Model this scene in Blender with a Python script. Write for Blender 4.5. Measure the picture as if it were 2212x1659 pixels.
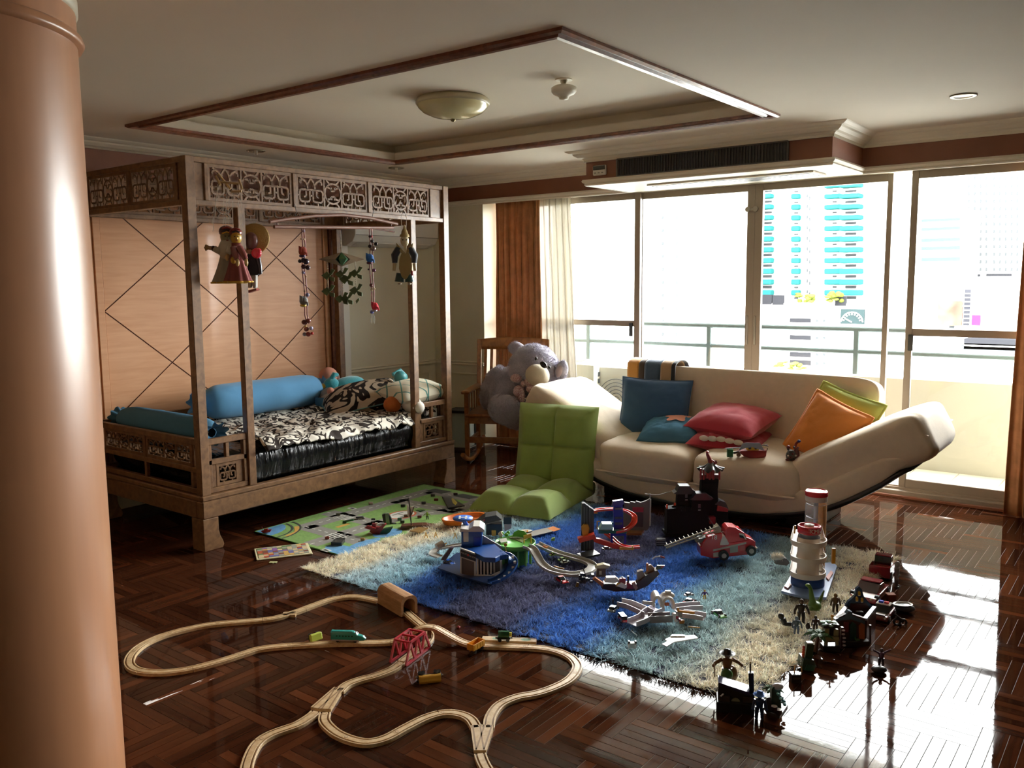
import bpy, math, random
from math import sin, cos, pi, radians, hypot, atan2, sqrt
import numpy as np
from mathutils import Matrix, Vector, noise
for o in list(bpy.data.objects): bpy.data.objects.remove(o)
SC = bpy.context.scene; COL = SC.collection
random.seed(7)
# ---------------------------------------------------------------- camera (fitted from the photograph's vanishing points)
F = 1860.0; HC = 1.5
YAW, PITCH, ROLL = radians(37.5725), radians(6.8295), radians(-0.5267)
fw = np.array([-sin(YAW)*cos(PITCH), cos(YAW)*cos(PITCH), -sin(PITCH)])
rt = np.array([cos(YAW), sin(YAW), 0.]); up = np.cross(rt, fw)
rt, up = cos(ROLL)*rt+sin(ROLL)*up, -sin(ROLL)*rt+cos(ROLL)*up
cam = bpy.data.objects.new('camera', bpy.data.cameras.new('camera')); COL.objects.link(cam)
cam.matrix_world = Matrix(((rt[0], up[0], -fw[0], 0), (rt[1], up[1], -fw[1], 0), (rt[2], up[2], -fw[2], HC), (0, 0, 0, 1)))
cam.data.sensor_fit = 'HORIZONTAL'; cam.data.sensor_width = 36; cam.data.lens = F/2212*36
cam.data.clip_start = 0.05; cam.data.clip_end = 2000
SC.camera = cam
# ---------------------------------------------------------------- light: bright hazy daylight through the balcony doors
wd = bpy.data.worlds.new('sky'); SC.world = wd; wd.use_nodes = True
bg = wd.node_tree.nodes['Background']; bg.inputs[0].default_value = (1.0, 0.99, 0.97, 1); bg.inputs[1].default_value = 55.0
def portal(x0, x1, z0, z1, y):
    l = bpy.data.lights.new('door_portal', 'AREA'); l.shape = 'RECTANGLE'; l.size = x1-x0; l.size_y = z1-z0; l.cycles.is_portal = True
    o = bpy.data.objects.new('door_portal', l); COL.objects.link(o); o.location = ((x0+x1)/2, y, (z0+z1)/2); o.rotation_euler = (radians(-90), 0, 0)
portal(-4.9, -0.45, 0.0, 2.2, 6.42)
SC.view_settings.view_transform = 'Standard'; SC.view_settings.look = 'None'; SC.view_settings.gamma = 1.0
SC.view_settings.use_curve_mapping = False; SC.view_settings.exposure = 0.0
cy = SC.cycles; cy.use_denoising = True; cy.max_bounces = 10; cy.diffuse_bounces = 6; cy.glossy_bounces = 4; cy.transparent_max_bounces = 16; cy.transmission_bounces = 6
cy.sample_clamp_indirect = 6.0; cy.caustics_reflective = False; cy.caustics_refractive = False
# ---------------------------------------------------------------- photo pixel -> direction -> point on a known plane
def ray(x, y): return rt*((x-1106)/F)+up*(-(y-829.5)/F)+fw
def pz(x, y, z=0.0): d = ray(x, y); t = (z-HC)/d[2]; return Vector((d[0]*t, d[1]*t, z))
def px(x, y, X): d = ray(x, y); t = X/d[0]; return Vector((X, d[1]*t, HC+d[2]*t))
def py(x, y, Y): d = ray(x, y); t = Y/d[1]; return Vector((d[0]*t, Y, HC+d[2]*t))
# ---------------------------------------------------------------- colours and materials
def s2l(v): return v/12.92 if v <= .04045 else ((v+.055)/1.055)**2.4
def hx(h): h = h.lstrip('#'); return tuple(s2l(int(h[i:i+2], 16)/255) for i in (0, 2, 4))
MATS = {}
def N(nt, t, **kw):
    n = nt.nodes.new(t)
    for k, v in kw.items():
        if k in n.inputs: n.inputs[k].default_value = v
        else: setattr(n, k, v)
    return n
def mat(name, col, rough=.5, metal=0., spec=.5, var=0., vs=20., bump=0., bs=80., coat=0., coatr=.08, trans=0., alpha=1., emis=0., sheen=0., sc=(1, 1, 1), ior=None, sss=0.):
    if name in MATS: return MATS[name]
    m = bpy.data.materials.new(name); m.use_nodes = True; nt = m.node_tree; b = nt.nodes['Principled BSDF']
    c = hx(col) if isinstance(col, str) else tuple(col)
    b.inputs['Base Color'].default_value = (*c, 1); b.inputs['Roughness'].default_value = rough; b.inputs['Metallic'].default_value = metal
    b.inputs['Specular IOR Level'].default_value = spec; b.inputs['Coat Weight'].default_value = coat; b.inputs['Coat Roughness'].default_value = coatr
    b.inputs['Transmission Weight'].default_value = trans; b.inputs['Alpha'].default_value = alpha; b.inputs['Sheen Weight'].default_value = sheen
    if ior: b.inputs['IOR'].default_value = ior
    if emis: b.inputs['Emission Color'].default_value = (*c, 1); b.inputs['Emission Strength'].default_value = emis
    L = nt.links.new
    if var or bump:
        tc = N(nt, 'ShaderNodeTexCoord'); mp = N(nt, 'ShaderNodeMapping'); mp.inputs['Scale'].default_value = sc; L(tc.outputs['Object'], mp.inputs['Vector'])
    if var:
        ns = N(nt, 'ShaderNodeTexNoise', Scale=vs, Detail=6.); L(mp.outputs[0], ns.inputs['Vector'])
        rp = N(nt, 'ShaderNodeValToRGB'); e = rp.color_ramp.elements
        e[0].position = .3; e[1].position = .7; e[0].color = (*[max(0, v*(1-var)) for v in c], 1); e[1].color = (*[min(1, v*(1+var)) for v in c], 1)
        L(ns.outputs['Fac'], rp.inputs[0]); L(rp.outputs[0], b.inputs['Base Color'])
    if bump:
        n2 = N(nt, 'ShaderNodeTexNoise', Scale=bs, Detail=4.); L(mp.outputs[0], n2.inputs['Vector'])
        bp = N(nt, 'ShaderNodeBump', Strength=min(1., bump), Distance=.01 if bump < 1 else .04); L(n2.outputs['Fac'], bp.inputs['Height']); L(bp.outputs[0], b.inputs['Normal'])
    MATS[name] = m; return m
def wood(name, col, dark, scale=(3, 3, 30), rough=.4, coat=.2, bump=.05, cs=.5):
    if name in MATS: return MATS[name]
    m = mat(name, col, rough, coat=coat, spec=.4); nt = m.node_tree; b = nt.nodes['Principled BSDF']; L = nt.links.new
    tc = N(nt, 'ShaderNodeTexCoord'); mp = N(nt, 'ShaderNodeMapping'); mp.inputs['Scale'].default_value = scale; L(tc.outputs['Object'], mp.inputs['Vector'])
    n1 = N(nt, 'ShaderNodeTexNoise', Scale=4., Detail=8., Distortion=.6); L(mp.outputs[0], n1.inputs['Vector'])
    rp = N(nt, 'ShaderNodeValToRGB'); e = rp.color_ramp.elements; e[0].position = .32; e[1].position = .66
    e[0].color = (*hx(dark), 1); e[1].color = (*hx(col), 1); L(n1.outputs['Fac'], rp.inputs[0]); L(rp.outputs[0], b.inputs['Base Color'])
    bp = N(nt, 'ShaderNodeBump', Strength=bump, Distance=.005); L(n1.outputs['Fac'], bp.inputs['Height']); L(bp.outputs[0], b.inputs['Normal'])
    return m
def pl(col, rough=.3, **k): return mat('plastic_%s_%d' % (col.strip('#'), int(rough*100)), col, rough, **k)   # plain plastic
# ---------------------------------------------------------------- mesh builder
def V3(p): return Vector(p)
class MB:
    def __init__(s): s.v = []; s.f = []; s.mi = []; s.mats = []; s.cur = 0; s.sm = []; s.smooth = False; s.X = None
    def m(s, material, smooth=None):
        if material not in s.mats: s.mats.append(material)
        s.cur = s.mats.index(material)
        if smooth is not None: s.smooth = smooth
        return s
    def add(s, vs, fs, smooth=None):
        k = len(s.v)
        if s.X is not None: vs = [s.X @ V3(p) for p in vs]
        s.v += [tuple(p) for p in vs]; s.f += [tuple(i+k for i in f) for f in fs]
        s.mi += [s.cur]*len(fs); s.sm += [s.smooth if smooth is None else smooth]*len(fs); return s
    def box(s, a, b, ch=0.):
        x0, x1 = sorted((a[0], b[0])); y0, y1 = sorted((a[1], b[1])); z0, z1 = sorted((a[2], b[2]))
        if ch:
            c = min(ch, (x1-x0)*.45, (y1-y0)*.45, (z1-z0)*.45); vs = []
            P = lambda i, lo, hi, k: (lo+c if i == 0 else hi-c) if not k else (lo if i == 0 else hi)
            idx = {}
            for i in (0, 1):
                for j in (0, 1):
                    for k in (0, 1):
                        for ax in (0, 1, 2):
                            idx[i, j, k, ax] = len(vs); vs.append((P(i, x0, x1, ax == 0), P(j, y0, y1, ax == 1), P(k, z0, z1, ax == 2)))
            fs = []
            for i in (0, 1):
                q = [idx[i, 0, 0, 0], idx[i, 1, 0, 0], idx[i, 1, 1, 0], idx[i, 0, 1, 0]]; fs.append(q if i else q[::-1])
                q = [idx[0, i, 0, 1], idx[0, i, 1, 1], idx[1, i, 1, 1], idx[1, i, 0, 1]]; fs.append(q if i else q[::-1])
                q = [idx[0, 0, i, 2], idx[1, 0, i, 2], idx[1, 1, i, 2], idx[0, 1, i, 2]]; fs.append(q if i else q[::-1])
            for i in (0, 1):
                for j in (0, 1):
                    r = 1 if (i+j) % 2 else -1
                    fs.append([idx[i, j, 0, 0], idx[i, j, 0, 1], idx[i, j, 1, 1], idx[i, j, 1, 0]][::-r])
                    fs.append([idx[i, 0, j, 0], idx[i, 0, j, 2], idx[i, 1, j, 2], idx[i, 1, j, 0]][::r])
                    fs.append([idx[0, i, j, 1], idx[0, i, j, 2], idx[1, i, j, 2], idx[1, i, j, 1]][::-r])
                    for k in (0, 1):
                        t = [idx[i, j, k, 0], idx[i, j, k, 1], idx[i, j, k, 2]]; fs.append(t if (i+j+k) % 2 else t[::-1])
            return s.add(vs, fs)
        vs = [(x0, y0, z0), (x1, y0, z0), (x1, y1, z0), (x0, y1, z0), (x0, y0, z1), (x1, y0, z1), (x1, y1, z1), (x0, y1, z1)]
        return s.add(vs, [(3, 2, 1, 0), (4, 5, 6, 7), (0, 1, 5, 4), (1, 2, 6, 5), (2, 3, 7, 6), (3, 0, 4, 7)])
    def beam(s, a, b, w, h=None, upv=(0, 0, 1)):      # box-section bar from a to b
        h = h or w; a = V3(a); b = V3(b); d = (b-a).normalized(); u = V3(upv)
        if abs(d.dot(u)) > .99: u = V3((0, 1, 0))
        r = d.cross(u).normalized(); u = r.cross(d); r = r*(w/2); u = u*(h/2)
        vs = [a-r-u, a+r-u, a+r+u, a-r+u, b-r-u, b+r-u, b+r+u, b-r+u]
        return s.add(vs, [(0, 1, 2, 3), (7, 6, 5, 4), (4, 5, 1, 0), (5, 6, 2, 1), (6, 7, 3, 2), (7, 4, 0, 3)])
    def tube(s, pts, r, n=8, close=False, caps=True, ry=None):
        pts = [V3(p) for p in pts]; m = len(pts); rs = r if isinstance(r, (list, tuple)) else [r]*m
        ref = None; vs = []
        for i, p in enumerate(pts):
            if close: d = pts[(i+1) % m]-pts[i-1]
            else: d = pts[min(i+1, m-1)]-pts[max(i-1, 0)]
            d = d.normalized() if d.length > 1e-9 else V3((0, 0, 1))
            if ref is None: ref = V3((0, 0, 1)) if abs(d.z) < .9 else V3((1, 0, 0))
            a = d.cross(ref)
            if a.length < 1e-6: ref = V3((1, 0, 0)); a = d.cross(ref)
            a.normalize(); b = a.cross(d); ref = b
            q = ry if ry else 1
            for k in range(n): t = 2*pi*k/n; vs.append(p+a*(cos(t)*rs[i])+b*(sin(t)*rs[i]*q))
        fs = []
        for i in range(m if close else m-1):
            j = (i+1) % m
            for k in range(n): l = (k+1) % n; fs.append((i*n+l, i*n+k, j*n+k, j*n+l))
        s.add(vs, fs, True if n > 4 else None)
        if caps and not close: s.add(vs[:n], [tuple(range(n))], False); s.add(vs[-n:], [tuple(range(n))[::-1]], False)
        return s
    def lathe(s, prof, c=(0, 0, 0), n=20, a0=0., a1=2*pi, smooth=True, ell=1.):
        full = abs(a1-a0) > 6.28; m = n if full else n+1; vs = []
        for r, z in prof:
            for k in range(m): t = a0+(a1-a0)*k/n; vs.append((c[0]+r*cos(t), c[1]+r*ell*sin(t), c[2]+z))
        fs = []
        for i in range(len(prof)-1):
            for k in range(n): l = (k+1) % m; fs.append((i*m+k, i*m+l, (i+1)*m+l, (i+1)*m+k))
        return s.add(vs, fs, smooth)
    def cyl(s, a, b, r, n=12, r2=None):
        a = V3(a); b = V3(b); d = (b-a).normalized(); u = V3((0, 0, 1)) if abs(d.z) < .9 else V3((1, 0, 0)); p = d.cross(u).normalized(); q = p.cross(d)
        r2 = r if r2 is None else r2; vs = [a+p*(r*cos(2*pi*k/n))+q*(r*sin(2*pi*k/n)) for k in range(n)]+[b+p*(r2*cos(2*pi*k/n))+q*(r2*sin(2*pi*k/n)) for k in range(n)]
        s.add(vs, [((k+1) % n, k, n+k, n+(k+1) % n) for k in range(n)], n > 6)
        return s.add(vs, [tuple(range(n)), tuple(range(2*n-1, n-1, -1))], False)
    def ball(s, c, r, n=14, m=9, f=None):             # ellipsoid; f(unit vector) scales the radius
        r = r if isinstance(r, (tuple, list)) else (r, r, r); vs = []
        for i in range(m+1):
            a = pi*i/m
            for k in range(n):
                t = 2*pi*k/n; u = (sin(a)*cos(t), sin(a)*sin(t), cos(a)); q = f(u) if f else 1
                vs.append((c[0]+r[0]*u[0]*q, c[1]+r[1]*u[1]*q, c[2]+r[2]*u[2]*q))
        fs = [(i*n+k, (i+1)*n+k, (i+1)*n+(k+1) % n, i*n+(k+1) % n) for i in range(m) for k in range(n)]
        return s.add(vs, fs, True)
    def prism(s, poly, h0, h1, axis='z'):             # polygon (2-D) extruded along an axis
        n = len(poly); A = sum(poly[i][0]*poly[(i+1) % n][1]-poly[(i+1) % n][0]*poly[i][1] for i in range(n))
        if A < 0: poly = poly[::-1]
        f = {'z': lambda a, b, h: (a, b, h), 'y': lambda a, b, h: (a, h, b), 'x': lambda a, b, h: (h, a, b)}[axis]
        if axis == 'y': h0, h1 = h1, h0
        vs = [f(a, b, h0) for a, b in poly]+[f(a, b, h1) for a, b in poly]
        return s.add(vs, [tuple(range(n))[::-1], tuple(range(n, 2*n))]+[(i, (i+1) % n, n+(i+1) % n, n+i) for i in range(n)])
    def grid(s, fn, nu, nv, smooth=True, wrapu=False):
        mu = nu if wrapu else nu+1
        vs = [fn(i/nu, j/nv) for j in range(nv+1) for i in range(mu)]
        return s.add(vs, [(j*mu+i, j*mu+(i+1) % mu, (j+1)*mu+(i+1) % mu, (j+1)*mu+i) for j in range(nv) for i in range(nu)], smooth)
    def plan(s, prof, path, close=False):             # profile (out, z) swept along a plan path, mitred; out = left of the path
        P = [V3((p[0], p[1], 0)) for p in path]; m = len(P); k = len(prof); vs = []
        for i in range(m):
            a = P[i]-P[i-1] if (close or i) else P[1]-P[0]; b = P[(i+1) % m]-P[i] if (close or i < m-1) else a
            a = a.normalized(); b = b.normalized(); na = V3((-a.y, a.x, 0)); nb = V3((-b.y, b.x, 0)); q = na+nb; q = q/(1+na.dot(nb))
            for o, z in prof: vs.append((P[i].x+q.x*o, P[i].y+q.y*o, z))
        fs = [(i*k+j, ((i+1) % m)*k+j, ((i+1) % m)*k+j+1, i*k+j+1) for i in range(m if close else m-1) for j in range(k-1)]
        s.add(vs, fs, False)
        if not close: s.add(vs[:k], [tuple(range(k))]); s.add(vs[-k:], [tuple(range(k))[::-1]])
        return s
    def mesh(s, name='mesh', default=None):
        me = bpy.data.meshes.new(name); me.from_pydata(s.v, [], s.f)
        for m in (s.mats or [default]): me.materials.append(m)
        me.polygons.foreach_set('material_index', s.mi); me.polygons.foreach_set('use_smooth', s.sm); me.update(); return me
    def obj(s, name, parent=None, material=None, **kw):
        if material is not None: s.mats = [material]; s.mi = [0]*len(s.f)
        return mkobj(name, s.mesh(name), parent, **kw)
def mkobj(name, me, parent=None, label=None, cat=None, group=None, kind=None, loc=None, rot=None, bevel=0, sub=0, solid=0):
    o = bpy.data.objects.new(name, me); COL.objects.link(o)
    if parent is not None: o.parent = parent
    if loc is not None: o.location = loc
    if rot is not None: o.rotation_euler = rot
    tag(o, label, cat, group, kind)
    if solid: q = o.modifiers.new('solid', 'SOLIDIFY'); q.thickness = solid; q.offset = 0
    if bevel: q = o.modifiers.new('bevel', 'BEVEL'); q.width = bevel; q.segments = 2; q.limit_method = 'ANGLE'; q.angle_limit = radians(40)
    if sub: q = o.modifiers.new('sub', 'SUBSURF'); q.levels = sub; q.render_levels = sub
    return o
def tag(o, label=None, cat=None, group=None, kind=None):
    if label: o['label'] = label
    if cat: o['category'] = cat
    if group: o['group'] = group
    if kind: o['kind'] = kind
    return o
def thing(name, label, cat, loc=(0, 0, 0), rz=0., group=None, kind=None):
    o = bpy.data.objects.new(name, None); COL.objects.link(o); o.empty_display_size = .05
    o.location = loc; o.rotation_euler = (0, 0, rz); return tag(o, label, cat, group, kind)
def copy_tree(o, parent=None):
    c = o.copy(); COL.objects.link(c); c.parent = parent
    for ch in list(o.children): copy_tree(ch, c)
    return c
def struct(mb, name, parent=None, **k): return mb.obj(name, parent, kind=None if parent else 'structure', **k)
def sm(t): t = max(0., min(1., t)); return t*t*(3-2*t)
def nz(x, y=0., z=0.): return noise.noise(V3((x, y, z)))
def textmesh(txt, size, depth=.0006, mat_=None, parent=None, name='lettering', loc=(0, 0, 0), rot=(0, 0, 0), align='CENTER', bold=0.):
    cu = bpy.data.curves.new('t', 'FONT'); cu.body = txt; cu.size = size; cu.extrude = depth; cu.align_x = align; cu.align_y = 'CENTER'; cu.resolution_u = 2; cu.offset = bold
    to = bpy.data.objects.new('t', cu); COL.objects.link(to); bpy.context.view_layer.update()
    me = bpy.data.meshes.new_from_object(to.evaluated_get(bpy.context.evaluated_depsgraph_get())); bpy.data.objects.remove(to); bpy.data.curves.remove(cu)
    me.materials.clear(); me.materials.append(mat_); return mkobj(name, me, parent, loc=loc, rot=rot)
# ================================================================ the room shell
ZC = 2.42; XL = -5.55; YW = 6.03; XR = 3.0; YB = -3.0; YD = 6.28
M_cream = mat('cream_wall_paint', '#d8d3bb', .7, var=.04, vs=3)
M_ceil = mat('ceiling_paint', '#e2d8c6', .8, var=.02, vs=2)
M_white = mat('white_trim_paint', '#e4dcc8', .45)
M_band = mat('brown_band', '#7a4a33', .55, var=.06, vs=8)
M_tray = wood('tray_wood', '#7d4a34', '#5a3020', (6, 6, 6), .3, .4)
M_panel = wood('veneer', '#cf9a70', '#c48d62', (9, .8, 9), .45, .15, .03)
M_groove = mat('groove_brown', '#5e2f1a', .5)
M_col = mat('column_veneer', '#ba845f', .34, var=.05, vs=6, sc=(4, 4, .3), coat=.35, coatr=.25)
# floor: parquet in groups of four strips, laid group-herringbone along the walls
def floor_mat():
    m = mat('parquet', '#4a281d', .5, spec=.0, coat=.42, coatr=.03); nt = m.node_tree; b = nt.nodes['Principled BSDF']; L = nt.links.new
    at = N(nt, 'ShaderNodeAttribute', attribute_name='rnd'); geo = N(nt, 'ShaderNodeNewGeometry')
    sx = N(nt, 'ShaderNodeSeparateColor'); L(at.outputs['Color'], sx.inputs[0])
    # grain runs along the strip: uv stored in the colour attribute's g (direction flag)
    mA = N(nt, 'ShaderNodeMapping'); mA.inputs['Scale'].default_value = (60, 5, 1); mB = N(nt, 'ShaderNodeMapping'); mB.inputs['Scale'].default_value = (5, 60, 1)
    L(geo.outputs['Position'], mA.inputs['Vector']); L(geo.outputs['Position'], mB.inputs['Vector'])
    mx = N(nt, 'ShaderNodeMix', data_type='VECTOR'); L(sx.outputs[1], mx.inputs[0]); L(mA.outputs[0], mx.inputs[4]); L(mB.outputs[0], mx.inputs[5])
    ns = N(nt, 'ShaderNodeTexNoise', Scale=1., Detail=6.); L(mx.outputs[1], ns.inputs['Vector'])
    md = N(nt, 'ShaderNodeMath', operation='MULTIPLY_ADD'); md.inputs[1].default_value = .45; L(ns.outputs['Fac'], md.inputs[0]); L(sx.outputs[0], md.inputs[2])
    rp = N(nt, 'ShaderNodeValToRGB'); e = rp.color_ramp.elements; e[0].position = .15; e[1].position = 1.25
    for p, c in ((.15, '#1c0c07'), (.5, '#2c150d'), (.8, '#3d1f13'), (1., '#5a301b')):
        el = e[0] if p == .15 else (e[1] if p == 1. else e.new(p)); el.position = p; el.color = (*hx(c), 1)
    L(md.outputs[0], rp.inputs[0]); L(rp.outputs[0], b.inputs['Base Color'])
    n3 = N(nt, 'ShaderNodeTexNoise', Scale=5., Detail=5.); L(geo.outputs['Position'], n3.inputs['Vector'])
    mr = N(nt, 'ShaderNodeMapRange'); mr.inputs[1].default_value = .35; mr.inputs[2].default_value = .75; mr.inputs[3].default_value = .015; mr.inputs[4].default_value = .07
    L(n3.outputs['Fac'], mr.inputs[0]); L(mr.outputs[0], b.inputs['Coat Roughness'])
    n4 = N(nt, 'ShaderNodeTexNoise', Scale=14., Detail=3.); L(geo.outputs['Position'], n4.inputs['Vector'])
    bp = N(nt, 'ShaderNodeBump', Strength=.03, Distance=.004); L(n4.outputs['Fac'], bp.inputs['Height']); L(bp.outputs[0], b.inputs['Coat Normal']); L(bp.outputs[0], b.inputs['Normal'])
    return m
def build_floor():
    fl = struct(MB().m(mat('floor_joint_dust', '#6a5a4e', .6)).box((XL-.1, YB-.1, -.1), (XR+.1, YW+.3, -.0012)), 'floor')
    M_par = floor_mat(); U = .16; w = .04; ox, oy = -1.70, 2.157; rng = random.Random(3); pk = []
    for i in range(-60, 70):
        for j in range(-22, 22):
            X = ox+(i-2*j)*U; Y = oy+(i+2*j)*U
            for q in range(4):
                pk.append((X+q*w, Y, X+q*w+w, Y+2*U, 0.)); pk.append((X+U, Y+q*w, X+3*U, Y+q*w+w, 1.))
    x0, x1, y0, y1 = XL, XR, YB, YW+.2; out = []
    for a, b, c, d, k in pk:
        a, c = max(a, x0), min(c, x1); b, d = max(b, y0), min(d, y1)
        if c-a > .004 and d-b > .004: out.append((a, b, c, d, k))
    def score(p):
        v = np.array([(p[0]+p[2])/2, (p[1]+p[3])/2, -HC]); z = v@fw
        if z < .4: return 1e9
        X, Y = 1106+F*(v@rt)/z, 829.5-F*(v@up)/z
        if not (-20 < X < 2232 and 900 < Y < 1690): return 1e9
        cx, cy_ = (p[0]+p[2])/2, (p[1]+p[3])/2
        if -3.52 < cx < -1.1 and 2.8 < cy_ < 4.7: return 1e8
        if X < 225+(Y-900)*.055: return 1e8
        return z
    out.sort(key=score)
    def plank(ps, name, **k):
        vs, fs, cl = [], [], []
        for a, b, c, d, kk in ps:
            g = .0007; e = .0006; h = rng.uniform(-.0001, .0001); ta, tb = rng.uniform(-.0005, .0005)*.03, rng.uniform(-.0005, .0005)*.03; n = len(vs)
            a += g; b += g; c -= g; d -= g
            vs += [(a, b, -.006), (c, b, -.006), (c, d, -.006), (a, d, -.006), (a, b, h-e), (c, b, h-e), (c, d, h-e), (a, d, h-e),
                   (a+e, b+e, h-ta-tb), (c-e, b+e, h+ta-tb), (c-e, d-e, h+ta+tb), (a+e, d-e, h-ta+tb)]
            fs += [(n+8, n+9, n+10, n+11)]+[(n+i, n+(i+1) % 4, n+4+(i+1) % 4, n+4+i) for i in range(4)]+[(n+4+i, n+4+(i+1) % 4, n+8+(i+1) % 4, n+8+i) for i in range(4)]
            r = rng.betavariate(1.5, 3.2)*.85; cl += [(r, kk, 0, 1)]*12
        me = bpy.data.meshes.new(name); me.from_pydata(vs, [], fs); me.materials.append(M_par)
        at = me.color_attributes.new('rnd', 'FLOAT_COLOR', 'POINT'); at.data.foreach_set('color', [x for c in cl for x in c])
        return mkobj(name, me, fl, **k)
    for p in out[:300]: plank([p], 'plank')
    plank(out[300:], 'parquet', kind='stuff')
build_floor()
# ceiling with the recessed tray
TX0, TX1, TY0, TY1 = -4.90, -1.84, 2.71, 4.90; tw = .075; ZT = 2.55
c = MB().m(M_ceil)
for a, b in (((XL-.1, YB-.1), (XR+.1, TY0+tw)), ((XL-.1, TY1-tw), (XR+.1, YW+.2)), ((XL-.1, TY0+tw), (TX0+tw, TY1-tw)), ((TX1-tw, TY0+tw), (XR+.1, TY1-tw))):
    c.box((*a, ZC), (*b, ZC+.06))
c.box((TX0-.2, TY0-.2, ZT), (TX1+.2, TY1+.2, ZT+.1))
for a, b in (((TX0-.1, TY0-.1), (TX0-.02, TY1+.1)), ((TX1+.02, TY0-.1), (TX1+.1, TY1+.1)), ((TX0-.02, TY0-.1), (TX1+.02, TY0-.02)), ((TX0-.02, TY1+.02), (TX1+.02, TY1+.1))): c.box((*a, ZC+.06), (*b, ZT))
ceiling = struct(c, 'ceiling')
for k, (a, b) in enumerate((((TX0, TY0), (TX1, TY0)), ((TX1, TY0), (TX1, TY1)), ((TX1, TY1), (TX0, TY1)), ((TX0, TY1), (TX0, TY0)))):
    # one mitred length of moulding per side of the tray
    d = V3((b[0]-a[0], b[1]-a[1], 0)).normalized(); n = V3((-d.y, d.x, 0)); prof = [(0, ZC+.001), (0, ZC-.012), (.012, ZC-.02), (.03, ZC-.014), (.034, ZC-.006), (.052, ZC-.004), (.058, ZC-.016), (tw, ZC-.018), (tw+.006, ZC-.01), (tw+.006, ZC+.006), (tw, ZC+.006)]
    vs = []; 
    for P, s in ((V3((*a, 0)), 1), (V3((*b, 0)), -1)):
        for o, z in prof: vs.append(P+n*o+d*(o*s)+V3((0, 0, z)))
    m = len(prof); struct(MB().m(M_tray).add(vs, [(j, m+j, m+j+1, j+1) for j in range(m-1)]), 'trim_%d' % (k+1))
# walls
def wallbox(name, a, b, m=None): return struct(MB().m(m or M_cream).box(a, b), name)
wl = wallbox('wall_left', (XL-.15, YB, 0), (XL, YW+.3, ZC))
wallbox('wall_right', (XR, YB, 0), (XR+.15, YW+.3, ZC)); wallbox('wall_back', (XL-.15, YB-.15, 0), (XR+.15, YB, ZC))
b = MB().m(M_cream); XO0, XO1 = -4.95, -.42                       # door opening
b.box((XL, YW, 0), (XO0, YW+.42, ZC)); b.box((XO1, YW, 0), (XR, YW+.42, ZC)); b.box((XO0, YW, 2.2), (XO1, YW+.15, ZC)); b.box((XO0, YW+.15, 2.2), (XO1, YW+.42, ZC))
ww = struct(b, 'wall_window')
# cornice, brown band and lower bead run round the beam and the air-conditioning soffit
SX0, SX1, SY = -3.45, -1.705, 5.40
path = [(XR, YW), (SX1, YW), (SX1, SY), (SX0, SY), (SX0, YW), (XL, YW), (XL, YB)]
corn = [(0, ZC-.075), (.014, ZC-.075), (.016, ZC-.06), (.03, ZC-.05), (.05, ZC-.045), (.072, ZC-.03), (.078, ZC-.02), (.096, ZC-.016), (.115, ZC-.006), (.12, ZC), (0, ZC)]
struct(MB().m(M_white).plan(corn, path), 'trim_5')
struct(MB().m(M_band).plan([(0, 2.222), (.004, 2.222), (.004, ZC-.07), (0, ZC-.07)], path[:-2]+[(XL, YW)]), 'trim_6')
struct(MB().m(M_white).plan([(0, 2.178), (.01, 2.178), (.016, 2.186), (.012, 2.194), (.024, 2.2), (.03, 2.21), (.024, 2.222), (0, 2.224)], path[:-2]+[(XL, YW)]), 'trim_7')
struct(MB().m(M_band).box((XL, YB, 2.17), (XL+.02, YW, ZC-.06)), 'trim_8')
sof = struct(MB().m(M_white).box((SX0, SY, 2.18), (SX1, YW, ZC)), 'ceiling_soffit')
# air grille in the soffit: dark box with upright louvres, linear diffuser below, wall control
g = thing('air_grille', 'long dark louvred air grille set in the brown soffit band', 'grille', (0, 0, 0))
gx0, gx1, gz0, gz1 = -3.19, -1.97, 2.226, 2.345
M_gr = mat('grille_dark', '#2b2a27', .5); M_gr2 = mat('grille_edge', '#55534d', .4)
MB().m(M_gr).box((gx0, SY-.012, gz0), (gx1, SY-.003, gz1)).obj('backing', g)
MB().m(M_gr2).beam((gx0, SY-.014, gz0), (gx1, SY-.014, gz0), .012, .008).beam((gx0, SY-.014, gz1), (gx1, SY-.014, gz1), .012, .008).beam((gx0, SY-.014, gz0), (gx0, SY-.014, gz1), .012, .01).beam((gx1, SY-.014, gz0), (gx1, SY-.014, gz1), .012, .01).obj('frame', g)
lv = MB().m(M_gr2).box((-.0015, -.009, gz0+.006), (.0015, .003, gz1-.006)).mesh('louvre')
for k in range(60): mkobj('louvre', lv, g, loc=(gx0+.015+(gx1-gx0-.03)*k/59, SY-.013, 0))
g = thing('air_diffuser', 'white framed linear air diffuser under the soffit', 'diffuser', (0, 0, 0))
MB().m(M_white).plan([(-.02, 2.178), (-.02, 2.168), (.004, 2.168), (.004, 2.178)], [(-3.05, 5.62), (-1.9, 5.62), (-1.9, 5.84), (-3.05, 5.84)], True).obj('frame', g)
bl = MB().m(M_gr2).box((-3.05, -.002, 2.160), (-1.9, .03, 2.163)).mesh('blade')
for k in range(4): mkobj('blade', bl, g, loc=(0, 5.64+k*.05, .006-.0), rot=(0, 0, 0))
cpos = py(1296, 368, SY-.01)
g = thing('wall_control', 'small white and grey air conditioner control on the brown band', 'control', (cpos.x, SY-.005, cpos.z))
MB().m(pl('#d8d4c8')).box((-.055, -.018, -.035), (.055, .001, .035), .006).obj('body', g)
MB().m(pl('#3a3a38')).box((-.05, -.02, .002), (.05, -.017, .03), .002).obj('screen', g)
for k in range(3): MB().m(pl('#8a877c')).box((-.04+k*.03, -.02, -.022), (-.025+k*.03, -.017, -.014)).obj('button', g)
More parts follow.
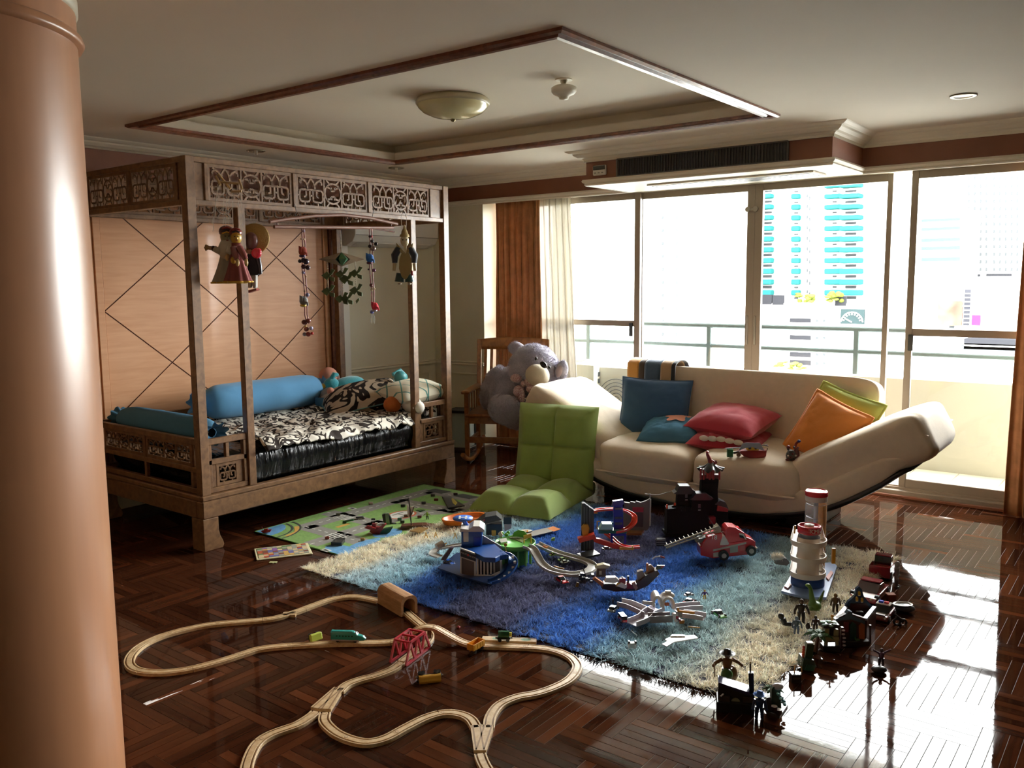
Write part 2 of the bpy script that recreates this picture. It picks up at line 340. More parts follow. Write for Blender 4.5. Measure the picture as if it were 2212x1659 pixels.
# wood panelled bay on the left wall: lozenge veneer panels with brown grooves between
def clip(poly, y0, y1, z0, z1):
    def cut(P, f):
        o = []
        for i in range(len(P)):
            a, b = P[i], P[(i+1) % len(P)]; fa, fb = f(a), f(b)
            if fa >= 0: o.append(a)
            if (fa >= 0) != (fb >= 0): t = fa/(fa-fb); o.append((a[0]+(b[0]-a[0])*t, a[1]+(b[1]-a[1])*t))
        return o
    for f in (lambda p: p[0]-y0, lambda p: y1-p[0], lambda p: p[1]-z0, lambda p: z1-p[1]):
        poly = cut(poly, f)
        if len(poly) < 3: return []
    return poly
def bay(y0, y1):
    p = thing('wall_panelling', 'wood veneer panelling with diamond grooves behind the canopy bed' if y1 > 4 else 'wood veneer panelling behind the column', 'panelling', kind='structure')
    MB().m(M_groove).box((XL+.001, y0, .1), (XL+.012, y1, 2.19)).obj('backing', p)
    py_, pz_ = .459, .3695; g = .008; d = hypot(py_, pz_)
    for i in range(0, 6):
        for j in range(-3, 5):
            if (i+j) % 2 == 0: continue
            cy_, cz = y0+i*py_, 1.326+j*pz_; ky = py_-g*d/pz_*.5; kz = pz_-g*d/py_*.5
            q = clip([(cy_-ky, cz), (cy_, cz-kz), (cy_+ky, cz), (cy_, cz+kz)], y0+.006, y1-.006, .1, 2.19)
            if len(q) >= 3: MB().m(M_panel).prism(q, XL+.006, XL+.018, 'x').obj('panel', p)
    for yy in (y0, y1):
        s = 1 if yy == y1 else -1
        MB().m(M_panel).box((XL+.001, yy, .1), (XL+.03, yy+s*.05, 2.2), .004).obj('stile', p)
bay(2.844, 4.68); bay(.9, 2.736)
struct(MB().m(M_tray).box((XL, 4.735, 0), (XL+.05, 4.80, 2.19), .01).box((XL, 4.80, 0), (XL+.035, 4.835, 2.19), .006), 'trim_9')
struct(MB().m(mat('white_strip', '#e6e4da', .4)).box((XL, 4.838, 0), (XL+.045, 4.93, 2.16), .004), 'trim_10')
# chair rail, wainscot frames, baseboards on the cream walls
rail = [(0, .725), (.012, .728), (.018, .74), (.012, .752), (.02, .76), (.006, .768), (0, .77)]
struct(MB().m(M_cream).plan(rail, [(XO0, YW), (XL, YW), (XL, 4.93)]), 'trim_11')
def frame_(a, b, z0, z1, axis):
    q = MB().m(M_cream)
    for u0, u1, v0, v1 in ((a, b, z1-.018, z1), (a, b, z0, z0+.018), (a, a+.018, z0, z1), (b-.018, b, z0, z1)):
        q.box((XL, u0, v0), (XL+.012, u1, v1), .003) if axis == 'x' else q.box((u0, YW-.012, v0), (u1, YW, v1), .003)
    return q
struct(frame_(5.45, 5.93, .15, .66, 'x'), 'trim_12'); struct(frame_(-5.46, -5.02, .15, .66, 'y'), 'trim_13')
struct(MB().m(M_cream).plan([(0, 0), (.014, 0), (.014, .085), (.008, .1), (0, .1)], [(XO0, YW), (XL, YW), (XL, YB)]), 'baseboard_left')
struct(MB().m(M_cream).plan([(0, 0), (.014, 0), (.014, .085), (.008, .1), (0, .1)], [(XR, YW), (XO1, YW)]), 'baseboard_window')
# round column in the foreground
d2 = V3((ray(228, 1000)[0], ray(228, 1000)[1], 0)).normalized(); cr = .36; cc = d2*2.72+V3((-d2.y, d2.x, 0))*cr
cl = thing('column', 'round wood veneer column with ring moulding near the top', 'column', (cc.x, cc.y, 0), kind='structure')
MB().m(M_col).lathe([(cr, 0), (cr, 2.21), (cr, 2.30)], n=64).obj('shaft', cl)
MB().m(M_col).lathe([(cr, 2.135), (cr+.012, 2.138), (cr+.018, 2.148), (cr+.012, 2.155), (cr+.014, 2.16), (cr+.008, 2.166), (cr, 2.168)], n=64).obj('ring_moulding', cl)
MB().m(mat('capital_paint', '#eee6d0', .35)).lathe([(cr-.005, 2.222), (cr+.006, 2.226), (cr+.006, 2.26), (cr-.01, 2.275), (cr-.03, 2.28), (cr-.03, ZC)], n=64).obj('capital', cl)
# ceiling lamp, smoke detector, downlights
P = pz(978, 212, ZT); lp = thing('ceiling_lamp', 'cream glass bowl ceiling lamp in the ceiling recess', 'lamp', (P.x, P.y, ZT-.0))
Rl = .215
MB().m(mat('lamp_rim', '#b7ad90', .35)).lathe([(Rl*.9, 0), (Rl*.98, -.012), (Rl, -.03), (Rl*.98, -.04), (Rl*.9, -.04)], n=40).obj('rim', lp)
MB().m(mat('lamp_glass', '#cfc79a', .18, var=.12, vs=6, coat=.5)).lathe([(Rl*.97, -.038), (Rl*.93, -.055), (Rl*.8, -.08), (Rl*.55, -.102), (Rl*.25, -.115), (0.001, -.118)][::-1], n=40).obj('glass_bowl', lp)
MB().m(mat('finial_metal', '#8a8060', .3, metal=.8)).lathe([(.001, -.135), (.012, -.13), (.016, -.122), (.012, -.114), (.001, -.112)], n=14).obj('finial', lp)
P = pz(1218, 172, ZT); sd = thing('smoke_detector', 'white ceiling smoke detector hanging on a short stem', 'smoke detector', (P.x, P.y, ZT))
M_sd = mat('detector_white', '#e9e4d4', .4)
MB().m(M_sd).cyl((0, 0, 0), (0, 0, -.004), .045, 20).obj('ceiling_plate', sd)
MB().m(mat('stem', '#b7b09a', .4)).cyl((0, 0, -.003), (0, 0, -.03), .014, 12).beam((-.02, 0, -.004), (-.006, 0, -.034), .006).beam((.02, 0, -.004), (.006, 0, -.034), .006).obj('stem', sd)
MB().m(M_sd).lathe([(.001, -.03), (.05, -.032), (.066, -.042), (.066, -.062), (.055, -.075), (.03, -.084), (.03, -.088), (.001, -.088)], n=28).obj('body', sd)
MB().m(M_sd).lathe([(.026, -.086), (.024, -.1), (.001, -.104)], n=20).obj('sensor', sd)
M_met = mat('downlight_metal', '#c9c2a8', .25, metal=.6)
for k, (x, y, lb) in enumerate(((553, 325, 'round downlight in the ceiling above the bed puppets'), (856, 362, 'round downlight beside the corner of the ceiling recess'), (2081, 206, 'round downlight with warm metal ring near the window beam'))):
    P = pz(x, y, ZC); dl = thing('downlight', lb, 'downlight', (P.x, P.y, ZC), group='ceiling downlights')
    MB().m(M_met).lathe([(.046, 0), (.062, -.001), (.066, -.005), (.058, -.008), (.05, -.004), (.046, 0)], n=28).obj('ring', dl)
    MB().m(mat('downlight_well', '#6b624e', .3, metal=.5)).lathe([(.001, -.002), (.048, -.002)], n=28).obj('well', dl)
    if k < 2: MB().m(mat('bulb_white', '#efeada', .4)).cyl((0, 0, -.002), (0, 0, -.032), .012, 12).obj('bulb', dl)
# ================================================================ balcony doors
M_al = mat('brown_aluminium', '#7a6d5e', .45, metal=.0); M_dk = mat('black_catch', '#242622', .4)
def glass_mat():
    m = bpy.data.materials.new('door_glass'); m.use_nodes = True; nt = m.node_tree; nt.nodes.clear(); L = nt.links.new
    o = N(nt, 'ShaderNodeOutputMaterial'); t = N(nt, 'ShaderNodeBsdfTransparent'); t.inputs[0].default_value = (.95, .97, .97, 1); g = N(nt, 'ShaderNodeBsdfGlossy'); g.inputs['Roughness'].default_value = .02
    f = N(nt, 'ShaderNodeFresnel', IOR=1.4); mx = N(nt, 'ShaderNodeMixShader'); L(f.outputs[0], mx.inputs[0]); L(t.outputs[0], mx.inputs[1]); L(g.outputs[0], mx.inputs[2]); L(mx.outputs[0], o.inputs[0]); return m
M_glass = glass_mat(); ZD0, ZD1 = .045, 2.2
def X6(x, y=600, Y=YD): return py(x, y, Y).x
def door(n, x0, x1, w0, w1, yo=0., mid=None, catch=None):
    d = thing('window_%d' % n, 'sliding balcony door leaf %d' % n, None, kind='structure'); del d['label']
    y = YD+yo; q = MB().m(M_al)
    q.box((x0, y-.018, ZD0), (x0+w0, y+.018, ZD1), .002); q.box((x1-w1, y-.018, ZD0), (x1, y+.018, ZD1), .002)
    q.box((x0+w0, y-.016, ZD0), (x1-w1, y+.016, ZD0+.07), .002); q.box((x0+w0, y-.016, ZD1-.05), (x1-w1, y+.016, ZD1), .002); q.obj('frame', d)
    if mid: MB().m(M_al).box((x0+w0, y-.016, mid-.024), (x1-w1, y+.016, mid+.024), .002).obj('mid_rail', d)
    MB().m(M_glass).box((x0+w0, y-.002, ZD0+.07), (x1-w1, y+.002, ZD1-.05)).obj('pane', d)
    if catch: MB().m(M_dk).box((catch[0]-.016, y-.032, catch[1]-.055), (catch[0]+.016, y-.018, catch[1]+.055), .004).obj('catch', d)
    return d
xa = [X6(1372), X6(1384), X6(1608), X6(1624.5), X6(1641), X6(1907), X6(1919), X6(1962), X6(1977)]
d1 = door(1, XO0+.03, xa[1], .04, xa[1]-xa[0], 0, 1.14, (X6(1366, 710), 1.09))
d2_ = door(2, xa[0], xa[3], xa[1]-xa[0], xa[3]-xa[2], .045)
d3 = door(3, xa[3], xa[6], xa[4]-xa[3], xa[6]-xa[5], .045)
d4 = door(4, xa[7], XO1-.02, xa[8]-xa[7], .05, 0, 1.13, (X6(1969, 735), 1.06))
for d, x in ((d2_, X6(1613)), (d3, X6(1630))): MB().m(mat('steel', '#a8a296', .3, metal=.7)).box((x-.008, YD+.02, 1.0), (x+.008, YD+.03, 1.22), .003).obj('pull_handle', d)
c = py(1624, 452, YD+.02); MB().m(mat('latch', '#8d877b', .35, metal=.5)).box((c.x-.04, YD+.015, c.z-.012), (c.x+.04, YD+.027, c.z+.012), .004).cyl((c.x-.03, YD+.022, c.z), (c.x-.03, YD+.01, c.z), .02).cyl((c.x+.03, YD+.022, c.z), (c.x+.03, YD+.01, c.z), .02).obj('latch', d3)
struct(MB().m(M_al).box((XO0, 6.2, 0), (XO1, 6.40, .045), .004).box((XO0, 6.245, .045), (XO1, 6.255, .06)).box((XO0, 6.30, .045), (XO1, 6.306, .06)), 'door_track')
struct(MB().m(mat('oak_threshold', '#6b3f2a', .4)).box((XO0, 6.17, -.001), (XO1, 6.2, .018), .003), 'trim_14')
# ---- balcony
M_bal = mat('balcony_white', '#bdb9ae', .6, var=.03, vs=2); M_tile = mat('balcony_tile', '#c0baa9', .4, var=.04, vs=3); M_grout = mat('grout', '#a09a8c', .7)
bf = struct(MB().m(M_grout).box((-5.4, 6.40, -.12), (3.2, 7.06, .036)), 'balcony_floor')
tl = MB().m(M_tile).box((.004, .004, 0), (.296, .296, .006), .002).mesh('tile')
for i in range(-18, 10):
    for j in range(2): mkobj('tile', tl, bf, loc=(i*.3, 6.42+j*.3, .036))
struct(MB().m(M_bal).box((-5.4, 7.05, -.3), (3.2, 7.17, .735), .012), 'balcony_parapet')
struct(MB().m(M_bal).box((-5.55, 6.40, -.3), (-5.4, 7.17, 2.55)), 'balcony_side_wall'); struct(MB().m(M_bal).box((-5.6, 6.45, 2.5), (3.3, 7.2, 2.62)), 'balcony_slab')
M_rail = mat('railing_grey', (.10, .125, .13), .6, spec=.1)
rl = thing('balcony_railing', 'grey tubular railing above the white balcony parapet', 'railing')
MB().m(M_rail).tube([(-5.3, 7.11, 1.095), (3.1, 7.11, 1.095)], .024, 10).obj('top_rail', rl); MB().m(M_rail).tube([(-5.3, 7.11, .915), (3.1, 7.11, .915)], .02, 10).obj('mid_rail', rl)
x1_, x2_ = py(1532, 750, 7.11).x, py(1850, 750, 7.11).x; st = x2_-x1_
for k in range(-1, 4): MB().m(M_rail).box((x1_+k*st-.022, 7.09, .73), (x1_+k*st+.022, 7.13, 1.09), .006).obj('post', rl)
M_ac = mat('condenser_white', '#dedccf', .5); M_acg = mat('condenser_grille', '#4d5254', .5)
def condenser(x0, x1, y0, y1, h, lb, fan):
    a = thing('condenser', lb, 'air conditioner', ((x0+x1)/2, y0, .045)); w = x1-x0
    MB().m(M_ac).box((-w/2, 0, .03), (w/2, y1-y0, h), .015).obj('case', a)
    for q in (-w/2, w/2-.08): MB().m(M_acg).box((q, .03, 0), (q+.08, y1-y0-.03, .03)).obj('foot', a)
    if fan:
        for k in range(1, 7): MB().m(M_acg).tube([(-.05+.032*k*cos(t), -.004, h*.55+.032*k*sin(t)) for t in np.linspace(0, 2*pi, 29)[:-1]], .0035, 5, True).obj('fan_guard_ring', a)
    else:
        for k in range(9): MB().m(M_acg).box((w/2-.015, .05, .1+k*.06), (w/2+.004, .2, .14+k*.06)).obj('vent_slot', a)
    return a
condenser(py(1240, 820, 6.62).x, py(1285, 820, 6.62).x, 6.62, 6.95, .70, 'white condenser with dark side vents behind the sheer curtain', False)
condenser(py(1292, 820, 6.70).x, py(1395, 820, 6.70).x, 6.70, 7.0, .68, 'white outdoor condenser with round fan guard on the balcony', True)
# ---- curtains
def curtain(name, label, cat, x0, x1, y, z0, z1, m, amp=.03, folds=9, seed=0, sway=.0, n=150, flare=0.):
    r = random.Random(seed); ph = [r.uniform(0, 6) for _ in range(4)]
    def f(u, v):
        x = x0+(x1-x0)*u; t = u*folds*2*pi
        a = amp*(.7+.3*sin(t*.23+ph[0]))*(1-.25*v)
        return (x+sway*(1-v)*sin(ph[1])*.5+flare*(1-v)*u+.012*sin(t*.5+v*3+ph[2]), y+a*(sin(t+.4*sin(2*v+ph[3]))+.35*sin(2.3*t+ph[1]))+.012*nz(u*5, v*3, seed), z0+(z1-z0)*v)
    return MB().m(m).grid(f, n, 24).obj(name, label=label, cat=cat, solid=.0025)
def cloth_tr(name, col, tr, mixf, va=1.):
    m = bpy.data.materials.new(name); m.use_nodes = True; nt = m.node_tree; b = nt.nodes['Principled BSDF']; L = nt.links.new; o = nt.nodes['Material Output']
    b.inputs['Base Color'].default_value = (*hx(col), 1); b.inputs['Roughness'].default_value = .8; b.inputs['Specular IOR Level'].default_value = .15
    t = N(nt, 'ShaderNodeBsdfTranslucent'); t.inputs[0].default_value = (*hx(col), 1); mx = N(nt, 'ShaderNodeMixShader'); mx.inputs[0].default_value = mixf
    L(b.outputs[0], mx.inputs[1]); L(t.outputs[0], mx.inputs[2]); last = mx
    if tr:
        tp = N(nt, 'ShaderNodeBsdfTransparent'); m2 = N(nt, 'ShaderNodeMixShader'); m2.inputs[0].default_value = tr; L(mx.outputs[0], m2.inputs[1]); L(tp.outputs[0], m2.inputs[2]); last = m2
    L(last.outputs[0], o.inputs[0])
    tc = N(nt, 'ShaderNodeTexCoord'); ns = N(nt, 'ShaderNodeTexNoise', Scale=14., Detail=6.); L(tc.outputs['Object'], ns.inputs['Vector']); rp = N(nt, 'ShaderNodeValToRGB'); e = rp.color_ramp.elements
    c = hx(col); e[0].position = .35; e[1].position = .65; e[0].color = (*[v*(1-.18*va) for v in c], 1); e[1].color = (*[min(1, v*(1+.12*va)) for v in c], 1); L(ns.outputs['Fac'], rp.inputs[0]); L(rp.outputs[0], b.inputs['Base Color']); return m
M_oc = cloth_tr('orange_drape', '#b9835c', 0, .10); M_sh = cloth_tr('sheer', '#e0dbce', .10, .22, .1)
curtain('drape', 'orange brown drape hanging behind the rocking chair', 'curtain', py(1069, 600, 6.10).x, py(1166, 600, 6.10).x, 6.115, .02, 2.2, M_oc, .016, 15, 1, n=300)
curtain('sheer_curtain', 'thin white sheer curtain gathered beside the orange drape', 'curtain', py(1150, 600, 6.17).x, py(1232, 600, 6.17).x, 6.175, .02, 2.2, M_sh, .014, 13, 2, flare=.10, n=220)
curtain('drape', 'orange drape pooling on the floor at the open balcony door', 'curtain', py(2197, 700, 6.11).x, py(2197, 700, 6.11).x+.55, 6.105, .005, 2.2, M_oc, .022, 9, 5, sway=0, n=200)
curtain('sheer_curtain', 'white sheer curtain bunched behind the drape at the open door', 'curtain', -.66, -.45, 6.175, .02, 2.2, M_sh, .014, 8, 8, n=120)
# ---- the city outside
GZ = -30.
struct(MB().m(mat('city_ground', '#c9c9c4', .8, spec=0., var=.2, vs=.05)).box((-600, 20, GZ-1), (600, 900, GZ)), 'city_ground')
M_b1 = mat('facade_white', '#a8a8a4', .7, spec=0.); M_teal = mat('facade_teal', (.008, .05, .049), .6, spec=0.); M_win = mat('facade_window', (.012, .012, .014), .5, spec=0.); M_win2 = mat('facade_window_pale', (.028, .03, .032), .5, spec=0.)
def bld(name, label, x0p, x1p, ztp, Y, dep, m=None):
    a = py(x0p, 620, Y).x; b = py(x1p, 620, Y).x; zt = py((x0p+x1p)/2, ztp, Y).z
    o = thing(name, label, 'building', ((a+b)/2, Y, GZ)); MB().m(m or M_b1).box((-(b-a)/2, 0, 0), ((b-a)/2, dep, zt-GZ)).obj('wall', o); o['ax'] = (a+b)/2; return o
def on(o, x, y, Y): p = py(x, y, Y); return (p.x-o['ax'], p.z-GZ)
def panes(o, pts, Y, w, h, m, name='window', d=.3):
    for x, y in pts:
        a = on(o, x-w/2, y+h/2, Y); b = on(o, x+w/2, y-h/2, Y); MB().m(m).box((a[0], -d*.2, a[1]), (b[0], d, b[1])).obj(name, o)
# tower with turquoise balconies
Yt = 150.; tw_ = bld('apartment_tower', 'white apartment tower with rows of turquoise balconies', 1548, 1872, 250, Yt, 30)
for k in range(13):
    yy = 632-k*23.0
    for x0, x1, d in ((1577, 1607, 2.), (1640, 1673, 2.), (1714, 1731, 1.4), (1786, 1822, 1.6), (1822, 1866, 2.6)):
        a = on(tw_, x0, yy+6, Yt); b = on(tw_, x1, yy-6, Yt); MB().m(M_teal).box((a[0], -d, a[1]), (b[0], 0, b[1]), .15).obj('balcony', tw_)
    panes(tw_, [(1656, yy+11), (1838, yy+11)], Yt, 24, 6, M_win2); panes(tw_, [(1720, yy+12), (1803, yy+11)], Yt, 9, 4, M_win2); panes(tw_, [(1744, yy-2), (1749, yy+3)], Yt, 4, 7, M_win2)
Yp = 142.; pd = bld('podium_building', 'white podium building with a large dial sign and dark louvre bands', 1400, 1900, 655, Yp, 8)
panes(pd, [(1591, 646), (1654, 648), (1690, 645), (1715, 646), (1846, 648)], Yt-.5, 24, 20, M_win)
for yy in (692, 729, 766, 783): panes(pd, [(1590, yy), (1729, yy)], Yp, 46, 8, M_win, 'louvre_band')
for yy in (693, 730, 766, 785): panes(pd, [(1765, yy), (1780, yy)], Yp, 6, 6, M_win2)
dg = MB().m(mat('dial_panel', (.012, .018, .019), .5, spec=0.)); a = on(pd, 1817, 699, Yp); b = on(pd, 1869, 668, Yp); dg.box((a[0], -.5, a[1]), (b[0], .1, b[1])).obj('dial_sign', pd)
cxd, czd = (a[0]+b[0])/2, a[1]+.2; Rd = (b[0]-a[0])*.46; M_dw = mat('dial_white', '#f0f0ee', .5); q = MB().m(M_dw)
q.tube([(cxd+Rd*cos(t), -.6, czd+Rd*sin(t)) for t in np.linspace(.1, pi-.1, 25)], .09, 6)
for t in np.linspace(.3, pi-.3, 9): q.beam((cxd+Rd*.74*cos(t), -.6, czd+Rd*.74*sin(t)), (cxd+Rd*.9*cos(t), -.6, czd+Rd*.9*sin(t)), .16)
q.beam((cxd, -.6, czd+.1), (cxd-Rd*.6, -.6, czd+Rd*.38), .12).obj('dial_marks', pd)
Yr = 210.; rb = bld('office_tower', 'pale office tower with a grid of small dark windows', 2078, 2230, 130, Yr, 30)
for i in range(9):
    for k in range(21): panes(rb, [(2093+i*12.6+(4 if i > 3 else 0), 582-k*16.4)], Yr, 5, 8, M_win2)
panes(rb, [(2110, 595)], Yr, 16, 6, M_win); panes(rb, [(2158, 594)], Yr, 56, 6, M_win)
gl = bld('glass_block', 'low block with pale aqua glass bands', 1985, 2080, 452, 190., 15)
for yy in (475, 494, 518, 536, 560): panes(gl, [(2032, yy)], 190., 84, 10, mat('aqua_glass', (.03, .055, .056), .3, spec=0.), 'glass_band')
lb_ = bld('white_block', 'white city block with sparse small windows behind the sheer curtain', 1195, 1372, 330, 120., 4)
for k in range(7):
    for x in (1262, 1286, 1335): panes(lb_, [(x, 505+k*26)], 120., 9 if x < 1300 else 6, 6, M_win2)
l2 = bld('white_block', 'white city block seen between the first two door frames', 1385, 1545, 380, 125., 12)
for k in range(10):
    for x in (1432, 1462): panes(l2, [(x, 470+k*28)], 125., 5, 7, M_win2)
# billboard and skytrain station to the right
bb = thing('billboard', 'tall pink and orange billboard beside a grey slatted screen', 'billboard', (py(2048, 660, 160.).x, 160., GZ)); bx = bb.location.x
def bbox(name, x0, x1, y0, y1, m, d0=0., d1=.5): a = py(x0, y1, 160.); b = py(x1, y0, 160.); MB().m(m).box((a.x-bx, d0, a.z-GZ), (b.x-bx, d1, b.z-GZ)).obj(name, bb)
bbox('poster', 2024, 2080, 650, 703, mat('poster_peach', (.09, .045, .035), .6, spec=0., var=.5, vs=.25)); bbox('screen', 2080, 2097, 625, 703, mat('screen_grey', (.02, .02, .024), .5, spec=0.)); bbox('sign', 2098, 2118, 681, 703, mat('sign_purple', (.035, .012, .05), .5, spec=0.)); bbox('mast', 2046, 2060, 700, 760, M_win2, .5, 1.)
for k in range(8): bbox('slat', 2080, 2097, 633+k*9, 635+k*9, M_b1, -.2, .05)
stn = bld('railway_station', 'elevated railway station with a long dark roof', 1990, 2215, 741, 120., 14)
for x0, x1, y0, y1, m in ((2092, 2215, 742, 750, M_b1), (2092, 2215, 732, 741, M_win), (2078, 2215, 748, 758, M_win2)):
    a = on(stn, x0, y1, 120.); b = on(stn, x1, y0, 120.); MB().m(m).box((a[0], -3, a[1]), (b[0], 0, b[1])).obj('roof' if m is M_win else 'platform', stn)
for k in range(12): panes(stn, [(2080+k*11, 766)], 120., 5, 14, M_win2, 'opening')
M_lf = mat('city_leaf', (.05, .06, .012), .7, spec=0., var=.4, vs=.3)
def citytree(x, y, Y, w, h, lb, seed):
    r = random.Random(seed); p = py(x, y, Y); t = thing('city_tree', lb, 'tree', (p.x, p.y, p.z), group='trees between the city buildings'); k = Y/F
    q = MB().m(M_lf)
    for i in range(16): q.ball((r.uniform(-w/2, w/2)*k, r.uniform(-1, 1), r.uniform(.2, 1)*h*k), (r.uniform(.12, .22)*h*k*1.8, r.uniform(.5, .9), r.uniform(.12, .25)*h*k), 7, 5, lambda u: 1+.25*nz(u[0]*4+i, u[1]*4, u[2]*4))
    q.obj('foliage', t); MB().m(mat('bark', '#6b5a48', .8)).cyl((0, 0, GZ*0-h*k*.5), (0, 0, h*k*.4), .2, 7).obj('trunk', t)
citytree(1740, 655, 141., 40, 20, 'row of bright palms on the podium terrace beneath the turquoise balconies', 1); citytree(1798, 655, 141., 34, 22, 'taller bright palm clump on the podium terrace', 2); citytree(1705, 800, 90., 70, 18, 'rounded yellow green tree top below the railing', 3)
# ================================================================ canopy bed with fretwork
M_bed = wood('bed_wood', '#7c5a3a', '#5f4229', (7, 7, 7), .42, .15, .06)
BX0, BX1, BY0, BY1 = -5.47, -4.25, 2.675, 4.785
def fret_lines(kind):
    if kind == 'A':
        L = [[(.06, .2), (.06, .5), (.12, .57), (.88, .57), (.94, .5), (.94, .2), (.88, .13), (.62, .13), (.56, .2), (.56, .44), (.56, .57)], [(.06, .2), (.12, .13), (.38, .13), (.44, .2), (.44, .57)],
             [(0, .36), (.06, .36)], [(.94, .36), (1, .36)], [(.25, .13), (.25, 0)], [(.75, .13), (.75, 0)], [(.44, .36), (.56, .36)],
             [(.3, .57), (.3, .34), (.22, .3)], [(.7, .57), (.7, .34), (.78, .3)]]
        for s in (0, 1):
            f = (lambda p: (1-p[0], p[1])) if s else (lambda p: p)
            L += [[f(p) for p in q] for q in ([(.36, .57), (.36, .72), (.3, .86), (.18, .93), (.08, .86), (.1, .78)], [(.36, .7), (.4, .84), (.5, 1.)], [(.18, .93), (.1, 1.)])]
        return L
    L = [[(.5+.46*cos(t), .5+.38*sin(t)) for t in np.linspace(0, 2*pi, 21)], [(0, 0), (0, 1)], [(1, 0), (1, 1)]]
    for s in (0, 1):
        f = (lambda p: (p[0], 1-p[1])) if s else (lambda p: p)
        L += [[f(p) for p in q] for q in ([(.14, .74), (.34, .7), (.4, .62), (.5, .6), (.6, .62), (.66, .7), (.86, .74)], [(.3, .86), (.14, 1.)], [(.7, .86), (.86, 1.)], [(.4, .62), (.42, .74)], [(.6, .62), (.58, .74)])]
    return L
def fret(u0, u1, v0, v1, kinds, th=.014, sw=.0105):   # panel in the local (u, v) plane with a flat frame
    q = MB().m(M_bed); fr = .018
    for a, b, c, d in ((u0, u1, v0, v0+fr), (u0, u1, v1-fr, v1), (u0, u0+fr, v0+fr, v1-fr), (u1-fr, u1, v0+fr, v1-fr)): q.box((-th/2, a, c), (th/2, b, d))
    u0 += fr; u1 -= fr; v0 += fr; v1 -= fr; ws = [1.15 if k == 'A' else .8 for k in kinds]; t = sum(ws); u = u0
    for k, w in zip(kinds, ws):
        W = (u1-u0)*w/t
        for pl_ in fret_lines(k):
            for a, b in zip(pl_, pl_[1:]):
                A = (0, u+a[0]*W, v0+a[1]*(v1-v0)); B = (0, u+b[0]*W, v0+b[1]*(v1-v0)); q.beam(A, B, sw, th-.002, upv=(1, 0, 0))
        u += W
    return q
bed = thing('canopy_bed', 'carved wooden canopy bed with fretwork frieze and block legs', 'bed', ((BX0+BX1)/2, (BY0+BY1)/2, 0))
bxc, byc = (BX0+BX1)/2, (BY0+BY1)/2
def bb_(name, a, b, ch=.003): return MB().m(M_bed).box((a[0]-bxc, a[1]-byc, a[2]), (b[0]-bxc, b[1]-byc, b[2]), ch).obj(name, bed)
pw = .055
for x in (BX0, BX1-pw):
    for y in (BY0, BY1-pw): bb_('post', (x, y, .315), (x+pw, y+pw, 2.185))
for y in (2.992, 4.392): bb_('post', (BX1-.05, y, .315), (BX1-.004, y+.05, 1.93))
# seat frame with moulded edge, and the four hoof legs
for a, b in (((BX1-.05, BY0-.01, .185), (BX1+.012, BY1+.01, .285)), ((BX0-.0, BY0-.01, .185), (BX0+.05, BY1+.01, .285)), ((BX0+.05, BY0-.01, .185), (BX1-.05, BY0+.05, .285)), ((BX0+.05, BY1-.05, .185), (BX1-.05, BY1+.01, .285))): bb_('rail', a, b, .006)
bb_('seat_edge', (BX0, BY0-.012, .287), (BX1+.015, BY1+.012, .316), .006)
lp_ = [(0, 0), (.118, 0), (.128, .02), (.12, .045), (.105, .075), (.098, .11), (.098, .185), (0, .185)]
for sx, x in ((1, BX0), (-1, BX1+.012)):
    for sy, y in ((1, BY0-.012), (-1, BY1+.012)):
        MB().m(M_bed).prism([(y-byc+sy*a, b) for a, b in lp_], x-bxc, x-bxc+sx*.115, 'x').obj('leg', bed, bevel=.003)
# canopy frieze
def rails(z0, z1, w, side, name='frieze_rail'):
    for z in ((z0, z0+w), (z1-w, z1)):
        if side == 'f': bb_(name, (BX1-.045, BY0+pw, z[0]), (BX1-.005, BY1-pw, z[1]))
        if side == 'b': bb_(name, (BX0+.005, BY0+pw, z[0]), (BX0+.045, BY1-pw, z[1]))
        if side == 'l': bb_(name, (BX0+pw, BY0+.005, z[0]), (BX1-pw, BY0+.045, z[1]))
        if side == 'r': bb_(name, (BX0+pw, BY1-.045, z[0]), (BX1-pw, BY1-.005, z[1]))
for s in 'fblr': rails(1.925, 2.185, .03, s)
for x in (BX1-.025, BX0+.025):
    for y0, y1 in ((2.815, 3.395), (3.42, 4.005), (4.03, 4.60)): fret(y0-byc, y1-byc, 1.955, 2.155, 'ABA').obj('fret_panel', bed, loc=(x-bxc, 0, 0))
    for y in (2.795, 3.395, 4.005, 4.60): bb_('stile', (x-.015, y, 1.955), (x+.015, y+.025, 2.155))
    for y0, y1 in ((2.73, 2.795), (4.625, 4.73)): bb_('end_panel', (x-.006, y0, 1.955), (x+.006, y1, 2.155), .001)
for y in (BY0+.025, BY1-.025):
    for x0, x1 in ((BX0+.13, bxc-.012), (bxc+.012, BX1-.13)): fret(x0-bxc, x1-bxc, 1.955, 2.155, 'ABA').obj('fret_panel', bed, loc=(0, y-byc, 0), rot=(0, 0, -pi/2) if 0 else (0, 0, pi/2))
    for x in (BX0+.1, bxc-.012, BX1-.13): bb_('stile', (x, y-.015, 1.955), (x+.025, y+.015, 2.155))
    for x0, x1 in ((BX0+pw, BX0+.1), (BX1-.105, BX1-pw)): bb_('end_panel', (x0, y-.006, 1.955), (x1, y+.006, 2.155), .001)
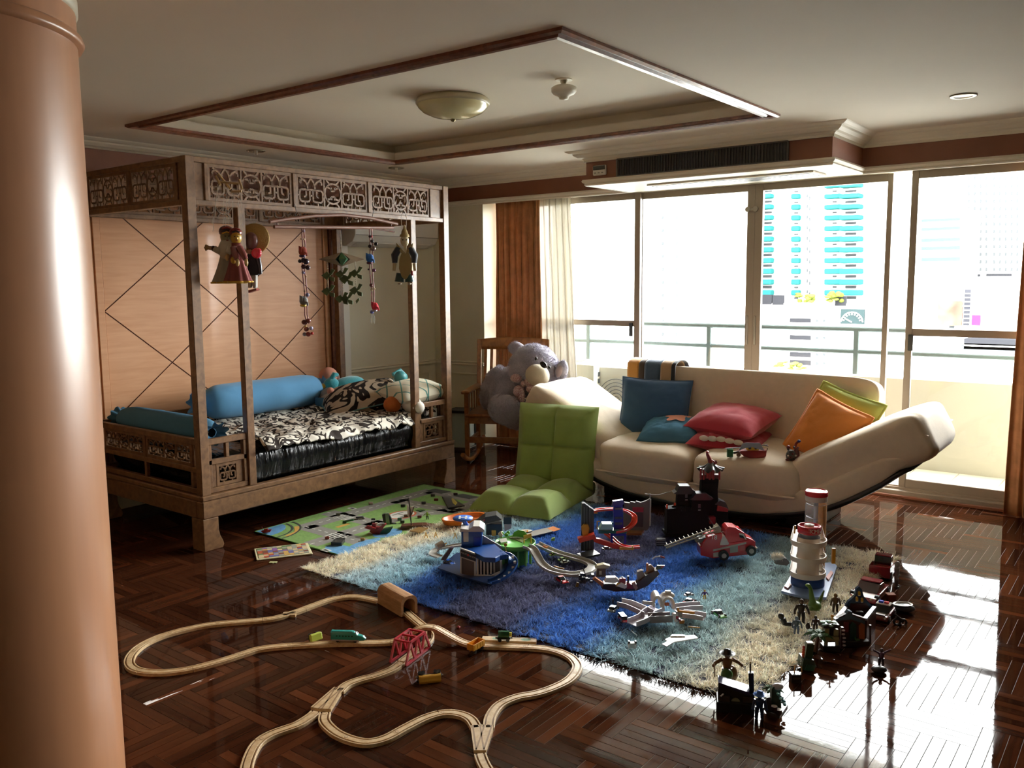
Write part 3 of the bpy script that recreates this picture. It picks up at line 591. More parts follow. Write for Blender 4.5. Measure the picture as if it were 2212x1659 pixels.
# low guards beside the front posts
for y0, y1 in ((2.732, 2.99), (4.444, 4.73)):
    x = BX1-.03
    for z0, z1 in ((.318, .348), (.48, .51), (.595, .63)): bb_('guard_rail', (x-.015, y0, z0), (x+.015, y1, z1))
    for ya, yb in ((y0, y0+.025), (y1-.025, y1)): bb_('guard_stile', (x-.015, ya, .348), (x+.015, yb, .595))
    ym = (y0+y1)/2; bb_('guard_stile', (x-.012, ym-.012, .51), (x+.012, ym+.012, .595))
    bb_('guard_inset', (x-.008, y0+.025, .35), (x+.004, y0+.06, .48), .001); bb_('guard_inset', (x-.008, y1-.06, .35), (x+.004, y1-.025, .48), .001)
    fret(y0+.055-byc, y1-.055-byc, .35, .48, 'A', .012, .008).obj('fret_panel', bed, loc=(x-bxc, 0, 0))
# low end and back guards: rail, fret strip, open band below
for k, y in enumerate((BY0+.025, BY1-.025)):
    for z0, z1 in ((.32, .35), (.44, .47), (.6, .635)): bb_('guard_rail', (BX0+pw, y-.016, z0), (BX1-pw, y+.016, z1))
    for x0, x1 in ((BX0+.09, bxc-.012), (bxc+.012, BX1-.13)): fret(x0-bxc, x1-bxc, .47, .6, 'ABA', .012, .008).obj('fret_panel', bed, loc=(0, y-byc, 0), rot=(0, 0, pi/2))
    for x in (BX0+.06, bxc-.012, BX1-.13): bb_('guard_stile', (x, y-.012, .35), (x+.024, y+.012, .6))
for z0, z1 in ((.32, .35), (.6, .635)): bb_('guard_rail', (BX0+.01, BY0+pw, z0), (BX0+.045, BY1-pw, z1))
for k in range(5): bb_('guard_stile', (BX0+.012, 2.76+k*.475, .35), (BX0+.04, 2.79+k*.475, .6))
for ch in bed.children:   # frets on the ends were drawn along local y; turn them to run along x
    pass
bb_('slat_base', (BX0+.03, BY0+.03, .295), (BX1-.03, BY1-.03, .316), .001)
# ---- bedding
M_satin = mat('black_satin', '#040506', .26, spec=.4, bump=1., bs=5, sc=(1, 3, .6))
def damask(name, light, dark, sc_, th=.5, dist=2.6, rough=.75):
    m = mat(name, light, rough, spec=.2); nt = m.node_tree; b = nt.nodes['Principled BSDF']; L = nt.links.new
    tc = N(nt, 'ShaderNodeTexCoord'); n1 = N(nt, 'ShaderNodeTexNoise', Scale=sc_, Detail=1.2, Distortion=dist); L(tc.outputs['Object'], n1.inputs['Vector'])
    w = N(nt, 'ShaderNodeTexVoronoi', Scale=sc_*1.1, feature='SMOOTH_F1'); L(tc.outputs['Object'], w.inputs['Vector'])
    ad = N(nt, 'ShaderNodeMath', operation='MULTIPLY_ADD'); ad.inputs[1].default_value = .35; L(w.outputs[0], ad.inputs[0]); L(n1.outputs['Fac'], ad.inputs[2])
    sn = N(nt, 'ShaderNodeMath', operation='SINE'); mu = N(nt, 'ShaderNodeMath', operation='MULTIPLY'); mu.inputs[1].default_value = 17.; L(ad.outputs[0], mu.inputs[0]); L(mu.outputs[0], sn.inputs[0])
    rp = N(nt, 'ShaderNodeValToRGB'); e = rp.color_ramp.elements; e[0].position = th-.04; e[1].position = th+.04; e[0].color = (*hx(dark), 1); e[1].color = (*hx(light), 1)
    hf = N(nt, 'ShaderNodeMath', operation='MULTIPLY_ADD'); hf.inputs[1].default_value = .5; hf.inputs[2].default_value = .5; L(sn.outputs[0], hf.inputs[0]); L(hf.outputs[0], rp.inputs[0]); L(rp.outputs[0], b.inputs['Base Color']); return m
M_dam = damask('damask_duvet', '#d9d2c4', '#2b211b', 7., .32); M_dam2 = damask('damask_pillow', '#b9a892', '#1d1410', 3.4, .30, 3.)
mtt = thing('mattress', 'thick mattress in a black satin sheet on the canopy bed', 'mattress', (-4.865, 3.735, .317))
def mfun(hx_, hy_, h, e=.22, bul=.02):
    def f(u, v):
        t = 2*pi*u; cx_, sy_ = cos(t), sin(t); s = lambda a, p: (abs(a)**p)*(1 if a >= 0 else -1)
        if v < .35: k = v/.35; zz = 0 if k < .3 else 0; rr = .96+.04*k; z = .0+.05*k*k
        elif v < .75: k = (v-.35)/.4; rr = 1+bul*sin(pi*k); z = .05+(h-.1)*k
        else: k = (v-.75)/.25; rr = cos(k*pi/2)**.25 if k < 1 else 0; z = h-.05+.05*sin(k*pi/2)
        w = 1+.012*nz(t*3, v*6)
        return (hx_*s(cx_, e)*rr*w, hy_*s(sy_, e)*rr*w, z+.012*nz(cx_*4, sy_*4, v*3)*v)
    return f
MB().m(M_satin).grid(mfun(.575, .985, .225), 96, 26, wrapu=True).obj('satin_sheet', mtt)
def duvet():
    def f(u, v):
        y = 3.09+1.60*u; x = -5.36+1.14*v; ed = sm((v-.9)/.1)
        z = .555+.022*nz(x*5, y*5)+.02*nz(x*11, y*9, 3)+.012*nz(x*24, y*20, 5)
        dr = max(0, v-.93)/.07; z -= dr**1.5*(.045+.03*nz(y*6, 7.)+.02*nz(y*17, 2.))
        if u > .95: z -= 0
        x += .03*nz(y*4, 1.)*v
        if y > 4.36 or y < 3.07: x = min(x, -4.33)
        return (x, y+.02*nz(x*5, 9.), z)
    return MB().m(M_dam).grid(f, 110, 80).obj('duvet', label='crumpled black and white damask duvet spread on the bed', cat='duvet', solid=.012)
duvet()
def pillow(name, label, cat, w, d, t, m, loc, rot, group=None, n=26, pin=.06, wr=.004, piping=None, seed=0, parent=None, flange=0., parts=None):
    def mk(sg):
        def f(u, v):
            a, b = 2*u-1, 2*v-1; k = max(0, (1-a*a)*(1-b*b)); h = t/2*k**.42
            e = 1-pin*(1-abs(a)**2)*abs(b)**3; e2 = 1-pin*(1-abs(b)**2)*abs(a)**3
            z = sg*h+wr*(nz(a*3+seed, b*3, sg)+.6*nz(a*7, b*7+seed, sg))*min(1, k*6)
            return (a*w/2*e2, b*d/2*e, z)
        return f
    q = MB().m(m).grid(mk(1), n, n); g = MB().m(m).grid(mk(-1), n, n); g.f = [p[::-1] for p in g.f]; q.add(g.v, g.f, True)
    tp = thing(name, label, cat, loc, 0, group); tp.rotation_euler = rot
    q.obj('cover', tp)
    if piping or flange:
        pts = []
        for k in range(80):
            s_ = k/20; i = int(s_); fr = s_-i; a, b = [(2*fr-1, -1), (1, 2*fr-1), (1-2*fr, 1), (-1, 1-2*fr)][i]
            e = 1-pin*(1-abs(a)**2)*abs(b)**3; e2 = 1-pin*(1-abs(b)**2)*abs(a)**3; pts.append((a*w/2*e2, b*d/2*e, .002*nz(k*.9, seed)))
        MB().m(piping or m).tube(pts, .005 if not flange else flange, 6, True, ry=1 if not flange else .25).obj('seam', tp)
    return tp
M_blue = mat('blue_cotton', '#5b93bd', .8, spec=.15, sheen=.2, bump=.12, bs=25); M_blue2 = mat('slate_blue_cotton', '#4a7590', .85, spec=.1, bump=.15, bs=22)
def bolster(label, L, r, m, loc, rz, seed, flat=1.):
    t = thing('bolster', label, 'pillow', loc, rz, 'long bolster pillows on the canopy bed')
    def f(u, v):
        a = 2*pi*u; x = (v-.5)*L; q = abs(2*v-1); k = (max(0, 1-q**9))**.5*.97+.03 if q < .985 else .3
        w = 1+.04*nz(cos(a)*2+seed, sin(a)*2, x*6)+.035*nz(x*14+seed, a*3)*q
        return (x, r*k*w*cos(a), r*flat*k*w*sin(a))
    MB().m(m).grid(f, 40, 60, wrapu=True).obj('cover', t)
    for s in (-1, 1):
        def g(u, v): a = 2*pi*u; rr = r*(.3+.42*v)*(1+.16*sin(9*a+seed)*v); return (s*(L/2+.004+.05*v+.012*sin(7*a)*v), rr*cos(a), rr*flat*sin(a))
        MB().m(m).grid(g, 60, 6, wrapu=True).obj('gathered_end', t)
    return t
bolster('plump sky blue bolster lying along the veneer wall', 1.02, .122, M_blue, (-5.22, 3.83, .685), radians(90), 1)
bolster('slate blue bolster lying across the foot end of the bed', .98, .095, M_blue2, (-4.86, 2.83, .645), radians(0), 5, .9)
pillow('pillow', 'large damask pillow with bold black scrolls leaning on the bed', 'pillow', .62, .46, .19, M_dam2, (-4.84, 4.42, .635), (radians(13), radians(-10), radians(58)), piping=mat('teal_piping', '#6fa0a0', .8), seed=3)
def lattice_mat():
    m = mat('trellis_cotton', '#d9d3bd', .85, spec=.1); nt = m.node_tree; b = nt.nodes['Principled BSDF']; L = nt.links.new
    tc = N(nt, 'ShaderNodeTexCoord'); sp = N(nt, 'ShaderNodeSeparateXYZ'); L(tc.outputs['Object'], sp.inputs[0])
    def mth(op, a, b_=None, v=None):
        q = N(nt, 'ShaderNodeMath', operation=op); L(a, q.inputs[0])
        if b_ is not None: L(b_, q.inputs[1])
        if v is not None: q.inputs[1].default_value = v
        return q.outputs[0]
    u = mth('MULTIPLY', sp.outputs[0], v=26.); w = mth('MULTIPLY', sp.outputs[1], v=18.); a = mth('SINE', mth('ADD', u, w)); c_ = mth('SINE', mth('SUBTRACT', u, w))
    k = mth('MINIMUM', mth('ABSOLUTE', a), mth('ABSOLUTE', c_)); rp = N(nt, 'ShaderNodeValToRGB'); e = rp.color_ramp.elements; e[0].position = .13; e[1].position = .19
    e[0].color = (*hx('#5f8f86'), 1); e[1].color = (*hx('#d9d3bd'), 1); L(k, rp.inputs[0]); L(rp.outputs[0], b.inputs['Base Color']); return m
pillow('pillow', 'cream pillow with green trellis lines at the head of the bed', 'pillow', .46, .36, .16, lattice_mat(), (-4.47, 4.60, .69), (radians(8), radians(-4), radians(84)), seed=8)
# ---- plush toys at the head of the bed
M_pt = mat('teal_plush', '#2f9aa8', .95, sheen=.6, bump=.3, bs=90); M_py = mat('yellow_plush', '#d8b53a', .95, sheen=.5); M_pb = mat('brown_plush', '#8a5a48', .95, sheen=.5, bump=.3, bs=90); M_pr = mat('red_felt', '#a3262c', .9); M_pk = mat('pink_plush', '#c98f7c', .95); M_pg = mat('grey_plush', '#8f857a', .95, bump=.3, bs=90)
t = thing('plush_toy', 'teal plush animal with yellow feet lying against the damask pillow', 'plush toy', (-5.10, 4.52, .665), radians(75)); t.rotation_euler = (radians(10), radians(-10), radians(75))
MB().m(M_pt).ball((0, 0, .03), (.15, .085, .075), 18, 12).obj('body', t); MB().m(M_pt).ball((-.13, .01, .07), (.065, .06, .06), 16, 10).obj('head', t)
for a, b in (((-.08, -.06, .02), (-.2, -.12, -.03)), ((.06, -.07, .0), (-.05, -.16, -.07))):
    MB().m(M_pt).tube([a, ((a[0]+b[0])/2-.02, (a[1]+b[1])/2-.02, (a[2]+b[2])/2), b], [.03, .026, .024], 10).obj('leg', t); MB().m(M_py).ball((b[0]-.01, b[1]-.01, b[2]), (.05, .035, .028), 12, 8).obj('foot', t)
MB().m(M_py).ball((-.2, .015, .08), (.05, .03, .018), 12, 8).obj('bill', t); MB().m(M_pt).tube([(-.12, .01, .12), (-.10, .0, .155), (-.07, .01, .14)], [.02, .02, .016], 8).obj('crest', t)
t = thing('plush_toy', 'plush doll in red and yellow clothes slumped by the wall trim', 'plush toy', (-5.29, 4.43, .62), 0)
MB().m(M_pr).ball((0, 0, .04), (.09, .11, .08), 16, 10).obj('body', t); MB().m(M_pk).ball((.0, .06, .15), (.07, .075, .065), 16, 10).obj('head', t)
MB().m(M_py).lathe([(.03, .11), (.07, .09), (.095, .055)], (0.02, -.03, 0), 18).obj('collar', t); MB().m(M_pb).ball((-.02, .12, .12), (.055, .06, .06), 12, 8).obj('hair', t)
for s in (-1, 1): MB().m(M_pr).tube([(.05, s*.08, .06), (.12, s*.1, .03), (.15, s*.07, -.01)], [.03, .027, .022], 8).obj('arm', t); MB().m(M_pk).ball((.16, s*.06, -.02), .028, 10, 7).obj('hand', t)
t = thing('plush_toy', 'grey brown plush head tucked behind the blue bolster', 'plush toy', (-5.06, 4.30, .615), 0)
MB().m(M_pg).ball((0, 0, .02), (.08, .07, .075), 16, 10).obj('head', t); MB().m(M_blue2).lathe([(.05, -.06), (.075, -.02), (.07, .03)], (0, -.05, 0), 16).obj('scarf', t); MB().m(M_pk).ball((.05, -.03, .07), (.03, .03, .03), 10, 7).obj('ear', t)
M_tq = mat('turquoise_plastic', '#4f9fa6', .4)
t = thing('toy_horn', 'turquoise funnel shaped toy behind the damask pillow', 'toy', (-4.84, 4.71, .66))
MB().m(M_tq).lathe([(.02, .16), (.03, .12), (.055, .06), (.075, .02), (.078, 0), (.07, .005), (.05, .06), (.026, .12)], n=20).obj('funnel', t, rot=(radians(70), 0, radians(30))); MB().m(M_tq).tube([(.02, .03, .12), (.03, .10, .15), (.03, .16, .1), (.02, .17, .0)], .016, 8).obj('strap', t)
t = thing('plush_toy', 'blue grey plush with a round head behind the trellis pillow', 'plush toy', (-4.70, 4.70, .64)); MB().m(M_tq).ball((0, 0, .13), .05, 14, 9).obj('head', t); MB().m(M_blue2).ball((0, .0, .03), (.06, .06, .075), 14, 9).obj('body', t)
t = thing('plush_toy', 'orange and white plush peeping out under the trellis pillow', 'plush toy', (-4.42, 4.44, .575)); MB().m(mat('orange_plush', '#b8632d', .95, bump=.3, bs=80)).ball((-.05, -.06, .04), (.07, .06, .06), 14, 9).obj('body', t); MB().m(mat('white_plush', '#e6e0d4', .95)).ball((.06, .03, .04), (.075, .07, .06), 14, 9).obj('head', t); MB().m(mat('white_plush', '#e6e0d4', .95)).ball((.15, .0, .03), (.05, .05, .045), 12, 8).obj('paw', t)
# ================================================================ sofa
M_sofa = mat('sofa_cotton', '#d8c6ae', .85, spec=.12, sheen=.25, var=.03, vs=30, bump=.08, bs=120); M_blk = mat('black_lacquer', '#1a1512', .35)
def sblock(name, parent, m, size, loc, rot=(0, 0, 0), e1=.35, e2=.35, amp=.006, fr=6., nu=44, nv=24, wrap=None, seed=0.):
    a, b, c_ = size[0]/2, size[1]/2, size[2]/2; S = lambda x, p: (abs(x)**p)*(1 if x >= 0 else -1)
    def f(u, v):
        t = 2*pi*u; p = -pi/2+pi*v; q = S(cos(p), e1); x, y, z = a*q*S(cos(t), e2), b*q*S(sin(t), e2), c_*S(sin(p), e1)
        d = amp*(nz(x*fr+seed, y*fr, z*fr)+.5*nz(x*fr*2.3, y*fr*2.3+seed, z*fr*2.3))
        P = V3((x, y, z)); P = P*(1+d/max(.05, P.length)*1.5)
        return wrap(P) if wrap else P
    return MB().m(m).grid(f, nu, nv, wrapu=True).obj(name, parent, loc=loc, rot=rot)
sofa = thing('sofa', 'low cream boat shaped sofa with flared arms and a black base edge', 'sofa', (-2.37, 5.32, 0))
bt = [(-1.36, .45), (-1.2, .36), (-1.0, .23), (-.79, .14), (-.5, .075), (0, .05), (.46, .065), (.77, .125), (.97, .2), (1.2, .34), (1.38, .47)]
tp_ = [(-1.36, .53), (-1.2, .47), (-1.0, .38), (-.75, .25), (-.5, .2), (0, .185), (.5, .2), (.75, .235), (1.0, .38), (1.2, .49), (1.38, .56)]
def itp(T, x):
    for (a, b), (c_, d) in zip(T, T[1:]):
        if x <= c_: return b+(d-b)*(x-a)/(c_-a)
    return T[-1][1]
def smooth_itp(T, x): return (itp(T, x-.08)+itp(T, x)+itp(T, x+.08)+itp(T, x-.04)+itp(T, x+.04))/5
def loft(m, zb, zt, yin, ex=.14):
    def f(u, v):
        x = -1.38+2.76*v; t = 2*pi*u; k = min(1, max(0, 1-abs(x)/1.381)*9)**.5; S = lambda q, p: (abs(q)**p)*(1 if q >= 0 else -1)
        b, t_ = zb(x), zt(x); fy = .372*(.88+.12*k)-yin+.025*(1-(x/1.4)**2)
        return (x*.93, fy*S(cos(t), ex+.1), (b+t_)/2+(t_-b)/2*S(sin(t), ex+.16)*max(k, .25))
    return MB().m(m).grid(f, 40, 70, wrapu=True)
B_ = lambda x: smooth_itp(bt, x); T_ = lambda x: smooth_itp(tp_, x)
loft(M_sofa, B_, lambda x: T_(x)+.02, 0.).obj('base', sofa)
loft(M_blk, lambda x: B_(x)-.028, lambda x: B_(x)+.03, .012).obj('black_edge', sofa)
MB().m(M_blk).box((-.75, -.22, 0), (-.55, .25, .1), .01).obj('foot', sofa); MB().m(M_blk).box((.55, -.22, 0), (.75, .25, .1), .01).obj('foot', sofa)
for k, x in enumerate((-.345, .345)):
    sblock('seat_cushion', sofa, M_sofa, (.70, .78, .27), (x, -.05, .305), (radians(2), 0, 0), .46, .3, .018, 4., seed=k*9)
    pts = [(x+.335*sx*(1 if abs(sx) == 1 else 1), -.425+.0*q, .222+.006*nz(q*9, k)) for q, sx in enumerate(np.linspace(-1, 1, 24))]
    MB().m(M_sofa).tube(pts, .016, 8, ry=.4).obj('seam_flange', sofa)
def armwrap(s):
    def w(P):
        e = max(0, s*P.x-.28)/.15                    # gathered outer end
        return V3((P.x, P.y*(1+.015*e*sin(P.y*90)), P.z*(1+.05*e*sin(P.y*75+.4))))
    return w
for s in (-1, 1):
    sblock('arm_cushion', sofa, M_sofa, (.84, .72, .30), (s*.985, 0, .47), (0, radians(-s*28), 0), .40, .24, .012, 4., 72, 30, armwrap(s), seed=s*4)
    c_, n_ = cos(radians(30)), sin(radians(30)); pts = [(s*(.985+.415*c_-.0*n_), y, .47+.415*n_-.03) for y in np.linspace(-.33, .33, 16)]
    MB().m(M_sofa).tube(pts, .014, 8, ry=.4).obj('seam_flange', sofa)
sblock('back_cushion', sofa, M_sofa, (1.76, .17, .66), (.07, .30, .545), (radians(-9), 0, 0), .2, .16, .004, 3., 60, 26)
# striped throw over the back
th = thing('throw_blanket', 'striped throw with orange blue and tan bands over the sofa back', 'blanket', (0, 0, 0))
strp = [(-3.17, -3.075, '#c88b3f'), (-3.075, -3.03, '#4a3a2e'), (-3.03, -2.90, '#3f566f'), (-2.90, -2.815, '#a88762'), (-2.815, -2.785, '#1d2028')]
for x0, x1, c_ in strp:
    m_ = mat('throw_'+c_[1:], c_, .9, sheen=.4, bump=.3, bs=60)
    def f(u, v):
        x = x0+(x1-x0)*u; s_ = v*1.12
        if s_ < .42: y, z = 5.488+.03*(s_/.42), .43+s_
        elif s_ < .70: a = (s_-.42)/.28*pi; y, z = 5.627-.107*cos(a), .865+.045*sin(a)
        else: y, z = 5.74+.01, .865-(s_-.70)
        return (x+.004*nz(v*5, x), y-.006*nz(x*7, v*9)-(.0), z+.012+.004*nz(x*9, v*4))
    MB().m(m_).grid(f, 6, 50).obj('stripe', th, solid=.008)
# scatter cushions
M_cb = mat('navy_cushion', '#2f5075', .85, sheen=.3, bump=.1, bs=40); M_red = mat('red_cushion', '#a8273a', .85, sheen=.3, bump=.08, bs=40); M_or = mat('orange_cushion', '#d27f35', .85, sheen=.2, bump=.1, bs=60); M_li = mat('lime_cushion', '#a9b35a', .85, bump=.1, bs=60)
def stand(px_, py_, Y, tilt, roll, yaw=0.): P = py(px_, py_, Y); return P, (radians(90-tilt), radians(roll), radians(yaw))
P, r = stand(1414, 884, 5.40, 14, 0); c1 = pillow('cushion', 'navy blue cushion standing in the sofa corner', 'cushion', .50, .44, .15, M_cb, P, (radians(74), radians(2), radians(18)), seed=1, wr=.008, piping=M_cb)
P = py(1450, 940, 5.24); pillow('cushion', 'small slate blue cushion with an orange print on the seat', 'cushion', .42, .36, .16, M_blue2, (P.x, P.y, .475), (radians(14), radians(-4), radians(14)), seed=2, wr=.012)
cu = bpy.data.objects[[o.name for o in bpy.data.objects if o.name.startswith('cushion')][-1]]
q = MB().m(mat('peach_print', '#c9846a', .85)); 
def patch(u, v): a = 2*pi*u; rr = .075*v*(1+.25*sin(5*a)); x, y = .04+rr*cos(a), .06+rr*sin(a); k = (1-(x/.21)**2)*(1-(y/.18)**2); return (x, y, .08*k**.42+.0065)
q.grid(patch, 40, 6, wrapu=True).obj('printed_patch', cu)
P = py(1580, 948, 5.33); rc = pillow('cushion', 'flat red cushion with a row of white teeth shapes under another', 'cushion', .48, .42, .13, M_red, (P.x-.0, 5.30, .455), (radians(8), radians(3), radians(10)), seed=4, wr=.008)
for k in range(5): MB().m(mat('felt_white', '#d8cfc0', .9)).ball((-.12+k*.055, -.19, .055-.004*abs(k-2)), (.032, .02, .018), 12, 8).obj('tooth', rc)
pillow('cushion', 'plump red cushion lying on top of the pile', 'cushion', .50, .42, .19, M_red, (py(1582, 918, 5.36).x, 5.36, .565), (radians(12), radians(2), radians(-6)), seed=5, wr=.006)
pillow('cushion', 'orange cushion with ruffled edge leaning in the sofa corner', 'cushion', .39, .39, .17, M_or, (py(1787, 922, 5.28).x, 5.28, .57), (radians(66), radians(20), radians(-14)), seed=6, wr=.007, flange=.014)
pillow('cushion', 'lime green cushion tucked behind the orange one', 'cushion', .42, .42, .13, M_li, (py(1812, 915, 5.44).x, 5.43, .60), (radians(66), radians(16), radians(-10)), seed=7, wr=.006, flange=.012)
# ================================================================ rocking chair with the teddy bear
M_rk = wood('rocker_wood', '#96602f', '#744419', (6, 6, 6), .35, .3)
rk = thing('rocking_chair', 'slatted wooden rocking chair holding the big teddy bear', 'chair', (-4.36, 5.60, 0), radians(28))
def R_(n, *a, **k): return MB().m(M_rk).beam(*a).obj(n, rk, bevel=.004)
for s in (-1, 1):
    x = s*.29
    R_('back_post', (x, .20, .16), (x*1.02, .33, 1.0), .035, .04); R_('front_leg', (x, -.24, .08), (x, -.25, .60), .035, .035)
    MB().m(M_rk).box((x-.035, -.31, .60), (x+.035, .25, .625), .008).obj('armrest', rk); R_('back_leg', (x, .20, .05), (x, .20, .42), .035, .04)
    MB().m(M_rk).tube([(x, -.42+.84*t, .028+.10*(2*t-1)**2+.0) for t in np.linspace(0, 1, 16)], .02, 6).obj('rocker', rk)
    for k in range(4): R_('arm_slat', (x, -.15+.1*k, .42), (x, -.15+.1*k, .60), .008, .03)
    R_('side_stretcher', (x, -.24, .2), (x, .20, .2), .02, .03)
R_('front_stretcher', (-.29, -.24, .22), (.29, -.24, .22), .02, .05); R_('seat_rail', (-.29, -.25, .385), (.29, -.25, .385), .025, .06)
MB().m(M_rk).box((-.30, -.28, .41), (.30, .24, .435), .008).obj('seat', rk)
def tr(u, v): x = (u-.5)*.62; return (x, .318+.0*v+.004, .915+.085*v+.02*cos(x/.31*pi/2)*v)
MB().m(M_rk).grid(tr, 16, 3).obj('top_rail', rk, solid=.025); R_('lower_back_rail', (-.28, .235, .52), (.28, .235, .52), .022, .05)
for k in range(10): x = -.24+k*.0533; R_('back_slat', (x, .24, .53), (x, .322, .93), .026, .01)
M_fur = mat('grey_lilac_fur', '#a9a5b4', .95, sheen=.5, var=.12, vs=60, bump=.6, bs=70); M_muz = mat('cream_muzzle', '#c9bda6', .9, bump=.15, bs=90); M_eye = pl('#1a1414', .15)
bear = thing('teddy_bear', 'huge grey lilac teddy bear with cream muzzle sitting in the rocking chair', 'teddy bear', (-4.25, 5.42, .44))
O = V3(bear.location); FB = []
def part(name, P, r, m=None, rot=(0, 0, 0), n=26, k=16, fur=True):
    P = V3(P)-O; ff = (lambda u: 1+.03*nz(u[0]*5, u[1]*5, u[2]*5+P.x*9)+.015*nz(u[0]*14, u[1]*14, u[2]*14)) if fur else None
    o = MB().m(m or M_fur).ball((0, 0, 0), r, n, k, ff).obj(name, bear, loc=P, rot=rot)
    if fur: FB.append((P, r, rot))
    return o
part('body', py(1118, 855, 5.50)+V3((0, .0, -.01)), (.235, .22, .26), rot=(0, radians(-6), 0)); part('head', py(1154, 797, 5.44), (.205, .19, .195), rot=(0, radians(14), 0), n=34, k=22)
part('ear', py(1213, 800, 5.46), (.05, .045, .08), rot=(0, radians(20), 0)); part('inner_ear', py(1208, 802, 5.425), (.028, .02, .05), mat('ear_pink', '#a8969a', .9), fur=False, rot=(0, radians(20), 0)); part('ear', py(1116, 752, 5.50), (.07, .045, .05))
part('muzzle', py(1161, 811, 5.275), (.098, .085, .085), M_muz, fur=False, rot=(0, radians(14), 0)); part('nose', py(1174, 788, 5.195), (.034, .016, .022), M_eye, fur=False, rot=(0, radians(30), 0))
part('eye', py(1158, 775, 5.262), (.011, .009, .014), M_eye, fur=False); part('eye', py(1186, 794, 5.285), (.011, .009, .013), M_eye, fur=False)
part('arm', py(1068, 838, 5.52), (.10, .11, .20), rot=(0, radians(24), 0)); part('arm', py(1200, 845, 5.58), (.09, .1, .15), rot=(0, radians(-25), 0))
part('leg', py(1090, 880, 5.32), (.115, .19, .115), rot=(0, 0, radians(20))); part('foot', py(1091, 884, 5.17), (.125, .085, .118), rot=(radians(8), 0, radians(20)))
part('leg', py(1172, 868, 5.50), (.10, .17, .105), rot=(0, 0, radians(-10))); part('foot', py(1184, 866, 5.38), (.092, .075, .105), rot=(radians(8), 0, radians(-5)))
def furmesh():
    r = random.Random(5); vs, fs = [], []
    for P, rad, rot in FB:
        Rm = Matrix.Rotation(rot[2], 3, 'Z') @ Matrix.Rotation(rot[1], 3, 'Y') @ Matrix.Rotation(rot[0], 3, 'X'); n = int(26000*(rad[0]*rad[1]+rad[1]*rad[2]+rad[0]*rad[2])/3/.05)
        for _ in range(n):
            u = V3((r.gauss(0, 1), r.gauss(0, 1), r.gauss(0, 1))).normalized(); p = V3((u.x*rad[0], u.y*rad[1], u.z*rad[2])); nn = V3((u.x/rad[0], u.y/rad[1], u.z/rad[2])).normalized()
            cl = V3((nz(p.x*16, p.y*16, p.z*16+P.x), nz(p.x*16+9, p.y*16, p.z*16), nz(p.x*16, p.y*16+9, p.z*16)))
            d = (nn*.6+cl*1.2+V3((r.uniform(-.4, .4), r.uniform(-.4, .4), r.uniform(-.6, .2)))).normalized()*r.uniform(.010, .02); s_ = d.cross(nn).normalized()*.0016; b = P+Rm @ (p*.995); k = len(vs)
            vs += [b+Rm @ s_, b-Rm @ s_, b+Rm @ d]; fs.append((k, k+1, k+2))
    MB().m(mat('fur_strands', '#b4b0be', .9, sheen=.3)).add(vs, fs, False).obj('fur', bear, kind='stuff')
furmesh()
M_bow = damask('bow_print', '#c9b3b0', '#9a646c', 34., .1)
for n_, x, y, r_ in (('bow_loop', 1116, 817, (.055, .035, .035)), ('bow_loop', 1146, 826, (.058, .035, .038)), ('bow_tail', 1121, 846, (.05, .035, .05)), ('bow_tail', 1150, 841, (.055, .03, .034)), ('bow_knot', 1131, 829, (.022, .025, .025)), ('bow_tail', 1127, 858, (.03, .025, .045))): part(n_, py(x, y, 5.255), r_, M_bow, fur=False)
# ================================================================ green floor chair
M_gc = mat('green_suede', '#8a9f4e', .85, sheen=.3, var=.08, vs=7, bump=.06, bs=150)
gc = thing('floor_chair', 'lime green tufted legless floor chair on the rug corner', 'chair', (-3.325, 4.545, .0), radians(10))
def tuft(name, w, d, t, fn, base=.45):
    def top(u, v):
        a, b = abs(sin(2*pi*u)), abs(sin(2*pi*v)); e = min(1, 8*min(u, 1-u, v, 1-v))**.5; h = t*(base*e+(1-base)*(a*b)**.36*e)
        return fn((u-.5)*w*(1-.02*(1-(2*v-1)**2)), (v-.5)*d, h+.004*nz(u*6, v*6))
    q = MB().m(M_gc).grid(top, 48, 48); g = MB().m(M_gc).grid(lambda u, v: fn((u-.5)*w*.98, (v-.5)*d*.98, -.03+(.03*(1-min(1, 20*min(u, 1-u, v, 1-v))))), 16, 16); g.f = [p[::-1] for p in g.f]; q.add(g.v, g.f, True); return q.obj(name, gc)
tuft('seat', .58, .72, .125, lambda x, y, z: (x, y, z+.032))
def bk(x, y, z): s = y+.29; return (x*(1+.03*s), .315+s*.17-z*.98, .07+s*.97)
tuft('backrest', .60, .58, .10, bk, .5)
MB().m(M_gc).tube([(-.28, .37, .07), (.28, .37, .07)], .045, 10).obj('hinge_roll', gc)
# ================================================================ lantern, air conditioner, outlet
P = V3((-5.03, 5.80, 0)); ln = thing('paper_lantern', 'small black framed lantern with grey panes on the floor in the corner', 'lantern', P, radians(20)); M_lf2 = pl('#15130f', .5); h = .36
for sx in (-1, 1):
    for sy in (-1, 1): MB().m(M_lf2).box((sx*.085-.011, sy*.085-.011, 0), (sx*.085+.011, sy*.085+.011, h)).obj('post', ln)
for z in (0., h-.025): MB().m(M_lf2).box((-.105, -.105, z), (.105, .105, z+.025), .003).obj('frame_plate', ln)
for k in range(4): a = k*pi/2; MB().m(mat('lantern_paper', '#a8b5aa', .7)).box((-.074, -.002, .025), (.074, .002, h-.025)).obj('pane', ln, loc=(.084*cos(a), .084*sin(a), 0), rot=(0, 0, a+pi/2))
ac = thing('air_conditioner', 'white split air conditioner on the cream wall beyond the bed', 'air conditioner', (XL, 5.37, 1.80)); M_acw = mat('ac_white', '#dcdad0', .4)
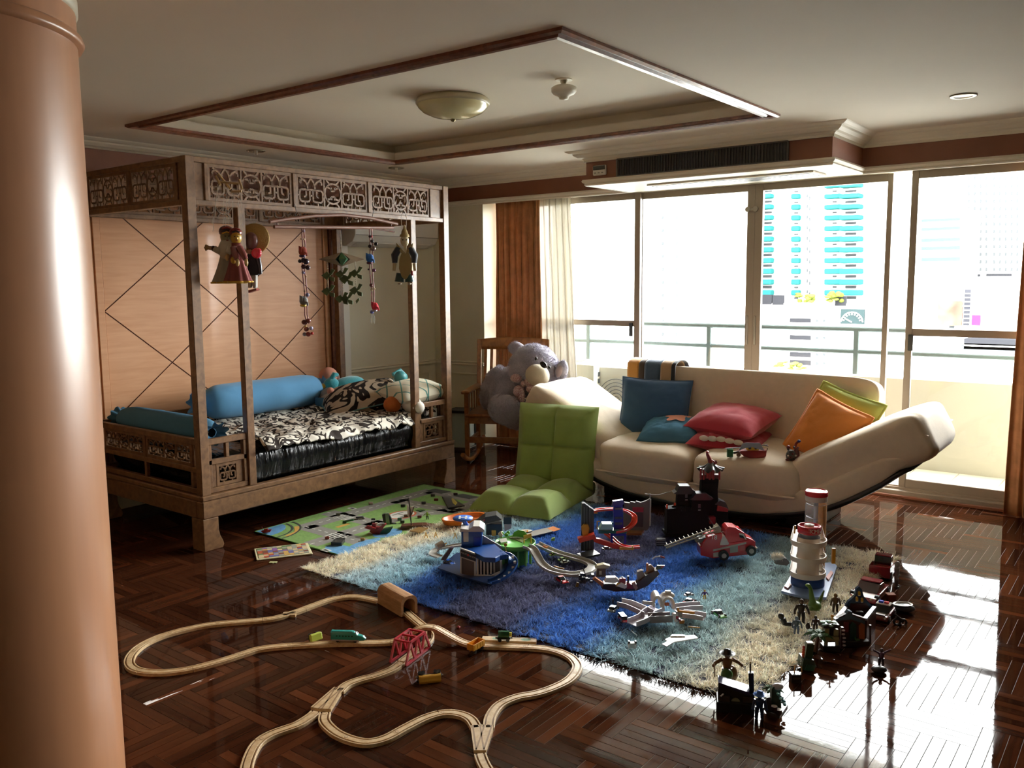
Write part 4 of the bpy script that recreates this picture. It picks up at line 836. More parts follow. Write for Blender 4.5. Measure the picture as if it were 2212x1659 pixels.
prof = [(0, 0), (.08, 0), (.17, .035), (.205, .09), (.21, .26), (.19, .295), (.16, .30), (0, .30)]
MB().m(M_acw).prism([(a, b) for a, b in prof], -.5, .5, 'y').obj('case', ac, bevel=.006)
MB().m(mat('ac_gap', '#6f6d66', .5)).box((.208, -.495, .085), (.2125, .495, .089)).obj('panel_gap', ac)
MB().m(M_acw).grid(lambda u, v: (.085+.085*v, -.44+.88*u, -.004+.035*v), 4, 4).obj('louvre', ac, solid=.004)
MB().m(mat('energy_label', '#c9a23c', .6)).box((.06, .501, .15), (.15, .5025, .25)).obj('energy_label', ac); MB().m(mat('label_paper', '#cfcabc', .6)).box((.06, .501, .09), (.15, .5025, .145)).obj('rating_plate', ac)
P = py(962, 610, YW); ou = thing('wall_switch', 'cream switch plate on the wall near the curtain', 'switch', (P.x, YW, P.z)); MB().m(mat('switch_cream', '#cfc8ac', .45)).box((-.035, -.008, -.055), (.035, 0, .055), .004).obj('plate', ou); MB().m(mat('switch_rocker', '#dcd6bd', .4)).box((-.012, -.012, -.025), (.012, -.007, .025), .002).obj('rocker', ou)
# ================================================================ shaggy striped rug (pile = uncountable strands) and printed play mat
RX0, RX1, RY0, RY1 = -3.53, -1.09, 2.79, 4.78
rug = thing('rug', 'thick shaggy rug striped beige pale blue cobalt and navy', 'rug', ((RX0+RX1)/2, (RY0+RY1)/2, 0))
MB().m(mat('rug_backing', '#3a3f55', .9)).box((RX0-rug.location.x+.02, RY0-rug.location.y+.02, 0), (RX1-rug.location.x-.02, RY1-rug.location.y-.02, .012), .004).obj('backing', rug)
stops = [(-3.53, '#dacfbb'), (-3.34, '#d6cab6'), (-3.24, '#b4c2c5'), (-3.0, '#93b2bc'), (-2.93, '#5f86b4'), (-2.84, '#456eae'), (-2.66, '#4066a4'), (-2.58, '#515a7c'), (-2.5, '#55556e'), (-2.22, '#555670'), (-2.12, '#4a6496'), (-2.04, '#446fb0'), (-1.83, '#4e78b4'), (-1.74, '#7f9fb0'), (-1.64, '#9db2b5'), (-1.45, '#a4b5b5'), (-1.36, '#bfbfb4'), (-1.28, '#d6cbb8'), (-1.05, '#dcd0bc')]
def build_pile():
    rg = np.random.default_rng(4); n = 210000; nc = 9000
    cx_ = rg.uniform(RX0, RX1, nc); cy2 = rg.uniform(RY0, RY1, nc); cdx = rg.normal(0, .85, nc); cdy = rg.normal(0, .85, nc); ch = rg.uniform(.75, 1.15, nc)
    ci = rg.integers(0, nc, n); x = cx_[ci]+rg.normal(0, .013, n); y = cy2[ci]+rg.normal(0, .013, n); np.clip(x, RX0+.005, RX1-.005, x); np.clip(y, RY0+.005, RY1-.005, y)
    L = rg.uniform(.026, .044, n)*ch[ci]; dx = cdx[ci]+rg.normal(0, .45, n); dy = cdy[ci]+rg.normal(0, .45, n); dz = rg.uniform(.75, 1.1, n)
    edge = (x < RX0+.03)*-1.+(x > RX1-.03)*1.; dx += edge*.6; edy = (y < RY0+.03)*-1.+(y > RY1-.03)*1.; dy += edy*.6
    nr = np.sqrt(dx*dx+dy*dy+dz*dz); dx, dy, dz = dx/nr, dy/nr, dz/nr
    ang = rg.uniform(0, 2*pi, n); w = rg.uniform(.0011, .0019, n); sx, sy = np.cos(ang)*w, np.sin(ang)*w; bx = rg.normal(0, .7, n); by = rg.normal(0, .7, n)
    b = np.stack([x, y, np.full(n, .008)], 1); s = np.stack([sx, sy, np.zeros(n)], 1); d = np.stack([dx, dy, dz], 1)*L[:, None]; bend = np.stack([bx, by, -np.abs(bx)*.4], 1)*L[:, None]*.5
    v = np.empty((n, 5, 3)); v[:, 0] = b-s; v[:, 1] = b+s; v[:, 2] = b+d*.55+s*.9; v[:, 3] = b+d*.55-s*.9; v[:, 4] = b+d+bend
    v[:, :, 2] = np.maximum(v[:, :, 2], .004); v -= np.array([rug.location.x, rug.location.y, 0])
    me = bpy.data.meshes.new('pile'); me.vertices.add(5*n); me.vertices.foreach_set('co', v.reshape(-1).astype(np.float32))
    base = (np.arange(n)*5)[:, None]; li = np.concatenate([base+np.array([0, 1, 2, 3]), base+np.array([3, 2, 4])], 1).reshape(-1)
    me.loops.add(7*n); me.loops.foreach_set('vertex_index', li.astype(np.int32)); me.polygons.add(2*n)
    ls = np.stack([np.arange(n)*7, np.arange(n)*7+4], 1).reshape(-1); me.polygons.foreach_set('loop_start', ls.astype(np.int32)); me.update(calc_edges=True)
    xs = np.array([a for a, _ in stops]); cs = np.array([hx(c) for _, c in stops]); xx = x+rg.normal(0, .02, n)+.02*np.sin(cy2[ci]*9+cx_[ci]*3); col = np.stack([np.interp(xx, xs, cs[:, k]) for k in range(3)], 1)*rg.uniform(1.1, 1.8, n)[:, None]
    c4 = np.ones((n, 5, 4)); c4[:, :, :3] = np.clip(col, 0, 1)[:, None, :]
    at = me.color_attributes.new('pile', 'FLOAT_COLOR', 'POINT'); at.data.foreach_set('color', c4.reshape(-1).astype(np.float32))
    m = mat('shag_pile', '#ffffff', .8, spec=.15); nt = m.node_tree; L_ = nt.links.new; an = N(nt, 'ShaderNodeAttribute', attribute_name='pile'); pb_ = nt.nodes['Principled BSDF']; L_(an.outputs['Color'], pb_.inputs['Base Color']); tr_ = N(nt, 'ShaderNodeBsdfTranslucent'); L_(an.outputs['Color'], tr_.inputs[0]); mx_ = N(nt, 'ShaderNodeMixShader'); mx_.inputs[0].default_value = .4; L_(pb_.outputs[0], mx_.inputs[1]); L_(tr_.outputs[0], mx_.inputs[2]); L_(mx_.outputs[0], nt.nodes['Material Output'].inputs[0]); me.materials.append(m)
    mkobj('pile', me, rug, kind='stuff')
build_pile(); RZ = .038      # height at which toys rest in the pile
# ---- play mat
MX0, MX1, MY0, MY1 = -4.34, -3.42, 3.07, 4.56
pm = thing('play_mat', 'green printed road play mat beside the bed under small toys', 'mat', (0, 0, 0))
M_mg = mat('mat_green', '#7c9f55', .9, var=.15, vs=60); M_rd = mat('mat_road', '#8c8880', .9, var=.08, vs=40); M_wt = mat('mat_white', '#d8d6cc', .9); M_wa = mat('mat_water', '#5f93bd', .9, var=.2, vs=40); M_yl = mat('mat_yellow', '#c99a45', .9); M_bk = mat('mat_black', '#3c3d36', .9); M_or2 = mat('mat_orange', '#c2603a', .9)
MB().m(M_mg).box((MX0, MY0, 0), (MX1, MY1, .005), .002).obj('mat_base', pm); MB().m(mat('mat_binding', '#5f8f4a', .8)).tube([(MX0, MY0, .004), (MX1, MY0, .004), (MX1, MY1, .004), (MX0, MY1, .004)], .004, 6, True).obj('binding', pm)
def strip(pts, w, m, name, z, dash=None):
    P = [V3((p[0], p[1], 0)) for p in pts]; q = MB().m(m); vs = []
    if dash:
        for a, b in zip(P, P[1:]):
            L = (b-a).length; n = max(1, int(L/dash)); d = (b-a)/n; s = V3((-d.y, d.x, 0)).normalized()*(w/2)
            for k in range(n): p = a+d*k; e = p+d*.5; q.add([(*(p-s)[:2], z), (*(e-s)[:2], z), (*(e+s)[:2], z), (*(p+s)[:2], z)], [(0, 1, 2, 3)])
    else:
        for i, p in enumerate(P):
            d = (P[min(i+1, len(P)-1)]-P[max(i-1, 0)]).normalized(); s = V3((-d.y, d.x, 0))*(w/2); vs += [(*(p-s)[:2], z), (*(p+s)[:2], z)]
        q.add(vs, [(2*i, 2*i+2, 2*i+3, 2*i+1) for i in range(len(P)-1)])
    return q.obj(name, pm, kind='stuff' if dash else None)
def disc(x, y, rx, ry, m, name, z=.0056, n=24): return MB().m(m).add([(x+rx*cos(2*pi*k/n), y+ry*sin(2*pi*k/n), z) for k in range(n)], [tuple(range(n))]).obj(name, pm)
rd = [[(-4.17, 3.30), (-4.17, 4.46)], [(-3.86, 3.10), (-3.86, 3.55), (-3.84, 3.9), (-3.7, 4.1), (-3.66, 4.5)], [(-4.17, 3.32), (-3.45, 3.30)], [(-4.32, 3.62), (-3.85, 3.62)], [(-4.17, 4.10), (-3.5, 4.15)], [(-4.17, 4.43), (-3.5, 4.43)], [(-3.48, 3.32), (-3.5, 4.5)]]
for q in rd: strip(q, .125, M_rd, 'printed_road', .0055)
for q in rd: strip(q, .008, M_wt, 'lane_dashes', .0060, .06)
MB().m(M_wa).prism(clip([(MX0+.15*cos(2*pi*k/24), MY0+.2*sin(2*pi*k/24)) for k in range(24)], MX0+.004, MX1, MY0+.004, MY1), .005, .0056).obj('printed_lake', pm); disc(-3.66, 3.52, .075, .10, M_wa, 'printed_lake'); disc(-3.60, 3.14, .16, .07, M_wa, 'printed_lake'); disc(-3.62, 3.30, .04, .12, M_wa, 'printed_lake', .0062)
disc(-3.88, 3.86, .085, .11, M_or2, 'printed_helipad_ring', .0064); disc(-3.88, 3.86, .07, .095, M_wt, 'printed_helipad', .0066)
for a, b in (((-.035, -.05), (-.035, .05)), ((.035, -.05), (.035, .05)), ((-.035, 0), (.035, 0))): strip([(-3.88+a[0], 3.86+a[1]), (-3.88+b[0], 3.86+b[1])], .016, M_rd, 'printed_letter_h', .0068)
for x, y in ((-4.12, 4.46), (-3.86, 4.46)): MB().m(M_bk).add([(x-.08, y-.04, .0062), (x+.08, y-.04, .0062), (x+.1, y+.05, .0062), (x-.06, y+.05, .0062)], [(0, 1, 2, 3)]).obj('printed_parking', pm)
for x0, y0 in ((-4.20, 3.60), (-3.55, 4.10), (-3.92, 3.30)):
    for k in range(5): MB().m(M_wt).box((x0+k*.026, y0-.045, .0060), (x0+k*.026+.013, y0+.045, .0064)).obj('zebra_bar', pm)
strip([(-4.10, 3.12), (-4.13, 3.22), (-4.22, 3.29)], .03, M_yl, 'printed_sand', .0062); strip([(-4.0, 3.42), (-4.0, 3.52)], .03, M_yl, 'printed_sand', .0062)
for r in (.19, .235): strip([(-4.32+r*cos(t), 3.08+r*sin(t)*1.1) for t in np.linspace(-.05, 1.6, 12)], .012, M_bk, 'printed_rail', .0064)
for x, y in ((-4.26, 3.78), (-4.18, 4.22), (-3.94, 4.05), (-3.70, 3.08), (-3.52, 4.36)): MB().m(M_wt).box((x-.03, y-.018, .0060), (x+.03, y+.018, .0066)).obj('printed_plate', pm); MB().m(M_bk).box((x-.018, y-.009, .0066), (x+.018, y+.009, .0068)).obj('printed_plate_mark', pm)
# ---- puzzle board
pts = [pz(545, 1214), pz(670, 1200), pz(672, 1175), pz(556, 1184)]; c_ = sum(pts, V3((0, 0, 0)))/4; pb = thing('puzzle_board', 'cream framed picture puzzle board lying on the floor by the mat', 'puzzle', (c_.x, c_.y, 0), radians(58))
MB().m(mat('puzzle_frame', '#d8cfa8', .6)).box((-.15, -.105, 0), (.15, .105, .008), .003).obj('tray', pb); r_ = random.Random(2); pal = ['#8a5a9a', '#b85a3a', '#5f7a4a', '#c9a15a', '#7a4a3a', '#9a9a8a', '#6a6a9a', '#a8482f', '#d0b890']
for i in range(10):
    for j in range(7):
        c2 = r_.choice(pal[2:] if j < 3 else pal); MB().m(mat('pz_'+c2[1:], c2, .6)).box((-.135+i*.027, -.09+j*.0257, .008), (-.135+i*.027+.026, -.09+j*.0257+.0247, .0105)).obj('puzzle_piece', pb)
P = pz(590, 1215); MB().m(mat('pz_loose', '#a8a878', .6)).prism([(-.02, -.012), (0, -.012), (.004, -.018), (.01, -.012), (.02, -.012), (.02, .012), (-.02, .012)], 0, .003).obj('puzzle_piece', label='loose olive puzzle piece on the floor beside the puzzle board', cat='puzzle piece', loc=(P.x, P.y, 0), rot=(0, 0, .6))
# ================================================================ wooden train track
M_tk = wood('beech_track', '#cdb28a', '#b8966a', (14, 14, 14), .5, .08, .04); M_gv = mat('track_groove', '#8a6a46', .6)
TH = .012
def catmull(P, n=10):
    out = []; m = len(P)
    for i in range(m-1):
        a, b, c_, d = P[max(i-1, 0)], P[i], P[i+1], P[min(i+2, m-1)]
        for k in range(n):
            t = k/n; out.append(.5*((2*b)+(c_-a)*t+(2*a-5*b+4*c_-d)*t*t+(3*b-a-3*c_+d)*t**3))
    out.append(P[-1]); return out
TP = [(-.02, 0), (-.02, .0112), (-.0192, TH), (-.0155, TH), (-.015, .009), (-.0095, .009), (-.009, TH), (.009, TH), (.0095, .009), (.015, .009), (.0155, TH), (.0192, TH), (.02, .0112), (.02, 0)]
def track_mesh(P):
    k = len(TP); vs = []; q = MB().m(M_tk); o = P[len(P)//2]; O = V3((o.x, o.y, 0))
    for i, p in enumerate(P):
        d = P[min(i+1, len(P)-1)]-P[max(i-1, 0)]; d.z = 0; d.normalize(); s = V3((d.y, -d.x, 0))
        for a, z in TP: vs.append(p-O+s*a+V3((0, 0, z)))
    for i in range(len(P)-1):
        for j in range(k-1): q.m(M_gv if j in (4, 8) else M_tk); q.add([vs[i*k+j], vs[(i+1)*k+j], vs[(i+1)*k+j+1], vs[i*k+j+1]], [(0, 1, 2, 3)])
    q.m(M_tk); q.add(vs[:k], [tuple(range(k))]); q.add(vs[-k:], [tuple(range(k))[::-1]]); return q, O
def lay(pix, label, group, piece=.2):
    P = catmull([pz(x, y, z+TH)-V3((0, 0, TH)) for x, y, z in [(*p, 0.) if len(p) == 2 else p for p in pix]], 12)
    L = [0.]
    for a, b in zip(P, P[1:]): L.append(L[-1]+(b-a).length)
    n = max(1, round(L[-1]/piece)); st = L[-1]/n
    def at(s):
        for i in range(len(L)-1):
            if L[i+1] >= s: t = (s-L[i])/max(1e-9, L[i+1]-L[i]); return P[i].lerp(P[i+1], t)
        return P[-1]
    for k in range(n):
        a, b = k*st+.0006, (k+1)*st-.0006; q, O = track_mesh([at(a+(b-a)*i/14) for i in range(15)])
        t = thing('track_piece', label, 'train track', O, 0, group); q.obj('rail_bed', t)
        e = at(b); d = (at(b)-at(b-.01)).normalized(); c_ = e-O-d*.012
        MB().m(M_gv).lathe([(.0052, TH+.0002), (.0068, TH+.0004), (.0072, TH-.001)], (c_.x, c_.y, c_.z), 12).obj('peg_joint', t)
G1 = 'wooden train track pieces'
lay([(818, 1296), (790, 1290), (760, 1287), (720, 1292), (680, 1305), (645, 1318), (600, 1332), (560, 1338), (500, 1343), (450, 1348), (400, 1358), (350, 1372), (310, 1390), (286, 1410), (279, 1430), (292, 1444), (325, 1450), (370, 1449), (420, 1441), (480, 1425), (530, 1409), (560, 1400), (610, 1394), (690, 1389), (770, 1387), (825, 1386), (850, 1383, .004), (872, 1374, .018), (893, 1361, .042), (915, 1352, .055), (940, 1354, .05), (962, 1365, .033), (985, 1378, .014), (1008, 1388, .002), (1035, 1392), (1085, 1394), (1140, 1396)], 'pale wooden train track piece in the long loop left of the red bridge', G1)
lay([(1140, 1396), (1184, 1400), (1216, 1409), (1238, 1422), (1247, 1441), (1231, 1465), (1198, 1483), (1159, 1496), (1117, 1504), (1080, 1520), (1060, 1545), (1055, 1571)], 'pale wooden train track piece in the loop beside the blue rug edge', G1)
lay([(1029, 1571), (1018, 1553), (1001, 1543), (976, 1538), (948, 1540), (916, 1550), (874, 1571), (835, 1592), (800, 1601), (768, 1598), (733, 1585), (710, 1568), (700, 1553), (702, 1538)], 'pale wooden train track piece in the curve between the two switches', G1)
lay([(682, 1536), (669, 1547), (641, 1564), (609, 1575), (581, 1586), (556, 1603), (541, 1628), (532, 1660), (535, 1690)], 'pale wooden train track piece leading from the first switch out past the shot', G1)
lay([(732, 1492), (750, 1477), (779, 1466), (810, 1458), (846, 1444), (866, 1430)], 'pale wooden train track piece between the red bridge and the switch', G1)
lay([(868, 1428), (890, 1411), (910, 1396)], 'straight wooden track piece carrying the red truss bridge', G1, .3)
lay([(910, 1396), (922, 1384), (928, 1372), (922, 1362)], 'curved wooden track piece passing under the raised track', G1)
lay([(1037, 1627), (1042, 1642), (1053, 1662), (1075, 1690)], 'pale wooden train track piece leaving the second switch', G1)
lay([(878, 1320), (905, 1343), (930, 1362)], 'straight wooden track piece between the tunnel and the raised crossing', G1)
def switch(a, b, c_, lb):         # a = single end, b and c = branch ends (pixels)
    A, B, C = pz(*a), pz(*b), pz(*c_); t = thing('track_switch', lb, 'train track', (A.x, A.y, 0)); O = V3((A.x, A.y, 0)); A, B, C = A-O, B-O, C-O
    def edge(P, Q, s): d = (Q-P).normalized(); n = V3((d.y, -d.x, 0))*.02*s; return [P+n, Q+n]
    s = 1 if (B-A).cross(C-A).z > 0 else -1; l, r = edge(A, B, s), edge(A, C, -s); bi = edge(A, B, -s)[1]; ci = edge(A, C, s)[1]
    poly = [l[0], l[1], bi, (bi+ci)/2+(A-(B+C)/2)*.04, ci, r[1], r[0]]; MB().m(M_tk).prism([(p.x, p.y) for p in poly], 0, TH).obj('plate', t)
    for E in (B, C):
        d = (E-A).normalized(); n = V3((d.y, -d.x, 0))
        for k in (-1, 1): MB().m(M_gv).beam(A+n*.0122*k+V3((0, 0, TH-.0009)), E+n*.0122*k+V3((0, 0, TH-.0009)), .0055, .002).obj('groove', t)
switch((732, 1492), (682, 1536), (703, 1538), 'wooden track switch at the top of the lower curves')
switch((1037, 1627), (1029, 1573), (1055, 1573), 'wooden track switch with crossing grooves near the lower middle')
P, Q = pz(611, 1331), pz(640, 1330); t = thing('track_piece', 'short stray track piece lying beside the upper loop', 'train track', (P.x, P.y, 0), 0, G1); MB().m(M_tk).beam((0, 0, .006), (Q.x-P.x, Q.y-P.y, .006), .04, .012).obj('rail_bed', t); MB().m(M_gv).beam((0, 0, .0118), ((Q.x-P.x)*.9, (Q.y-P.y)*.9, .0118), .006, .002).obj('groove', t)
# bridge pier under the raised crossing
P = pz(915, 1385); t = thing('bridge_support', 'brown arched support under the raised track', 'track support', (pz(915, 1352, .067).x, pz(915, 1352, .067).y, 0), radians(-20)); MB().m(wood('pier_wood', '#8a5a3a', '#6a4026', (9, 9, 9))).box((-.012, -.03, 0), (.012, -.022, .054)).obj('leg', t); MB().m(MATS['pier_wood']).box((-.012, .022, 0), (.012, .03, .054)).obj('leg', t); MB().m(MATS['pier_wood']).box((-.014, -.03, .048), (.014, .03, .0545)).obj('cap', t)
# tunnel
A, B = pz(816, 1303), pz(867, 1333); d = (B-A); n = V3((-d.y, d.x, 0)).normalized(); L_ = d.length; t = thing('toy_tunnel', 'brown wooden arch tunnel over the train track', 'toy tunnel', (A.x, A.y, 0), atan2(d.y, d.x)); w, h, r = .085, .088, .03
ol = [(0, 0), (0, h-r)]+[(r-r*cos(a), h-r+r*sin(a)) for a in np.linspace(.3, pi/2, 5)]+[(w-r+r*sin(a), h-r+r*cos(a)) for a in np.linspace(0, pi/2-.3, 5)]+[(w, h-r), (w, 0)]
il = [(w-.012, 0), (w-.012, h-r-.004)]+[(w/2+(w/2-.012)*cos(a), h-.042+.03*sin(a)) for a in np.linspace(.2, pi-.2, 8)]+[(.012, h-r-.004), (.012, 0)]
MB().m(wood('tunnel_wood', '#b58a63', '#9a6f48', (5, 20, 20), .6, 0)).prism(ol+il, 0, L_, 'x').obj('arch', t)
# red truss bridge
A, B = pz(860, 1437), pz(912, 1398); d = (B-A).normalized(); L_ = (B-A).length; t = thing('truss_bridge', 'red plastic truss bridge spanning the wooden track', 'toy bridge', (A.x, A.y, 0), atan2(d.y, d.x)); M_rb = pl('#a51f2e', .35); hw, hh = .036, .085
for s in (-1, 1):
    y = s*hw; q = lambda n, a, b: MB().m(M_rb).beam((a[0], y, a[1]), (b[0], y, b[1]), .007, .009).obj(n, t)
    q('bottom_chord', (0, .006), (L_, .006)); q('top_chord', (L_*.2, hh), (L_*.8, hh))
    for a, b in (((0, .006), (L_*.2, hh)), ((L_*.2, hh), (L_*.36, .006)), ((L_*.36, .006), (L_*.5, hh)), ((L_*.5, hh), (L_*.64, .006)), ((L_*.64, .006), (L_*.8, hh)), ((L_*.8, hh), (L_, .006))): q('diagonal', a, b)
for x in (.2, .5, .8): MB().m(M_rb).beam((L_*x, -hw, hh), (L_*x, hw, hh), .007).obj('cross_bar', t)
# ---- wagons
M_whl = pl('#1c1a18', .4); M_mag = mat('magnet', '#a8a49c', .25, metal=.9)
def wheels(t, xs, y, z, r=.0075, w=.006, name='wheel', m=None, hub=None):
    for x in xs:
        for s in (-1, 1):
            o = MB().m(m or M_whl).cyl((x, s*y-w/2, z), (x, s*y+w/2, z), r, 14).obj(name, t)
            if hub: MB().m(hub).cyl((x, s*(y+w/2), z), (x, s*(y+w/2+.0015), z), r*.5, 10).obj('hub', o)
def orient(a, b, z=0.): A, B = pz(*a, z), pz(*b, z); return (A+B)/2, atan2((B-A).y, (B-A).x), (B-A).length
def bullet():
    C, an, L = orient((720, 1384), (788, 1386), TH); L = .145; t = thing('toy_train', 'teal bullet train engine standing on the wooden track', 'toy train', (C.x, C.y, TH), an); M_t = pl('#2f8f84', .25)
    def f(u, v):
        x = (v-.5)*L; k = v-.5
        h = itp([(-.5, .046), (.1, .046), (.18, .042), (.28, .031), (.42, .026), (.5, .016)], k); wdt = itp([(-.5, .016), (.3, .016), (.45, .012), (.5, .006)], k); a = pi*u
        return (x, wdt*cos(a)*(abs(cos(a))+1e-6)**-.45, .010+(h-.010)*(sin(a)**.5 if sin(a) > 0 else 0))
    MB().m(M_t).grid(f, 20, 40).obj('body', t); MB().m(pl('#a89aa0', .4)).box((-L/2, -.0165, .005), (L*.34, .0165, .0145), .003).obj('skirt', t); MB().m(M_t).box((-L/2, -.015, .012), (-L/2+.002, .015, .044)).obj('rear_wall', t)
    MB().m(pl('#16201e', .1)).box((L*.17, -.011, .036), (L*.24, .011, .0405), .002).obj('windscreen', t); MB().m(pl('#e8ece8', .2)).box((L*.24, -.012, .031), (L*.27, .012, .0345), .001).obj('visor', t)
    for k in range(6):
        for s in (-1, 1): MB().m(pl('#163f3a', .2)).box((-.05+k*.013, s*.0162-.0006, .026), (-.044+k*.013, s*.0162+.0006, .030)).obj('window', t)
    wheels(t, (-.045, .03), .0125, .0068, .0065)
bullet()
def wagon(label, a, b, zb, body, L=.075, name='toy_wagon', roll=0.):
    C, an, _ = orient(a, b, zb); t = thing(name, label, 'toy wagon', (C.x, C.y, zb), an, 'wooden railway wagons'); t.rotation_euler = (roll, 0, an); M_ch = pl('#22201d', .5)
    MB().m(M_ch).box((-L/2, -.013, .009), (L/2, .013, .016), .002).obj('chassis', t); wheels(t, (-L*.3, L*.3), .014, .0078)
    for s in (-1, 1): MB().m(M_mag).cyl((s*L/2, 0, .0125), (s*(L/2+.008), 0, .0125), .004, 10).obj('coupling', t)
    body(t, L); return t
def hopper(t, L):
    m = pl('#d8952a', .35)
    for a, b in (((-L/2, -.018, .016), (L/2, -.0155, .042)), ((-L/2, .0155, .016), (L/2, .018, .042)), ((-L/2, -.0155, .016), (-L/2+.003, .0155, .042)), ((L/2-.003, -.0155, .016), (L/2, .0155, .042))): MB().m(m).box(a, b, .0006).obj('side_wall', t)
    MB().m(m).box((-L/2, -.0155, .016), (L/2, .0155, .019)).obj('tray_floor', t)
    for k in range(4): MB().m(pl('#e0a546', .35)).box((-L/2+.008+k*.018, -.0188, .02), (-L/2+.018+k*.018, -.018, .038)).obj('rib', t)
wagon('yellow orange open hopper wagon tilted on the raised track foot', (1010, 1417), (1046, 1396), .004, hopper)
wagon('green tank wagon with a yellow nose parked on a side track plate', (1072, 1384), (1105, 1384), TH, lambda t, L: (MB().m(pl('#1e5a35', .3)).cyl((-L*.42, 0, .028), (L*.42, 0, .028), .0145, 18).obj('tank', t), MB().m(pl('#d8c43a', .3)).cyl((L*.42, 0, .027), (L*.6, 0, .027), .009, 14).obj('nose', t)), .055)
wagon('lime and black little wagon lying on its side by the loop', (664, 1379), (688, 1371), .018, lambda t, L: (MB().m(pl('#b7c653', .35)).box((-L/2, -.016, .014), (L/2, .016, .032), .004).obj('body', t),), .055, roll=radians(78))
def tank(t, L):
    MB().m(mat('brass_yellow', '#b88a2a', .35, metal=.35)).cyl((-L*.46, 0, .026), (L*.46, 0, .026), .0185, 22).obj('tank', t)
    for k in range(5): MB().m(pl('#3a2c0e', .5)).box((-.018+k*.0075, -.0189, .021), (-.0125+k*.0075, -.0182, .0255)).obj('printed_mark', t)
    wheels(t, (-L*.4, -L*.26, L*.26, L*.4), .013, .0035, .0075, .007)
wagon('yellow tank wagon tipped over on the parquet showing black wheels', (898, 1458), (955, 1452), .020, tank, .09, roll=radians(118))
P = pz(1100, 1386); t = thing('track_plate', 'flat wooden track plate printed with green leaves', 'train track', (P.x, P.y, 0), orient((1040, 1384), (1145, 1388))[1]); MB().m(M_tk).box((-.115, -.02, 0), (.115, .02, TH), .001).obj('plate', t)
for x in (-.05, .07): MB().m(mat('leaf_print', '#6f8f6a', .6)).lathe([(.001, 0), (.022, 0)], (x, 0, TH+.0003), 14, ell=.6).obj('printed_leaf', t)
P = pz(991, 1357); MB().m(pl('#8f1f2a')).box((-.008, -.006, 0), (.008, .006, .01), .003).obj('plastic_bit', label='tiny red plastic bit lying on the floor near the rug', cat='toy', loc=(P.x, P.y, 0))
# ================================================================ toys: a toy stands at the ground point under a pixel; its outlines are measured in the upright plane there
def cm(c, r=.3): return pl(c, r) if isinstance(c, str) else c
class Toy:
    def __init__(s, name, label, cat, x=0, y=0, z=None, yaw=0., group=None, base=None):
        P = base if base is not None else pz(x, y, RZ if z is None else z); s.o = thing(name, label, cat, P, YAW+radians(yaw), group); s.b = V3(P); a = YAW+radians(yaw)
        s.ux = V3((cos(a), sin(a), 0)); s.uy = V3((-sin(a), cos(a), 0)); s.k = (s.b-V3((0, 0, HC))).dot(V3(fw))/F
    def L(s, x, y, dy=0.):                       # pixel -> local point in the upright plane dy behind the toy's base
        d = V3(ray(x, y)); C = V3((0, 0, HC)); t = (s.b+s.uy*dy-C).dot(s.uy)/d.dot(s.uy); p = C+d*t-s.b; return V3((p.dot(s.ux), dy, p.z))
    def G(s, x, y, z=0.):                        # pixel -> local point on the level plane z above the base
        p = pz(x, y, s.b.z+z)-s.b; return V3((p.dot(s.ux), p.dot(s.uy), z))
    def ex(s, name, pts, y0, y1, m, bevel=.0, par=None):
        q = [s.L(x, y, y0) for x, y in pts]; return MB().m(cm(m)).prism([(p.x, p.z) for p in q], y0, y1, 'y').obj(name, par or s.o, bevel=bevel)
    def bx(s, name, x0, y0, x1, y1, d0, d1, m, ch=.0015, par=None):
        a, b = s.L(x0, y1, d0), s.L(x1, y0, d0); return MB().m(cm(m)).box((a.x, d0, a.z), (b.x, d1, b.z), ch).obj(name, par or s.o)
    def slab(s, name, pts, z0, z1, m, bevel=0.):  # level polygon given by pixels on the plane z1
        q = [s.G(x, y, z1) for x, y in pts]; return MB().m(cm(m)).prism([(p.x, p.y) for p in q], z0, z1).obj(name, s.o, bevel=bevel)
    def tb(s, name, pts, r, m, n=8, par=None): return MB().m(cm(m)).tube([s.L(*p) for p in pts], r, n).obj(name, par or s.o)
    def bl(s, name, p, r, m, par=None, n=12): return MB().m(cm(m)).ball(s.L(*p), r, n, 8).obj(name, par or s.o)
    def cy(s, name, p, h, r, m, r2=None, n=20): c_ = s.L(*p); return MB().m(cm(m)).cyl(c_, (c_.x, c_.y, c_.z+h), r, n, r2).obj(name, s.o)
    def studs(s, x0, x1, y, dy, n, m, r=.0024, h=.0018):
        for k in range(n): c_ = s.L(x0+(x1-x0)*(k+.5)/n, y, dy); MB().m(cm(m)).cyl(c_, (c_.x, c_.y, c_.z+h), r, 8).obj('stud', s.o)
def channel(t, name, P, w, wall, m, th=.003):     # open gutter-shaped track
    pr = [(-w/2, wall), (-w/2, 0), (w/2, 0), (w/2, wall), (w/2-th, wall), (w/2-th, th), (-w/2+th, th), (-w/2+th, wall)]; k = len(pr); vs = []; P = catmull([V3(p) for p in P], 6)
    for i, p in enumerate(P):
        d = P[min(i+1, len(P)-1)]-P[max(i-1, 0)]; d.z = 0; d.normalize(); n = V3((d.y, -d.x, 0))
        for a, z in pr: vs.append(p+n*a+V3((0, 0, z)))
    fs = [(i*k+j, (i+1)*k+j, (i+1)*k+(j+1) % k, i*k+(j+1) % k) for i in range(len(P)-1) for j in range(k)]+[tuple(range(k)), tuple(range((len(P)-1)*k, len(P)*k))[::-1]]
    return MB().m(cm(m)).add(vs, fs).obj(name, t.o if isinstance(t, Toy) else t)
